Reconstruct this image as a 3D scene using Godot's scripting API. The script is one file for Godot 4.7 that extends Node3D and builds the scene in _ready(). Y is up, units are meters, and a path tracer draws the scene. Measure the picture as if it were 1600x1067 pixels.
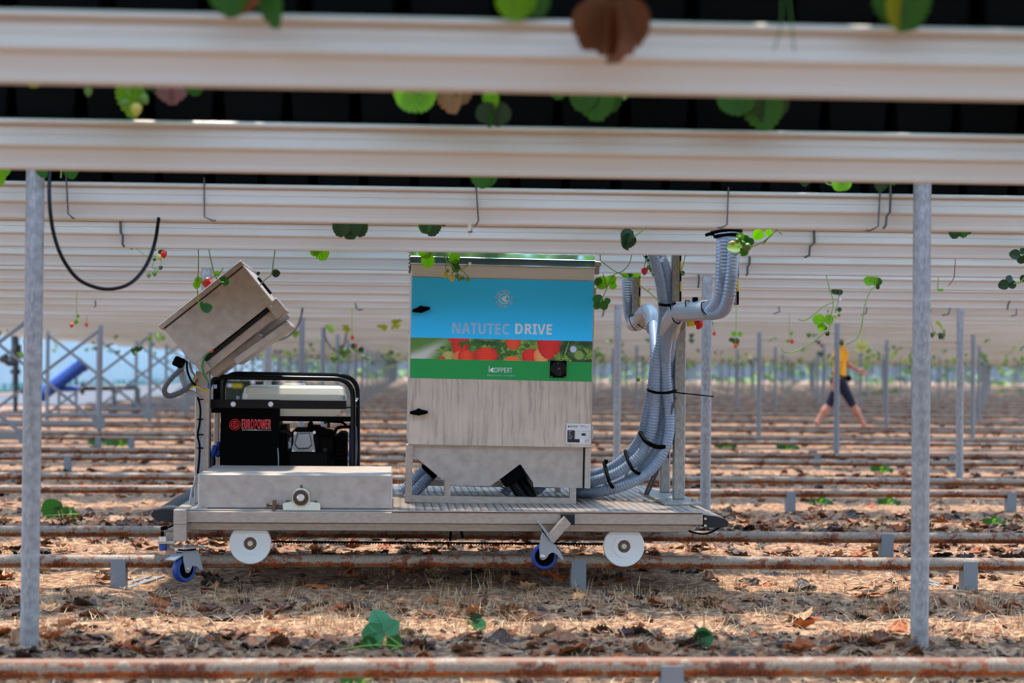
extends Node3D

# ---- camera constants: the photograph is 1600 x 1067 and was taken with a lens of 3100 pixels
const LENS := 3100.0
const EYE := Vector3(0, 0.98, 0)
const YAW := 0.059603
const PITCH := 0.014032
const ROLL := 0.009337
const FOCUS := 9.2

const GB := 1.495          # height of the underside of the gutters
const GUTTER_STEP := 1.69
const ROW_STEP := 5.03
const VP := 615.0

var cam_right := Vector3.RIGHT
var cam_up := Vector3.UP
var cam_fwd := Vector3.FORWARD
var rng := RandomNumberGenerator.new()
var M := {}
var taken := {}


class MB:
	var v := PackedVector3Array()
	var n := PackedVector3Array()
	var t := PackedVector2Array()
	var c := PackedColorArray()
	var ix := PackedInt32Array()
	var tint := Color(1, 1, 1)
	var colored := false

	func vert(p: Vector3, nn: Vector3, uv := Vector2.ZERO) -> int:
		v.append(p); n.append(nn); t.append(uv); c.append(tint)
		return v.size() - 1

	func face(a: int, b: int, d: int) -> void:
		var g := (v[b] - v[a]).cross(v[d] - v[a])
		if g.dot(n[a] + n[b] + n[d]) > 0.0:
			ix.append(a); ix.append(d); ix.append(b)
		else:
			ix.append(a); ix.append(b); ix.append(d)

	func tri(a: Vector3, b: Vector3, d: Vector3, nn: Vector3) -> void:
		face(vert(a, nn), vert(b, nn), vert(d, nn))

	func quad(a: Vector3, b: Vector3, d: Vector3, e: Vector3, nn: Vector3) -> void:
		var i := vert(a, nn, Vector2(0, 1))
		var j := vert(b, nn, Vector2(1, 1))
		var k := vert(d, nn, Vector2(1, 0))
		var l := vert(e, nn, Vector2(0, 0))
		face(i, j, k); face(i, k, l)

	func box(xf: Transform3D, size: Vector3, bev := 0.003) -> void:
		var h := size * 0.5
		var b := minf(bev, minf(h.x, minf(h.y, h.z)) * 0.45)
		var o := xf.origin
		var ax := [xf.basis.x.normalized(), xf.basis.y.normalized(), xf.basis.z.normalized()]
		var hh := [h.x, h.y, h.z]
		for a in 3:
			var p: int = (a + 1) % 3
			var q: int = (a + 2) % 3
			for s in [-1.0, 1.0]:
				var ce: Vector3 = o + ax[a] * hh[a] * s
				var u: Vector3 = ax[p] * (hh[p] - b)
				var w: Vector3 = ax[q] * (hh[q] - b)
				quad(ce - u - w, ce + u - w, ce + u + w, ce - u + w, ax[a] * s)
			# edges running along a
			for s in [-1.0, 1.0]:
				for r in [-1.0, 1.0]:
					var e1: Vector3 = o + ax[p] * hh[p] * s + ax[q] * (hh[q] - b) * r
					var e2: Vector3 = o + ax[p] * (hh[p] - b) * s + ax[q] * hh[q] * r
					var l: Vector3 = ax[a] * (hh[a] - b)
					quad(e1 - l, e1 + l, e2 + l, e2 - l, (ax[p] * s + ax[q] * r).normalized())
		for s in [-1.0, 1.0]:
			for r in [-1.0, 1.0]:
				for k in [-1.0, 1.0]:
					tri(o + ax[0] * hh[0] * s + ax[1] * (hh[1] - b) * r + ax[2] * (hh[2] - b) * k, o + ax[0] * (hh[0] - b) * s + ax[1] * hh[1] * r + ax[2] * (hh[2] - b) * k, o + ax[0] * (hh[0] - b) * s + ax[1] * (hh[1] - b) * r + ax[2] * hh[2] * k, (ax[0] * s + ax[1] * r + ax[2] * k).normalized())

	# box between two corners
	func bx(a: Vector3, b: Vector3, bev := 0.003) -> void:
		box(Transform3D(Basis(), (a + b) * 0.5), (b - a).abs(), bev)

	# square bar from a to b
	func bar(a: Vector3, b: Vector3, w: float, h: float, upv := Vector3.UP, bev := 0.003) -> void:
		var d := (b - a).normalized()
		var side := d.cross(upv).normalized()
		var u := side.cross(d).normalized()
		box(Transform3D(Basis(d, u, side), (a + b) * 0.5), Vector3(a.distance_to(b), h, w), bev)

	func tube(path: PackedVector3Array, radii: PackedFloat32Array, sides := 10, caps := true, flat := 1.0) -> void:
		var m := path.size()
		var up := Vector3.UP
		var d0 := (path[1] - path[0]).normalized()
		if absf(d0.dot(up)) > 0.9:
			up = Vector3.BACK
		var u := d0.cross(up).normalized()
		var first := v.size()
		var along := 0.0
		for i in m:
			var d := (path[mini(i + 1, m - 1)] - path[maxi(i - 1, 0)]).normalized()
			u = (u - d * u.dot(d)).normalized()
			var w := d.cross(u)
			if i > 0:
				along += path[i].distance_to(path[i - 1])
			var r := radii[mini(i, radii.size() - 1)]
			var ia := maxi(i - 1, 0)
			var ib := mini(i + 1, m - 1)
			var slope := clampf((radii[mini(ib, radii.size() - 1)] - radii[mini(ia, radii.size() - 1)]) / maxf(path[ia].distance_to(path[ib]), 1e-5), -1.5, 1.5)
			for k in sides + 1:
				var a := TAU * k / sides
				var nn := u * cos(a) + w * sin(a) * flat
				vert(path[i] + nn * r, (u * cos(a) + w * sin(a) - d * slope).normalized(), Vector2(along, float(k) / sides))
		for i in m - 1:
			for k in sides:
				var a := first + i * (sides + 1) + k
				face(a, a + 1, a + sides + 2)
				face(a, a + sides + 2, a + sides + 1)
		if caps:
			for e in [0, m - 1]:
				var d: Vector3 = (path[0] - path[1]).normalized() if e == 0 else (path[m - 1] - path[m - 2]).normalized()
				var ce := vert(path[e], d)
				var ring := []
				for k in sides + 1:
					ring.append(vert(v[first + e * (sides + 1) + k], d))
				for k in sides:
					face(ce, ring[k], ring[k + 1])

	# profile: (radius, height) pairs turned about the y axis of xf
	func lathe(xf: Transform3D, prof: PackedVector2Array, sides := 20, smooth := false) -> void:
		for i in prof.size() - 1:
			var p := prof[i]
			var q := prof[i + 1]
			var nn := Vector2(q.y - p.y, p.x - q.x).normalized()
			var n0 := nn
			var n1 := nn
			if smooth:
				if i > 0:
					var o := prof[i - 1]
					n0 = (nn + Vector2(p.y - o.y, o.x - p.x).normalized()).normalized()
				if i < prof.size() - 2:
					var o := prof[i + 2]
					n1 = (nn + Vector2(o.y - q.y, q.x - o.x).normalized()).normalized()
			var first := v.size()
			for k in sides + 1:
				var a := TAU * k / sides
				var d := Vector3(cos(a), 0, sin(a))
				vert(xf * (d * p.x + Vector3(0, p.y, 0)), (xf.basis * (d * n0.x + Vector3(0, n0.y, 0))).normalized(), Vector2(float(k) / sides, 0))
				vert(xf * (d * q.x + Vector3(0, q.y, 0)), (xf.basis * (d * n1.x + Vector3(0, n1.y, 0))).normalized(), Vector2(float(k) / sides, 1))
			for k in sides:
				var a := first + k * 2
				if p.x > 0.0:
					face(a, a + 2, a + 1)
				if q.x > 0.0:
					face(a + 1, a + 2, a + 3)

	# polygon in the xy plane of xf, pushed back from z = 0 to z = -depth
	func prism(xf: Transform3D, poly: PackedVector2Array, depth: float) -> void:
		var tr := Geometry2D.triangulate_polygon(poly)
		for s in [0.0, -depth]:
			var nn: Vector3 = xf.basis.z.normalized() * (1.0 if s == 0.0 else -1.0)
			var first := v.size()
			for p in poly:
				vert(xf * Vector3(p.x, p.y, s), nn, p)
			for i in range(0, tr.size(), 3):
				face(first + tr[i], first + tr[i + 1], first + tr[i + 2])
		var area := 0.0
		for i in poly.size():
			area += poly[i].cross(poly[(i + 1) % poly.size()])
		for i in poly.size():
			var a := poly[i]
			var b := poly[(i + 1) % poly.size()]
			var nn := Vector2(b.y - a.y, a.x - b.x).normalized() * signf(area)
			quad(xf * Vector3(a.x, a.y, 0), xf * Vector3(b.x, b.y, 0), xf * Vector3(b.x, b.y, -depth), xf * Vector3(a.x, a.y, -depth), (xf.basis * Vector3(nn.x, nn.y, 0)).normalized())

	func cyl(a: Vector3, b: Vector3, r: float, sides := 14) -> void:
		tube(PackedVector3Array([a, b]), PackedFloat32Array([r]), sides)

	func ball(ce: Vector3, r: Vector3, sides := 12, rings := 8) -> void:
		var first := v.size()
		for i in rings + 1:
			var p := PI * i / rings
			for k in sides + 1:
				var a := TAU * k / sides
				var d := Vector3(sin(p) * cos(a), cos(p), sin(p) * sin(a))
				vert(ce + d * r, (d / r).normalized(), Vector2(float(k) / sides, float(i) / rings))
		for i in rings:
			for k in sides:
				var a := first + i * (sides + 1) + k
				if i > 0:
					face(a, a + 1, a + sides + 1)
				if i < rings - 1:
					face(a + 1, a + sides + 2, a + sides + 1)

	func mesh() -> ArrayMesh:
		var ar := []
		ar.resize(Mesh.ARRAY_MAX)
		ar[Mesh.ARRAY_VERTEX] = v
		ar[Mesh.ARRAY_NORMAL] = n
		ar[Mesh.ARRAY_TEX_UV] = t
		if colored:
			ar[Mesh.ARRAY_COLOR] = c
		ar[Mesh.ARRAY_INDEX] = ix
		var m := ArrayMesh.new()
		m.add_surface_from_arrays(Mesh.PRIMITIVE_TRIANGLES, ar)
		return m


# ---- names, things and parts
func numbered(called: String) -> String:
	var k: int = taken.get(called, 0)
	taken[called] = k + 1
	return called if k == 0 else "%s_%03d" % [called, k]


func tag(o: Node3D, label: String, category: String, group := "") -> void:
	o.set_meta("label", label)
	o.set_meta("category", category)
	if group:
		o.set_meta("group", group)


func thing(called: String, label: String, category: String, at := Vector3.ZERO, group := "", basis := Basis()) -> Node3D:
	var o := Node3D.new()
	o.name = numbered(called)
	add_child(o)
	o.transform = Transform3D(basis, at)
	tag(o, label, category, group)
	return o


func put(called: String, mesh: Mesh, mat: Material, parent: Node3D = null, xf := Transform3D()) -> MeshInstance3D:
	var o := MeshInstance3D.new()
	o.name = called if parent else numbered(called)
	o.mesh = mesh
	o.material_override = mat
	o.transform = xf
	if parent:
		parent.add_child(o, true)
	else:
		add_child(o)
	return o


func part(called: String, mb: MB, mat: Material, parent: Node3D) -> MeshInstance3D:
	return put(called, mb.mesh(), mat, parent)


func copies(called: String, mesh: Mesh, mat: Material, where: Array, parent: Node3D = null, tints := []) -> MultiMeshInstance3D:
	var mm := MultiMesh.new()
	mm.transform_format = MultiMesh.TRANSFORM_3D
	mm.use_colors = tints.size() > 0
	mm.mesh = mesh
	mm.instance_count = where.size()
	for i in where.size():
		mm.set_instance_transform(i, where[i])
		if tints.size():
			mm.set_instance_color(i, tints[i])
	var o := MultiMeshInstance3D.new()
	o.name = called if parent else numbered(called)
	o.multimesh = mm
	o.material_override = mat
	o.set_meta("kind", "stuff")
	if parent:
		parent.add_child(o, true)
	else:
		add_child(o)
	return o


# the point that the photograph shows at (x, y), taken at the depth d
func at(x: float, y: float, d: float) -> Vector3:
	var r := cam_fwd + cam_right * ((x - 800.0) / LENS) - cam_up * ((y - 533.5) / LENS)
	return EYE + r * (d / -r.z)


func sx(x: float, d: float) -> float:
	return at(x, 577.0, d).x


func line3(pts: Array, d: float) -> PackedVector3Array:
	var out := PackedVector3Array()
	for p in pts:
		out.append(at(p[0], p[1], p[2] if p.size() > 2 else d))
	return out


# a smooth curve through points
func curve(pts: PackedVector3Array, per := 6) -> PackedVector3Array:
	var out := PackedVector3Array()
	var m := pts.size()
	for i in m - 1:
		var a := pts[maxi(i - 1, 0)]
		var b := pts[i]
		var e := pts[i + 1]
		var f := pts[mini(i + 2, m - 1)]
		for k in per:
			out.append(b.cubic_interpolate(e, a, f, float(k) / per))
	out.append(pts[m - 1])
	return out


func even(path: PackedVector3Array, step: float) -> PackedVector3Array:
	var c := Curve3D.new()
	c.bake_interval = step * 0.5
	for p in path:
		c.add_point(p)
	var out := PackedVector3Array()
	var l := c.get_baked_length()
	var k := maxi(2, int(l / step))
	for i in k + 1:
		out.append(c.sample_baked(l * i / k))
	return out


func lettering(text: String, font: String, weight: int, w: float, h: float, xf: Transform3D, st: SurfaceTool) -> void:
	var f := SystemFont.new()
	f.font_names = PackedStringArray([font])
	f.font_weight = weight
	var tm := TextMesh.new()
	tm.font = f
	tm.text = text
	tm.font_size = 48
	tm.pixel_size = 0.01
	tm.depth = 0.02
	tm.curve_step = 2.0
	var bb := tm.get_aabb()
	var s := Vector3(w / bb.size.x, h / bb.size.y, 0.02)
	var fit := Transform3D(Basis.from_scale(s), -bb.get_center() * s)
	st.append_from(tm, 0, xf * fit)


func text_part(called: String, items: Array, mat: Material, parent: Node3D) -> MeshInstance3D:
	# items: [text, font, weight, width, height, transform]
	var st := SurfaceTool.new()
	st.begin(Mesh.PRIMITIVE_TRIANGLES)
	for i in items:
		lettering(i[0], i[1], i[2], i[3], i[4], i[5], st)
	return put(called, st.commit(), mat, parent)


# ---- materials
func mat(called: String, col: Color, rough := 0.6, metal := 0.0) -> StandardMaterial3D:
	var m := StandardMaterial3D.new()
	m.resource_name = called
	m.albedo_color = col
	m.roughness = rough
	m.metallic = metal
	M[called] = m
	return m


func noise_tex(size: int, freq: float, ramp: Array, kind := FastNoiseLite.TYPE_SIMPLEX_SMOOTH, octaves := 4, sd := 1) -> ImageTexture:
	var f := FastNoiseLite.new()
	f.seed = sd
	f.noise_type = kind
	f.frequency = freq
	f.fractal_octaves = octaves
	if kind == FastNoiseLite.TYPE_CELLULAR:
		f.cellular_return_type = FastNoiseLite.RETURN_CELL_VALUE
	var g := Gradient.new()
	g.offsets = PackedFloat32Array(ramp.map(func(e): return e[0]))
	g.colors = PackedColorArray(ramp.map(func(e): return e[1]))
	var src := f.get_seamless_image(size, size, false, false, 0.1, true)
	var im := Image.create(size, size, false, Image.FORMAT_RGB8)
	for y in size:
		for x in size:
			im.set_pixel(x, y, g.sample(src.get_pixel(x, y).r))
	return ImageTexture.create_from_image(im)


func tri_tex(m: StandardMaterial3D, tex: Texture2D, scale: Vector3, world := false) -> void:
	m.albedo_texture = tex
	m.uv1_triplanar = true
	m.uv1_world_triplanar = world
	m.uv1_scale = scale


# rust and old paint of a pipe rail: u along the pipe, v round it
func rust_tex(sd: int, crown := 0.3) -> ImageTexture:
	var f := FastNoiseLite.new()
	f.seed = sd
	f.frequency = 0.034
	f.fractal_octaves = 5
	var f2 := FastNoiseLite.new()
	f2.seed = sd + 7
	f2.frequency = 0.006
	var im := Image.create(1024, 64, false, Image.FORMAT_RGB8)
	var r := 1024 / TAU
	for x in 1024:
		var a := TAU * x / 1024
		var base := f2.get_noise_2d(cos(a) * r, sin(a) * r)
		for y in 64:
			var b := TAU * y / 64.0
			# v 0 .. 1 round the pipe; low points get wet and rust most
			if b > PI:
				b -= TAU
			# b = 0 faces the viewer, PI / 2 is the underside
			var q := f.get_noise_3d(cos(a) * r, sin(a) * r, y * 2.2) * 0.75 + base * 0.5 - 0.2
			q += 0.6 * exp(-pow((b - 0.42) / 0.3, 2.0)) + crown * exp(-pow((b + 1.45) / 0.75, 2.0)) + 0.14 * smoothstep(0.2, 1.2, b)
			var fine := f.get_noise_3d(cos(a) * r * 5.0, sin(a) * r * 5.0, y * 9.0)
			var paint := Color(0.58, 0.53, 0.46).lerp(Color(0.44, 0.36, 0.29), clampf(0.5 + fine, 0, 1))
			var rust := Color(0.44, 0.28, 0.19) if b < -0.7 else Color(0.62, 0.30, 0.09).lerp(Color(0.26, 0.12, 0.06), clampf(0.35 + fine * 1.6 + base, 0, 1))
			im.set_pixel(x, y, paint.lerp(rust, smoothstep(-0.03, 0.14, q)))
	return ImageTexture.create_from_image(im)


func berry_print() -> ImageTexture:
	# the printed strip: strawberries and leaves in front of a blurred garden
	var w := 574
	var h := 66
	var im := Image.create(w, h, false, Image.FORMAT_RGB8)
	var f := FastNoiseLite.new()
	f.seed = 5
	f.frequency = 0.02
	var fine := FastNoiseLite.new()
	fine.seed = 9
	fine.frequency = 0.14
	for y in h:
		for x in w:
			var k := f.get_noise_2d(x, y * 1.4)
			var c := Color(0.2, 0.36, 0.12).lerp(Color(0.5, 0.62, 0.26), clampf(0.5 + k * 1.5, 0, 1))
			if x < 135:
				var s := smoothstep(-14.0, 22.0, y - 0.42 * (110 - x)) * smoothstep(120.0, 60.0, x + (y - 33) * 0.9)
				c = Color(0.32, 0.5, 0.2).lerp(Color(0.78, 0.76, 0.74), s)
			if x > 470:
				c = Color(0.08, 0.22, 0.1).lerp(Color(0.3, 0.46, 0.2), clampf(0.35 + k * 1.6, 0, 1))
			im.set_pixel(x, y, c)
	var blob := func(cx: float, cy: float, r: float, col: Color) -> void:
		for y in range(maxi(0, int(cy - r)), mini(h, int(cy + r) + 1)):
			for x in range(maxi(0, int(cx - r)), mini(w, int(cx + r) + 1)):
				var d := Vector2(x - cx, y - cy).length() / r
				if d < 1.0:
					im.set_pixel(x, y, im.get_pixel(x, y).lerp(col, smoothstep(1.0, 0.75, d)))
	blob.call(513, 26, 12, Color(0.72, 0.76, 0.84))
	blob.call(532, 44, 17, Color(0.5, 0.6, 0.3))
	var leaf := func(ax: float, ay: float, bx: float, by: float, wd: float, col: Color) -> void:
		var a := Vector2(ax, ay)
		var b := Vector2(bx, by)
		for y in range(maxi(0, int(minf(ay, by) - wd)), mini(h, int(maxf(ay, by) + wd))):
			for x in range(maxi(0, int(minf(ax, bx) - wd)), mini(w, int(maxf(ax, bx) + wd))):
				var p := Vector2(x, y)
				var u := clampf((p - a).dot(b - a) / (b - a).length_squared(), 0, 1)
				var d := p.distance_to(a.lerp(b, u))
				if d < wd * 0.5 * pow(sin(PI * (0.08 + 0.92 * (1.0 - u))), 0.7):
					im.set_pixel(x, y, col.lerp(Color(0.1, 0.25, 0.06), clampf(0.25 + fine.get_noise_2d(x, y), 0, 0.8)))
	var lime := Color(0.56, 0.68, 0.22)
	var green := Color(0.2, 0.42, 0.14)
	for s in 46:
		var x0 := 270.0 + fmod(s * 47.3, 140.0)
		var y0 := fmod(s * 29.7, 60.0)
		leaf.call(x0, y0, x0 + sin(s * 2.3) * 26.0, y0 + cos(s * 1.7) * 22.0, 6.0 + fmod(s * 3.1, 5.0), lime if s % 3 else green)
	for s in 12:
		var x0 := 92.0 + fmod(s * 17.3, 50.0)
		leaf.call(x0, 30 + fmod(s * 13.0, 30.0), x0 + 18.0 * cos(s * 1.3), 30.0 + fmod(s * 13.0, 30.0) + 14.0 * sin(s * 2.1), 9, lime if s % 2 else green)
	leaf.call(500, 0, 484, 52, 5, lime)
	var fruit := func(cx: float, top: float, rw: float, hh: float, col: Color, deep: Color) -> void:
		for y in range(maxi(0, int(top)), mini(h, int(top + hh))):
			for x in range(maxi(0, int(cx - rw)), mini(w, int(cx + rw) + 1)):
				var u := (y - top) / hh
				var half := rw * sqrt(clampf(1.0 - pow(absf(u - 0.36) / 0.64, 2.0), 0, 1)) if u > 0.36 else rw * sqrt(clampf(1.0 - pow((0.36 - u) / 0.36, 2.6), 0, 1))
				var e := absf(x - cx) / maxf(half, 0.01)
				if e < 1.0:
					var c := col.lerp(deep, clampf(e * e * 0.8 + fine.get_noise_2d(x, y) * 0.25, 0, 1))
					if (x * 2 + (y % 14)) % 9 < 2 and y % 7 < 2:
						c = c.lerp(Color(0.98, 0.75, 0.35), 0.5)
					im.set_pixel(x, y, c)
	var red := Color(0.88, 0.12, 0.08)
	var dark := Color(0.7, 0.03, 0.03)
	var orange := Color(0.95, 0.38, 0.16)
	fruit.call(130, -14, 17, 24, red, dark)
	fruit.call(156, -10, 29, 66, red, dark)
	fruit.call(118, 40, 20, 30, Color(0.72, 0.66, 0.4), Color(0.5, 0.5, 0.26))
	fruit.call(98, 57, 10, 20, red, dark)
	fruit.call(152, 40, 16, 40, Color(0.88, 0.46, 0.24), orange)
	fruit.call(176, 36, 27, 50, Color(0.93, 0.26, 0.12), dark)
	fruit.call(238, 26, 37, 60, Color(0.92, 0.2, 0.08), dark)
	fruit.call(322, -26, 25, 58, Color(0.9, 0.3, 0.14), red)
	fruit.call(322, 52, 26, 44, orange, Color(0.9, 0.4, 0.2))
	fruit.call(378, 28, 27, 54, red, dark)
	fruit.call(412, 26, 24, 54, Color(0.92, 0.62, 0.36), Color(0.9, 0.4, 0.2))
	fruit.call(436, -30, 38, 88, Color(0.86, 0.1, 0.1), Color(0.72, 0.02, 0.05))
	for s in 9:
		leaf.call(160 + s * 6, 6, 150.0 + s * 9.0, 24.0 + 9.0 * sin(s * 2.0), 8, green)
		leaf.call(238, 8, 205.0 + s * 9.0, 8.0 + 14.0 * absf(sin(s * 1.9)), 9, Color(0.14, 0.32, 0.1))
		leaf.call(322, 40, 305.0 + s * 4.5, 32.0 + 14.0 * absf(cos(s * 1.9)), 6, green)
		leaf.call(480, 54, 452.0 + s * 7.0, 46.0 + 18.0 * absf(sin(s * 2.6)), 8, lime)
		leaf.call(565, 44, 548.0 + s * 5.0, 22.0 + 34.0 * absf(sin(s * 1.6)), 8, lime)
	return ImageTexture.create_from_image(im)


func _ready() -> void:
	rng.seed = 20240611
	# --- camera
	var f0 := Vector3(sin(YAW) * cos(PITCH), sin(PITCH), -cos(YAW) * cos(PITCH))
	var r0 := Vector3(cos(YAW), 0, sin(YAW))
	var u0 := r0.cross(f0)
	cam_fwd = f0
	cam_right = r0 * cos(ROLL) + u0 * sin(ROLL)
	cam_up = cam_right.cross(f0)
	var cam := Camera3D.new()
	cam.name = "camera"
	add_child(cam)
	cam.transform = Transform3D(Basis(cam_right, cam_up, -cam_fwd), EYE)
	var ca := CameraAttributesPhysical.new()
	ca.frustum_focal_length = 12.0 * LENS / 533.5
	ca.frustum_near = 0.05
	ca.frustum_far = 600.0
	ca.frustum_focus_distance = FOCUS
	ca.exposure_aperture = 2.8
	cam.attributes = ca
	cam.current = true
	# --- sky, sun, exposure
	var we := WorldEnvironment.new()
	we.name = "environment"
	var e := Environment.new()
	e.background_mode = Environment.BG_SKY
	var sm := ProceduralSkyMaterial.new()
	sm.sky_top_color = Color(0.66, 0.785, 0.98)
	sm.sky_horizon_color = Color(0.87, 0.92, 0.98)
	sm.ground_bottom_color = Color(0.5, 0.45, 0.4)
	sm.ground_horizon_color = Color(0.6, 0.56, 0.5)
	sm.sky_energy_multiplier = 1.8
	var sky := Sky.new()
	sky.sky_material = sm
	e.sky = sky
	e.tonemap_mode = Environment.TONE_MAPPER_LINEAR
	e.tonemap_exposure = 1.14
	e.sdfgi_enabled = true
	e.ssao_enabled = true
	e.ssil_enabled = true
	we.environment = e
	add_child(we)
	var sun := DirectionalLight3D.new()
	sun.name = "sun"
	add_child(sun)
	sun.look_at_from_position(Vector3(0, 20, -10), Vector3(0, 20, -10) + Vector3(0.03, -sin(deg_to_rad(74.0)), cos(deg_to_rad(74.0))), Vector3.UP)
	sun.light_color = Color(1.0, 0.95, 0.88)
	sun.light_energy = 2.2
	sun.light_angular_distance = 2.5
	sun.shadow_enabled = true

	make_materials()
	build_ground()
	build_shell()
	build_gutters()
	build_posts()
	build_rails()
	build_trolley()
	build_generator()
	build_console()
	build_cabinet()
	build_mast()
	build_hangers()
	build_sprigs()
	build_person()
	build_background()
	build_litter()


func make_materials() -> void:
	var g := func(a: float, b: float, w := Vector3(1, 1, 1)) -> Array:
		return [[0.0, Color(a * w.x, a * w.y, a * w.z)], [0.5, Color((a + b) * 0.5 * w.x, (a + b) * 0.5 * w.y, (a + b) * 0.5 * w.z)], [1.0, Color(b * w.x, b * w.y, b * w.z)]]
	var m: StandardMaterial3D
	m = mat("gutter", Color(0.79, 0.765, 0.725), 0.4)
	m = mat("gutter_far", Color(0.76, 0.72, 0.66), 0.5)
	mat("pot", Color(0.012, 0.012, 0.014), 0.8)
	M.pot.metallic_specular = 0.25
	mat("gap_blocker", Color(0.006, 0.006, 0.008), 0.9)  # near-black of the added light-blocking strip behind the pots
	M.gap_blocker.metallic_specular = 0.1
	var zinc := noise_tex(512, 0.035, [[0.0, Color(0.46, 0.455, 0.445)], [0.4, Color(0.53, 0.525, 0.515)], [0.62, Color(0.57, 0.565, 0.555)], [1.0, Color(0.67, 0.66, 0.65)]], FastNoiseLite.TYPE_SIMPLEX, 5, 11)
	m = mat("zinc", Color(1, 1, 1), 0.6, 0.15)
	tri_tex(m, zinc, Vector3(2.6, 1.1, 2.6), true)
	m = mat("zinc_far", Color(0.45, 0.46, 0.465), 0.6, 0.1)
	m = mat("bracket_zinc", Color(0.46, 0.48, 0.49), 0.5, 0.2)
	for k in 3:
		m = mat("rust_%d" % k, Color(1, 1, 1), 0.6)
		m.albedo_texture = rust_tex(30 + k * 5, [0.5, 0.16, 0.26][k])
		m.uv1_scale = Vector3(0.62, 1, 1)
		m.uv1_offset = Vector3(0.31 * k, 0, 0)
	var steel := noise_tex(512, 0.02, [[0.0, Color(0.60, 0.555, 0.51)], [0.5, Color(0.65, 0.605, 0.56)], [1.0, Color(0.69, 0.645, 0.60)]], FastNoiseLite.TYPE_SIMPLEX_SMOOTH, 5, 21)
	m = mat("steel", Color(1, 1, 1), 0.48, 0.35)
	tri_tex(m, steel, Vector3(1.3, 1.3, 1.3))
	m.roughness_texture = null
	m = mat("steel_frame", Color(0.97, 0.96, 0.95), 0.42, 0.5)
	tri_tex(m, steel, Vector3(2.0, 6.0, 2.0))
	# stainless sheet with vertical run marks
	var runs := Image.create(512, 256, false, Image.FORMAT_RGB8)
	var fr := FastNoiseLite.new()
	fr.seed = 4
	fr.frequency = 0.07
	fr.fractal_octaves = 4
	var fs := FastNoiseLite.new()
	fs.seed = 14
	fs.frequency = 0.012
	for y in 256:
		for x in 512:
			var wob := 3.0 * fs.get_noise_2d(x * 0.2, y * 1.2)
			var k := fr.get_noise_2d(x + wob, y * 0.05)
			var q := 0.70 + 0.04 * fs.get_noise_2d(x, y * 0.7) - 0.075 * smoothstep(0.1, 0.5, k) + 0.025 * smoothstep(0.0, -0.3, k)
			runs.set_pixel(x, y, Color(q * 1.05, q * 0.965, q * 0.88))
	m = mat("steel_runs", Color(1, 1, 1), 0.5, 0.4)
	m.albedo_texture = ImageTexture.create_from_image(runs)
	m = mat("galv_sheet", Color(0.80, 0.87, 0.87), 0.14, 0.9)
	m = mat("mast", Color(0.95, 0.95, 0.94), 0.5, 0.4)
	tri_tex(m, noise_tex(256, 0.06, g.call(0.52, 0.66, Vector3(1.0, 0.985, 0.95)), FastNoiseLite.TYPE_SIMPLEX, 5, 8), Vector3(3, 1.5, 3))
	mat("lightened_scuffed_sheet", Color(0.80, 0.78, 0.75), 0.5, 0.1)  # scuffed strip, colour lightened to make up for shade under lid and gutter
	mat("slit", Color(0.03, 0.03, 0.03), 0.8)
	mat("blue_print", Color(0.10, 0.76, 1.0), 0.45)
	mat("green_print", Color(0.0, 0.56, 0.24), 0.55)
	mat("white_print", Color(0.86, 0.87, 0.88), 0.45)
	mat("pale_print", Color(0.62, 0.74, 0.86), 0.45)
	m = mat("berry_print", Color(1, 1, 1), 0.35)
	m.albedo_texture = berry_print()
	mat("black", Color(0.02, 0.02, 0.022), 0.6)
	M.black.metallic_specular = 0.12
	mat("black_gloss", Color(0.02, 0.022, 0.03), 0.3)
	M.black_gloss.metallic_specular = 0.3
	mat("black_rubber", Color(0.05, 0.05, 0.055), 0.62)
	mat("engine_dark", Color(0.04, 0.035, 0.03), 0.6)
	M.engine_dark.metallic_specular = 0.2
	mat("engine_brown", Color(0.11, 0.075, 0.05), 0.6, 0.3)
	mat("engine_silver", Color(0.56, 0.57, 0.58), 0.42, 0.35)
	m = mat("tank", Color(0.80, 0.79, 0.72), 0.25)
	m.clearcoat_enabled = true
	m.clearcoat = 0.5
	m.clearcoat_roughness = 0.1
	mat("red_print", Color(0.78, 0.02, 0.04), 0.45)
	mat("pale_red", Color(0.86, 0.5, 0.5), 0.45)
	mat("nylon", Color(0.86, 0.87, 0.85), 0.38)
	mat("cast_cream", Color(0.80, 0.79, 0.70), 0.5)
	m = mat("brown_hub", Color(0.38, 0.29, 0.22), 0.55, 0.4)
	m = mat("chrome", Color(0.75, 0.74, 0.73), 0.28, 0.85)
	mat("blue_tyre", Color(0.02, 0.20, 0.48), 0.5)
	mat("blue_plastic", Color(0.02, 0.2, 0.5), 0.4)
	mat("conduit", Color(0.30, 0.29, 0.29), 0.5)
	mat("grey_cable", Color(0.55, 0.56, 0.57), 0.4)
	mat("green_wire", Color(0.05, 0.42, 0.1), 0.4)
	mat("yellow_wire", Color(0.72, 0.62, 0.05), 0.4)
	mat("tape_yellow", Color(0.85, 0.72, 0.03), 0.45)
	mat("red_knob", Color(0.75, 0.05, 0.07), 0.35)
	m = mat("hose", Color(0.52, 0.585, 0.66), 0.2)
	m.clearcoat_enabled = true
	m.clearcoat = 0.7
	m.clearcoat_roughness = 0.08
	m.backlight_enabled = true
	m.backlight = Color(0.5, 0.56, 0.62)
	m = mat("hose_wire", Color(0.52, 0.54, 0.6), 0.2, 0.3)
	m.clearcoat_enabled = true
	m = mat("elbow", Color(0.60, 0.63, 0.66), 0.26, 0.35)
	m = mat("tread", Color(0.95, 0.93, 0.92), 0.42, 0.5)
	tri_tex(m, steel, Vector3(2.5, 2.5, 2.5))
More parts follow.
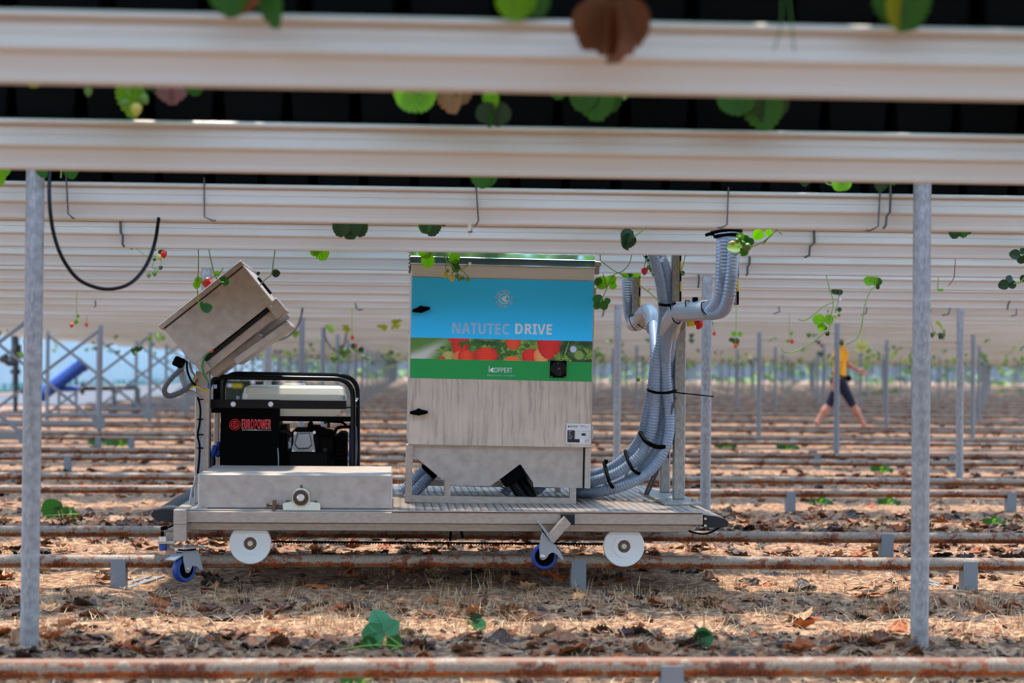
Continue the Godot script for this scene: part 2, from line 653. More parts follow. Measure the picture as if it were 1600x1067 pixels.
	# leaves and berries
	var vein := Image.create(128, 128, false, Image.FORMAT_RGB8)
	for y in 128:
		for x in 128:
			var u := absf(x - 63.5) / 64.0
			var q := fmod((y / 128.0) * 8.0 - u * 2.4 + 20.0, 1.0)
			var k := 1.0 - 0.22 * smoothstep(0.2, 0.02, minf(q, 1.0 - q)) - 0.25 * smoothstep(0.06, 0.0, u)
			vein.set_pixel(x, y, Color(k, k, k))
	var veins := ImageTexture.create_from_image(vein)
	var tones := {"leaf_dark": Color(0.06, 0.22, 0.05), "leaf_mid": Color(0.14, 0.38, 0.06), "leaf_lime": Color(0.50, 0.72, 0.06), "leaf_yellow": Color(0.62, 0.60, 0.06), "leaf_brown": Color(0.42, 0.25, 0.13), "leaf_pink": Color(0.58, 0.42, 0.42), "leaf_tan": Color(0.60, 0.45, 0.30), "leaf_blue": Color(0.27, 0.54, 0.36)}
	for k in tones:
		m = mat(k, tones[k], 0.5)
		m.albedo_texture = veins
		m.backlight_enabled = true
		var c: Color = tones[k]
		m.backlight = Color(0.85, 1.0, 0.05) if k in ["leaf_lime", "leaf_yellow"] else Color(0.5, 0.75, 0.06) if k == "leaf_mid" else c.lightened(0.25)
	mat("stem", Color(0.42, 0.56, 0.18), 0.5)
	mat("stem_dark", Color(0.20, 0.36, 0.10), 0.5)
	mat("berry_red", Color(0.75, 0.03, 0.03), 0.28)
	mat("berry_orange", Color(0.8, 0.25, 0.08), 0.3)
	mat("berry_pale", Color(0.72, 0.68, 0.32), 0.35)
	mat("berry_green", Color(0.35, 0.5, 0.2), 0.4)
	mat("petal", Color(0.9, 0.9, 0.9), 0.5)
	m = mat("foliage", Color(0.10, 0.26, 0.05), 0.55)
	m.backlight_enabled = true
	m.backlight = Color(0.35, 0.55, 0.08)
	m = mat("foliage_hang", Color(0.30, 0.50, 0.08), 0.5)
	m.vertex_color_use_as_albedo = true
	m.albedo_color = Color.WHITE
	m.backlight_enabled = true
	m.backlight = Color(0.8, 0.8, 0.8)
	m = mat("dry_leaf", Color.WHITE, 0.65)
	m.vertex_color_use_as_albedo = true
	m.backlight_enabled = true
	m.backlight = Color(0.3, 0.3, 0.3)
	m = mat("straw", Color.WHITE, 0.6)
	m.vertex_color_use_as_albedo = true
	# ground
	m = mat("soil", Color(1, 1, 1), 0.95)
	tri_tex(m, noise_tex(512, 0.03, [[0.0, Color(0.36, 0.23, 0.14)], [0.38, Color(0.51, 0.36, 0.245)], [0.6, Color(0.63, 0.48, 0.345)], [1.0, Color(0.78, 0.66, 0.52)]], FastNoiseLite.TYPE_SIMPLEX, 6, 2), Vector3(0.9, 0.9, 0.9), true)
	m.detail_enabled = true
	m.detail_blend_mode = BaseMaterial3D.BLEND_MODE_MUL
	m.detail_uv_layer = BaseMaterial3D.DETAIL_UV_1
	m.detail_albedo = noise_tex(256, 0.09, [[0.0, Color(0.55, 0.5, 0.46)], [0.4, Color(0.85, 0.83, 0.8)], [0.6, Color(1, 1, 1)], [1.0, Color(1, 1, 1)]], FastNoiseLite.TYPE_SIMPLEX, 4, 17)
	mat("concrete", Color(0.30, 0.30, 0.30), 0.9)
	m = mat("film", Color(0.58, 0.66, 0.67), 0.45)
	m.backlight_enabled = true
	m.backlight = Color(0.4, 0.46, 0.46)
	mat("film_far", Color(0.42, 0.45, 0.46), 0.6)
	mat("teal", Color(0.1, 0.5, 0.46), 0.6)
	mat("pipe_black", Color(0.05, 0.055, 0.06), 0.45)
	mat("pipe_grey", Color(0.3, 0.32, 0.34), 0.45)
	mat("filter_blue", Color(0.03, 0.24, 0.55), 0.35)
	mat("tank_green", Color(0.02, 0.13, 0.06), 0.5)
	mat("skin", Color(0.72, 0.47, 0.37), 0.55)
	mat("shirt", Color(0.95, 0.66, 0.02), 0.85)
	mat("leggings", Color(0.035, 0.035, 0.16), 0.8)
	mat("hair", Color(0.12, 0.07, 0.04), 0.7)
	mat("shoe", Color(0.2, 0.14, 0.12), 0.7)
	mat("plate", Color(0.80, 0.80, 0.80), 0.4, 0.1)
	mat("ink", Color(0.03, 0.03, 0.035), 0.5)


# ---- ground: bare sandy soil with low ridges of litter along the post rows
func ridge(z: float) -> float:
	# 0 .. 1, high along the post rows
	var q := fposmod(-z - 6.95 + ROW_STEP * 0.5, ROW_STEP) - ROW_STEP * 0.5
	return exp(-pow(q / 0.42, 2.0))


var gn := FastNoiseLite.new()


func gh(x: float, z: float) -> float:
	return 0.035 * ridge(z) + 0.022 * gn.get_noise_2d(x * 100.0, z * 100.0) + 0.02 * gn.get_noise_2d(x * 420.0 + 50.0, z * 420.0) - 0.012


func build_ground() -> void:
	gn.seed = 6
	gn.frequency = 0.01
	gn.fractal_octaves = 3
	var xs := []
	var zs := []
	var x := -60.0
	while x < 90.0:
		xs.append(x)
		x += 6.0 if x < -8.0 or x > 9.0 else 0.5 if x < -3.0 or x > 4.5 else 0.06
	var z := 12.0
	while z > -260.0:
		zs.append(z)
		z -= 1.0 if z > -4.8 else 0.05 if z > -13.0 else 0.2 if z > -24.0 else 1.0 if z > -60.0 else 10.0
	var b := MB.new()
	var w := xs.size()
	for j in zs.size():
		for i in w:
			var p := Vector3(xs[i], gh(xs[i], zs[j]), zs[j])
			var nn := Vector3(gh(p.x - 0.03, p.z) - gh(p.x + 0.03, p.z), 0.06, gh(p.x, p.z - 0.03) - gh(p.x, p.z + 0.03)).normalized()
			b.vert(p, nn, Vector2(p.x, p.z) * 1.7)
	for j in zs.size() - 1:
		for i in w - 1:
			var a := j * w + i
			b.face(a, a + 1, a + w + 1)
			b.face(a, a + w + 1, a + w)
	var o := put("ground", b.mesh(), M.soil)
	o.set_meta("kind", "structure")
	o.set_meta("label", "dry sandy ground strewn with brown leaves between the rails")


func build_shell() -> void:
	# concrete aisle along the row ends and the pleated film walls of the tunnel
	var b := MB.new()
	b.bx(Vector3(-12.4, -0.03, -150), Vector3(-7.4, 0.035, -48.5), 0.01)
	var o := part("path", b, M.concrete, self)
	o.set_meta("kind", "structure")
	o.set_meta("label", "pale concrete path along the ends of the gutter rows")
	var walls := [["wall_left", Vector3(-14.5, 0, -46), Vector3(-11.3, 0, -190)], ["wall_far", Vector3(-11.3, 0, -190), Vector3(70, 0, -190)]]
	for wl in walls:
		var a: Vector3 = wl[1]
		var d: Vector3 = wl[2] - a
		var l := d.length()
		d /= l
		var nn := Vector3(-d.z, 0, d.x)
		b = MB.new()
		var m := int(l / 0.16)
		var path := PackedVector3Array()
		for i in m + 1:
			path.append(a + d * (l * i / m) + nn * (0.10 * sin(i * 1.9) + 0.16 * sin(i * 0.63) + 0.06 * sin(i * 0.17 + 1.0)))
		for i in m:
			var p := path[i]
			var q := path[i + 1]
			var t0 := (path[mini(i + 1, m)] - path[maxi(i - 1, 0)]).normalized()
			var t1 := (path[mini(i + 2, m)] - path[i]).normalized()
			var n0 := Vector3(-t0.z, 0, t0.x)
			var n1 := Vector3(-t1.z, 0, t1.x)
			var i0 := b.vert(p + Vector3(0, 0.1, 0), n0)
			var i1 := b.vert(q + Vector3(0, 0.1, 0), n1)
			var i2 := b.vert(q + Vector3(0, 4.2, 0), n1)
			var i3 := b.vert(p + Vector3(0, 4.2, 0), n0)
			b.face(i0, i1, i2)
			b.face(i0, i2, i3)
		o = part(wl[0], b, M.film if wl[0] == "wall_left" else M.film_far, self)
		o.set_meta("kind", "structure")
		o.set_meta("label", "pleated translucent film wall of the growing tunnel")
	b = MB.new()
	b.bar(Vector3(-14.4, 0.16, -46), Vector3(-11.2, 0.16, -190), 0.05, 0.3)
	o = part("trim_1", b, M.teal, self)
	o.set_meta("kind", "structure")
	o.set_meta("label", "teal strip along the foot of the film wall")


# ---- gutters, pots and the crop above them
func gutter_depth(k: int) -> float:
	# k = 1 is the one nearest to the eye
	if k == 1:
		return 3.78
	if k == 2:
		return 5.40
	return 7.2 + GUTTER_STEP * (k - 3)


const COUNT := ["first", "second", "third", "fourth", "fifth", "sixth", "seventh", "eighth", "ninth", "tenth", "eleventh", "twelfth", "thirteenth", "fourteenth", "fifteenth", "sixteenth", "seventeenth", "eighteenth", "nineteenth", "twentieth", "twenty-first", "twenty-second", "twenty-third", "twenty-fourth", "twenty-fifth"]
const GUTTER_LOOK := ["top", "first", "second", "third", "fourth", "fifth", "sixth", "seventh", "eighth", "ninth", "tenth", "eleventh", "twelfth"]


func gutter_mesh(x0: float, x1: float) -> ArrayMesh:
	# profile as (towards the eye, up): a channel with a deep ribbed front skirt and walls of its own
	var ring := [Vector2(0.06, 0.016), Vector2(0.086, 0.001), Vector2(0.095, 0), Vector2(0.1015, 0.004), Vector2(0.1035, 0.011), Vector2(0.1042, 0.02), Vector2(0.1075, 0.032), Vector2(0.1135, 0.049), Vector2(0.1155, 0.0535), Vector2(0.125, 0.0605), Vector2(0.1272, 0.0655), Vector2(0.1252, 0.086), Vector2(0.123, 0.088), Vector2(0.1228, 0.091), Vector2(0.1248, 0.093), Vector2(0.1225, 0.116), Vector2(0.139, 0.118), Vector2(0.142, 0.122), Vector2(0.1415, 0.128), Vector2(0.136, 0.132), Vector2(0.118, 0.132), Vector2(0.118, 0.07), Vector2(0.104, 0.056), Vector2(0.097, 0.02), Vector2(0.086, 0.012), Vector2(0.06, 0.026), Vector2(-0.09, 0.046), Vector2(-0.108, 0.052), Vector2(-0.113, 0.064), Vector2(-0.118, 0.078), Vector2(-0.118, 0.132), Vector2(-0.136, 0.132), Vector2(-0.1415, 0.128), Vector2(-0.142, 0.122), Vector2(-0.139, 0.118), Vector2(-0.125, 0.116), Vector2(-0.125, 0.072), Vector2(-0.117, 0.055), Vector2(-0.112, 0.042), Vector2(-0.09, 0.036)]
	var b := MB.new()
	var m := ring.size()
	for i in m:
		var p: Vector2 = ring[i]
		var q: Vector2 = ring[(i + 1) % m]
		var d := q - p
		var nn := Vector3(0, -d.x, d.y).normalized()
		b.quad(Vector3(x0, p.y, p.x), Vector3(x1, p.y, p.x), Vector3(x1, q.y, q.x), Vector3(x0, q.y, q.x), nn)
	return b.mesh()


func pot_mesh() -> ArrayMesh:
	# square tapered pot with a rim, wider at the top, 0.17 m across
	var b := MB.new()
	var lv := [[0.066, 0.0], [0.079, 0.165], [0.086, 0.167], [0.087, 0.19], [0.078, 0.19], [0.074, 0.165]]
	for i in lv.size() - 1:
		var p: Array = lv[i]
		var q: Array = lv[i + 1]
		for s in 4:
			var a := Basis(Vector3.UP, PI / 2 * s)
			var sl := Vector3(0, p[0] - q[0], q[1] - p[1]).normalized()
			b.quad(a * Vector3(-p[0], p[1], p[0]), a * Vector3(p[0], p[1], p[0]), a * Vector3(q[0], q[1], q[0]), a * Vector3(-q[0], q[1], q[0]), a * sl)
	b.quad(Vector3(-0.074, 0.16, 0.074), Vector3(0.074, 0.16, 0.074), Vector3(0.074, 0.16, -0.074), Vector3(-0.074, 0.16, -0.074), Vector3.UP)
	b.quad(Vector3(-0.066, 0, 0.066), Vector3(0.066, 0, 0.066), Vector3(0.066, 0, -0.066), Vector3(-0.066, 0, -0.066), Vector3.DOWN)
	return b.mesh()


# one leaflet lying in the xz plane, stalk at the origin, tip at +z, length 1
func leaflet(b: MB, xf: Transform3D, teeth := 7, fold := 0.18) -> void:
	var rows := teeth * 2
	var mid := []
	var sides := [[], []]
	for i in rows + 1:
		var u := float(i) / rows
		var w := 0.47 * pow(sin(PI * pow(clampf(0.03 + u * 0.965, 0, 1), 0.82)), 0.62)
		if i % 2 == 1 and i < rows:
			w *= 1.09
		if i == rows:
			w = 0.015
		var y := -0.16 * u * u
		mid.append(xf * Vector3(0, y, u))
		for s in 2:
			var sg := -1.0 if s == 0 else 1.0
			sides[s].append(xf * Vector3(sg * w, y + fold * w, u + (0.045 if i % 2 == 1 else 0.0)))
	var flat := (xf.basis * Vector3(0, 1, 0)).normalized()
	for s in 2:
		var sg := -1.0 if s == 0 else 1.0
		var nn := (xf.basis * Vector3(-sg * fold, 1, 0.2)).normalized()
		for i in rows:
			var u0 := float(i) / rows
			var u1 := float(i + 1) / rows
			var a := b.vert(mid[i], flat, Vector2(0.5, u0))
			var d := b.vert(mid[i + 1], flat, Vector2(0.5, u1))
			var e := b.vert(sides[s][i + 1], nn, Vector2(0.5 + sg * 0.48, u1))
			var f := b.vert(sides[s][i], nn, Vector2(0.5 + sg * 0.48, u0))
			b.face(a, d, e)
			b.face(a, e, f)


func trifoliate(teeth := 3) -> ArrayMesh:
	var b := MB.new()
	for k in 3:
		var a: float = [0.0, 1.75, -1.75][k]
		leaflet(b, Transform3D(Basis(Vector3.UP, a) * Basis.from_scale(Vector3.ONE * (1.0 if k == 0 else 0.92)), Vector3.ZERO), teeth)
	return b.mesh()


func build_gutters() -> void:
	var pm := pot_mesh()
	var tm := trifoliate(3)
	var last := 82
	for k in range(-5, last + 1):
		var d := gutter_depth(k) if k >= 1 else 3.78 + GUTTER_STEP * (k - 1)
		var x0 := -7.2 - 0.35 * sin(k * 2.3)
		var x1 := 9.0 if d < 24.0 else d * 0.36 + 1.5
		if k < 1:
			x0 = -6.0
			x1 = 7.0
		var label := ""
		var group := ""
		if k < 1:
			label = "cream ribbed gutter of the same rows standing behind the viewer"
			group = "gutters behind the viewer"
		elif k == 1:
			label = "cream gutter crossing the very top of the picture, blurred and nearest of all"
		elif k == 2:
			label = "cream gutter second from the top, between two bands of black pots"
		elif k == 3:
			label = "cream gutter third from the top, held by thin wire loops, behind two posts"
		elif k == 4:
			label = "cream gutter just above the white cabinet lid, cut by the front hose outlet"
		elif k <= 10:
			label = "cream ribbed gutter, %s one back from the gutter held by wire loops" % GUTTER_LOOK[k - 3]
		elif k <= 15:
			label = "distant cream gutter, %s back from the gutter held by thin wire loops" % GUTTER_LOOK[k - 3]
		else:
			label = "blurred cream gutter far down the rows in the closed-up stripes"
			group = "far gutters"
		var o := put("growing_gutter", gutter_mesh(x0, x1), M.gutter if k < 12 else M.gutter_far, null, Transform3D(Basis(Vector3.RIGHT, 0.0), Vector3(0, GB, -d)))
		tag(o, label, "gutter", group)
		# pots
		var near := k >= 1 and k <= 3
		var rows := []
		var i := 0
		var shown_n := 0
		var px := x0 + 0.1
		while px < x1 - 0.1:
			var t := Transform3D(Basis(Vector3.UP, 0.02 * sin(i * 3.1)), Vector3(px, GB + 0.064, -d))
			var shown: bool = near and px > sx(-60, d) and px < sx(1660, d)
			if shown:
				var po := put("plant_pot", pm, M.pot, null, t)
				tag(po, "black square pot, %s from the picture's left in the %s gutter from the top" % [COUNT[shown_n], ["", "first", "second", "third"][k]], "plant pot", "black pots in the %s gutter from the top" % ["", "first", "second", "third"][k])
				shown_n += 1
			elif k < 30:
				rows.append(t)
			px += 0.182 if k < 30 else 9.0
			i += 1
		if rows.size():
			var po := copies("plant_pots", pm, M.pot, rows)
			po.set_meta("label", "rows of black plant pots hidden in the cream gutters")
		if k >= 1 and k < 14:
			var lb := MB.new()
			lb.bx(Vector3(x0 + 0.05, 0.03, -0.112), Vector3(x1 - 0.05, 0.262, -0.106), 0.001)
			part("added_gap_blocker", lb, M.gap_blocker, o)  # added strip, keeps sky light from showing through the gaps between pots
		# crop
		var leaves := []
		var lx0 := x0
		var lx1 := x1
		var big := 1.0 if d < 16.0 else 1.5 if d < 34 else 3.0 if d < 70 else 4.5
		var per := 205.0 / (big * big)
		var cnt := int((lx1 - lx0) * per)
		if d < 200.0:
			for q in cnt:
				var side := rng.randf_range(-1, 1)
				var hz := side * 0.46 * pow(absf(side), 0.2)
				var y := GB + 0.31 + 0.25 * (1.0 - side * side) * rng.randf() + rng.randf_range(-0.04, 0.12) - 0.04 * absf(side)
				var bs := Basis(Vector3.UP, rng.randf() * TAU) * Basis(Vector3.RIGHT, rng.randf_range(-0.5, 0.7)) * Basis.from_scale(Vector3.ONE * 0.075 * big * rng.randf_range(0.8, 1.25))
				leaves.append(Transform3D(bs, Vector3(rng.randf_range(lx0, lx1), y, -d + hz)))
			var o2 := copies("strawberry_foliage", tm, M.foliage, leaves)
			o2.set_meta("label", "strawberry leaves growing above the gutters")
	# leaves, runners and berries that hang below the far gutters
	var hang := []
	var tints := []
	var berry := []
	var bt := []
	for k in range(8, last):
		var d := gutter_depth(k)
		var wpx := 1660.0 * d / LENS
		var cnt := int(wpx * 0.62)
		for q in cnt:
			var p := Vector3(sx(-20, d) + rng.randf() * wpx, 0, 0)
			if p.x < -7.0:
				continue
			p.z = -d + rng.randf_range(-0.35, 0.35)
			p.y = GB - 0.03 - 0.34 * pow(rng.randf(), 2.0)
			var lump := rng.randi_range(1, 3)
			var c: Color = [Color(0.10, 0.22, 0.03), Color(0.20, 0.36, 0.03), Color(0.34, 0.46, 0.03), Color(0.03, 0.09, 0.02)][rng.randi_range(0, 3)]
			for j in lump:
				hang.append(Transform3D(Basis(Vector3.UP, rng.randf() * TAU) * Basis(Vector3.RIGHT, rng.randf_range(0.4, 1.8)) * Basis.from_scale(Vector3.ONE * rng.randf_range(0.04, 0.065)), p + Vector3(rng.randf_range(-0.08, 0.08), rng.randf_range(-0.1, 0.02), 0)))
				tints.append(c)
			if rng.randf() < 0.16:
				berry.append(Transform3D(Basis(), p + Vector3(0.03, -0.1, 0.02)))
				bt.append([Color(0.5, 0.01, 0.01), Color(0.5, 0.1, 0.02), Color(0.3, 0.35, 0.1)][rng.randi_range(0, 2)])
	var oh := copies("hanging_leaves", tm, M.foliage_hang, hang, null, tints)
	oh.set_meta("label", "blurred yellow-green leaves hanging below the far gutters")
	var bb := MB.new()
	bb.ball(Vector3.ZERO, Vector3(0.014, 0.019, 0.014), 8, 6)
	var ob := copies("hanging_berries", bb.mesh(), M.foliage_hang, berry, null, bt)
	ob.set_meta("label", "blurred small strawberries hanging below the far gutters")


# ---- posts and braces
const ORDER := ["first", "second", "third", "fourth", "fifth", "sixth", "seventh", "eighth"]


func row_depth(r: int) -> float:
	return 6.88 + ROW_STEP * r


func build_posts() -> void:
	var unit := MB.new()
	unit.tube(PackedVector3Array([Vector3(0, -0.05, 0), Vector3(0, 0.35, 0), Vector3(0, 1.0, 0), Vector3(0, 1.78, 0)]), PackedFloat32Array([0.0315]), 20)
	var near := unit.mesh()
	unit = MB.new()
	unit.tube(PackedVector3Array([Vector3(0, -0.05, 0), Vector3(0, 1.72, 0)]), PackedFloat32Array([0.031]), 10)
	var far := unit.mesh()
	var special := {
		"0,0": "galvanised round post standing close by near the looped black hose",
		"0,1": "galvanised round post standing close by, to the right of the whole machine",
		"1,1": "galvanised post rising just behind the hose mast and the deck end",
		"1,0": "galvanised post seen only above the tilted steel control box",
		"2,2": "slim galvanised post just right of the large close post on the right side",
		"2,1": "slim galvanised post between the white cabinet and the bundle of hoses",
		"2,0": "slim galvanised post between the tilted control box and the generator frame",
		"3,2": "slim galvanised post that hides the middle of the walking person",
		"3,-1": "slim post just behind the close post at the picture's left",
		"4,-1": "slim post carrying the first whole pair of crossed braces",
		"4,2": "thin post halfway between the hose mast and the walking person",
		"4,3": "thin post second right of the large close post on the right side",
	}
	for r in 27:
		var d := row_depth(r)
		for j in range(-2, 14):
			var x := -1.12 + 2.985 * j + 0.011 * (d - 12.0)
			if r == 0:
				x = -1.232 if j == 0 else 1.853 if j == 1 else x
			if r == 1:
				x = -1.117 if j == 0 else 1.89 if j == 1 else x
			if j < -1 or x < sx(-40, d) or x > sx(1660, d):
				continue
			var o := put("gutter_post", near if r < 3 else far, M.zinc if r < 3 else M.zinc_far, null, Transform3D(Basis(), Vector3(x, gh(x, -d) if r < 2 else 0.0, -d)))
			var key := "%d,%d" % [r, j]
			if special.has(key):
				tag(o, special[key], "post")
			else:
				tag(o, "blurred thin galvanised post among the many far down the rows", "post", "far gutter posts")
	# cross braces at the row ends
	for r in range(3, 16):
		var d := row_depth(r)
		var x1 := -1.12 - 2.985 + 0.011 * (d - 12.0)
		var x0 := x1 - 1.62
		var name_of: String = ORDER[r - 3] if r < 11 else ""
		var t := thing("cross_brace", "crossed flat steel braces with foot bar at the row ends, %s from the viewer" % name_of if r < 8 else "small far pair of crossed steel braces at the row ends", "brace", Vector3(x0, 0, -d), "" if r < 8 else "far crossed braces")
		var zf := -0.045
		var b := MB.new()
		b.bar(Vector3(0, 1.47, -zf), Vector3(1.62, 0.2, -zf), 0.02, 0.042)
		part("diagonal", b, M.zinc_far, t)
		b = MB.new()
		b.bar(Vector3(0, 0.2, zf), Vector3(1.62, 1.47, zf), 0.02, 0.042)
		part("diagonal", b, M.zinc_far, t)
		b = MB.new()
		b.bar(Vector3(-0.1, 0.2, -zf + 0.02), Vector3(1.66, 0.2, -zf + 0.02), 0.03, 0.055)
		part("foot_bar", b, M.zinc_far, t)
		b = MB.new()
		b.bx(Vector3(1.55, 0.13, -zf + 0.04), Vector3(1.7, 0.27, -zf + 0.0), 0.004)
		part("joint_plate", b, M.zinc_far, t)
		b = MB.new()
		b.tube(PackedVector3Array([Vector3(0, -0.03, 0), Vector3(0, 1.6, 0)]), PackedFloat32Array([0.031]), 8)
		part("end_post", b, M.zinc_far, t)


# ---- pipe rails on stands
const RAIL_H := 0.115


func build_rails() -> void:
	var ds := [5.75, 8.905, 10.42, 14.02, 15.62, 18.82, 20.42, 23.88, 25.47, 28.9, 30.5]
	var z := 33.9
	while z < 142.0:
		ds.append(z)
		ds.append(z + 1.6)
		z += ROW_STEP
	var words := ["thick rusty pipe rail crossing right along the bottom of the picture", "rusty white pipe rail that the two front nylon wheels of the trolley stand on", "rusty pipe rail seen under the trolley, just behind its front wheels", "rusty pipe rail, first one behind the trolley", "rusty pipe rail, second one behind the trolley", "rusty pipe rail, third one behind the trolley", "rusty pipe rail, fourth one behind the trolley", "blurred rusty rail, fifth one behind the trolley", "blurred rusty rail, sixth one behind the trolley", "blurred rusty rail, seventh one behind the trolley", "blurred rusty rail, eighth one behind the trolley"]
	for i in ds.size():
		var d: float = ds[i]
		var b := MB.new()
		var x0 := -6.6 - 0.4 * sin(i * 1.7)
		var x1 := maxf(4.5, d * 0.35 + 1.5)
		var m := 24 if i < 11 else 3
		var path := PackedVector3Array()
		for k in m + 1:
			var x := lerpf(x0, x1, float(k) / m)
			path.append(Vector3(x, RAIL_H - (0.0032 * x if i == 2 else 0.0) + (0.004 * sin(x * 1.3 + i) if i < 11 else 0.0), -d + (0.006 * sin(x * 0.9 + i * 2.0))))
		b.tube(path, PackedFloat32Array([0.0292]), 18 if i < 6 else 10)
		var o := put("pipe_rail", b.mesh(), M["rust_%d" % (i % 3)])
		if i < words.size():
			tag(o, words[i], "rail")
		else:
			tag(o, "blurred rusty pipe rail, one of the many stripes far beyond the trolley", "rail", "far pipe rails")
	# stands: [pixel x, rail number, label]
	var st := [[1052, 0, "grey steel stand under the thick rail at the very bottom edge"], [190, 1, "grey sheet steel rail stand near the blue left caster and the close left post"], [906, 1, "grey sheet steel rail stand in the dark shade by the tilted caster"], [1515, 1, "grey sheet steel rail stand right of the large close post, at the picture's right edge"], [1386, 2, "short rail stand half hidden by the large close post on the right side"], [1236, 3, "grey rail stand in the leaves first behind the trolley, right of the deck end"], [1580, 3, "grey rail stand at the right picture edge behind an orange leaf"], [1432, 4, "blurred rail stand beside the large close post, two rails behind the trolley"], [108, 5, "blurred grey rail stand in the weeds near the close post, third rail behind"], [1277, 6, "blurred rail stand below the walking person, left of the slim post"], [1487, 6, "blurred rail stand just left of the slim post by the right edge"], [155, 7, "blurred small rail stand at left, on the fifth rail behind the trolley"], [207, 7, "blurred small rail stand left of the control pillar, fifth rail behind"], [1238, 8, "tiny blurred rail stand to the left of the walking person's rear foot"]]
	for s in st:
		var d: float = ds[s[1]]
		var x := sx(s[0], d)
		var t := thing("rail_stand", s[2], "rail stand", Vector3(x, gh(x, -d) if s[1] < 4 else 0.0, -d))
		var top := RAIL_H - t.position.y
		var b := MB.new()
		b.bx(Vector3(-0.033, -0.06, 0.033), Vector3(0.033, top + 0.012, 0.038), 0.002)
		part("front_plate", b, M.bracket_zinc, t)
		b = MB.new()
		b.bx(Vector3(-0.033, -0.06, -0.04), Vector3(0.033, top + 0.004, -0.035), 0.002)
		part("rear_plate", b, M.bracket_zinc, t)
		b = MB.new()
		b.bx(Vector3(0.0295, -0.06, -0.036), Vector3(0.0335, top - 0.03, 0.034), 0.001)
		b.bx(Vector3(-0.0335, -0.06, -0.036), Vector3(-0.0295, top - 0.03, 0.034), 0.001)
		part("side_plate", b, M.bracket_zinc, t)
		# saddle strap round the front of the pipe
		b = MB.new()
		var pr := PackedVector2Array()
		for k in 9:
			var a := lerpf(-2.4, 0.25, k / 8.0)
			pr.append(Vector2(cos(a), sin(a)) * 0.034)
		for k in range(8, -1, -1):
			var a := lerpf(-2.4, 0.25, k / 8.0)
			pr.append(Vector2(cos(a), sin(a)) * 0.0305)
		b.prism(Transform3D(Basis(Vector3.UP, -PI / 2), Vector3(-0.03, top, 0)), pr, 0.06)
		part("saddle", b, M.bracket_zinc, t)
		if s[1] == 1:
			for q in [-1, 1]:
				b = MB.new()
				var foot := -0.02 + t.position.y * 0.0
				b.bar(Vector3(0.03 * q, foot + 0.01, -0.02), Vector3((0.1 if s[0] > 600 else -0.1) * -1.0 + 0.03 * q, foot + 0.012, -0.5), 0.03, 0.008)
				part("foot_strip", b, M.bracket_zinc, t)


# ---- pixel-measured boxes: front face at depth d0, pushed back to d1
func fb(b: MB, x0: float, y0: float, x1: float, y1: float, d0: float, d1: float, bev := 0.003) -> void:
	var mx := (x0 + x1) * 0.5
	var my := (y0 + y1) * 0.5
	b.bx(Vector3(at(x0, my, d0).x, at(mx, y1, d0).y, -d1), Vector3(at(x1, my, d0).x, at(mx, y0, d0).y, -d0), bev)


func facing(p: Vector3) -> Transform3D:
	# lathe axis turned towards the viewer
	return Transform3D(Basis(Vector3.RIGHT, PI / 2), p)


func disc(b: MB, x: float, y: float, d: float, r: float, thick: float, sides := 40) -> void:
	# front face at depth d
	var e := minf(0.004, thick * 0.3)
	b.lathe(facing(at(x, y, d) - Vector3(0, 0, thick)), PackedVector2Array([Vector2(0, 0), Vector2(r - e, 0), Vector2(r, e), Vector2(r, thick - e), Vector2(r - e, thick), Vector2(0, thick)]), sides)


func poly(pts: Array, d: float) -> PackedVector2Array:
	var out := PackedVector2Array()
	for p in pts:
		var q := at(p[0], p[1], d)
		out.append(Vector2(q.x, q.y))
	return out


func plate(b: MB, pts: Array, d: float, thick: float) -> void:
	b.prism(Transform3D(Basis(), Vector3(0, 0, -d)), poly(pts, d), thick)


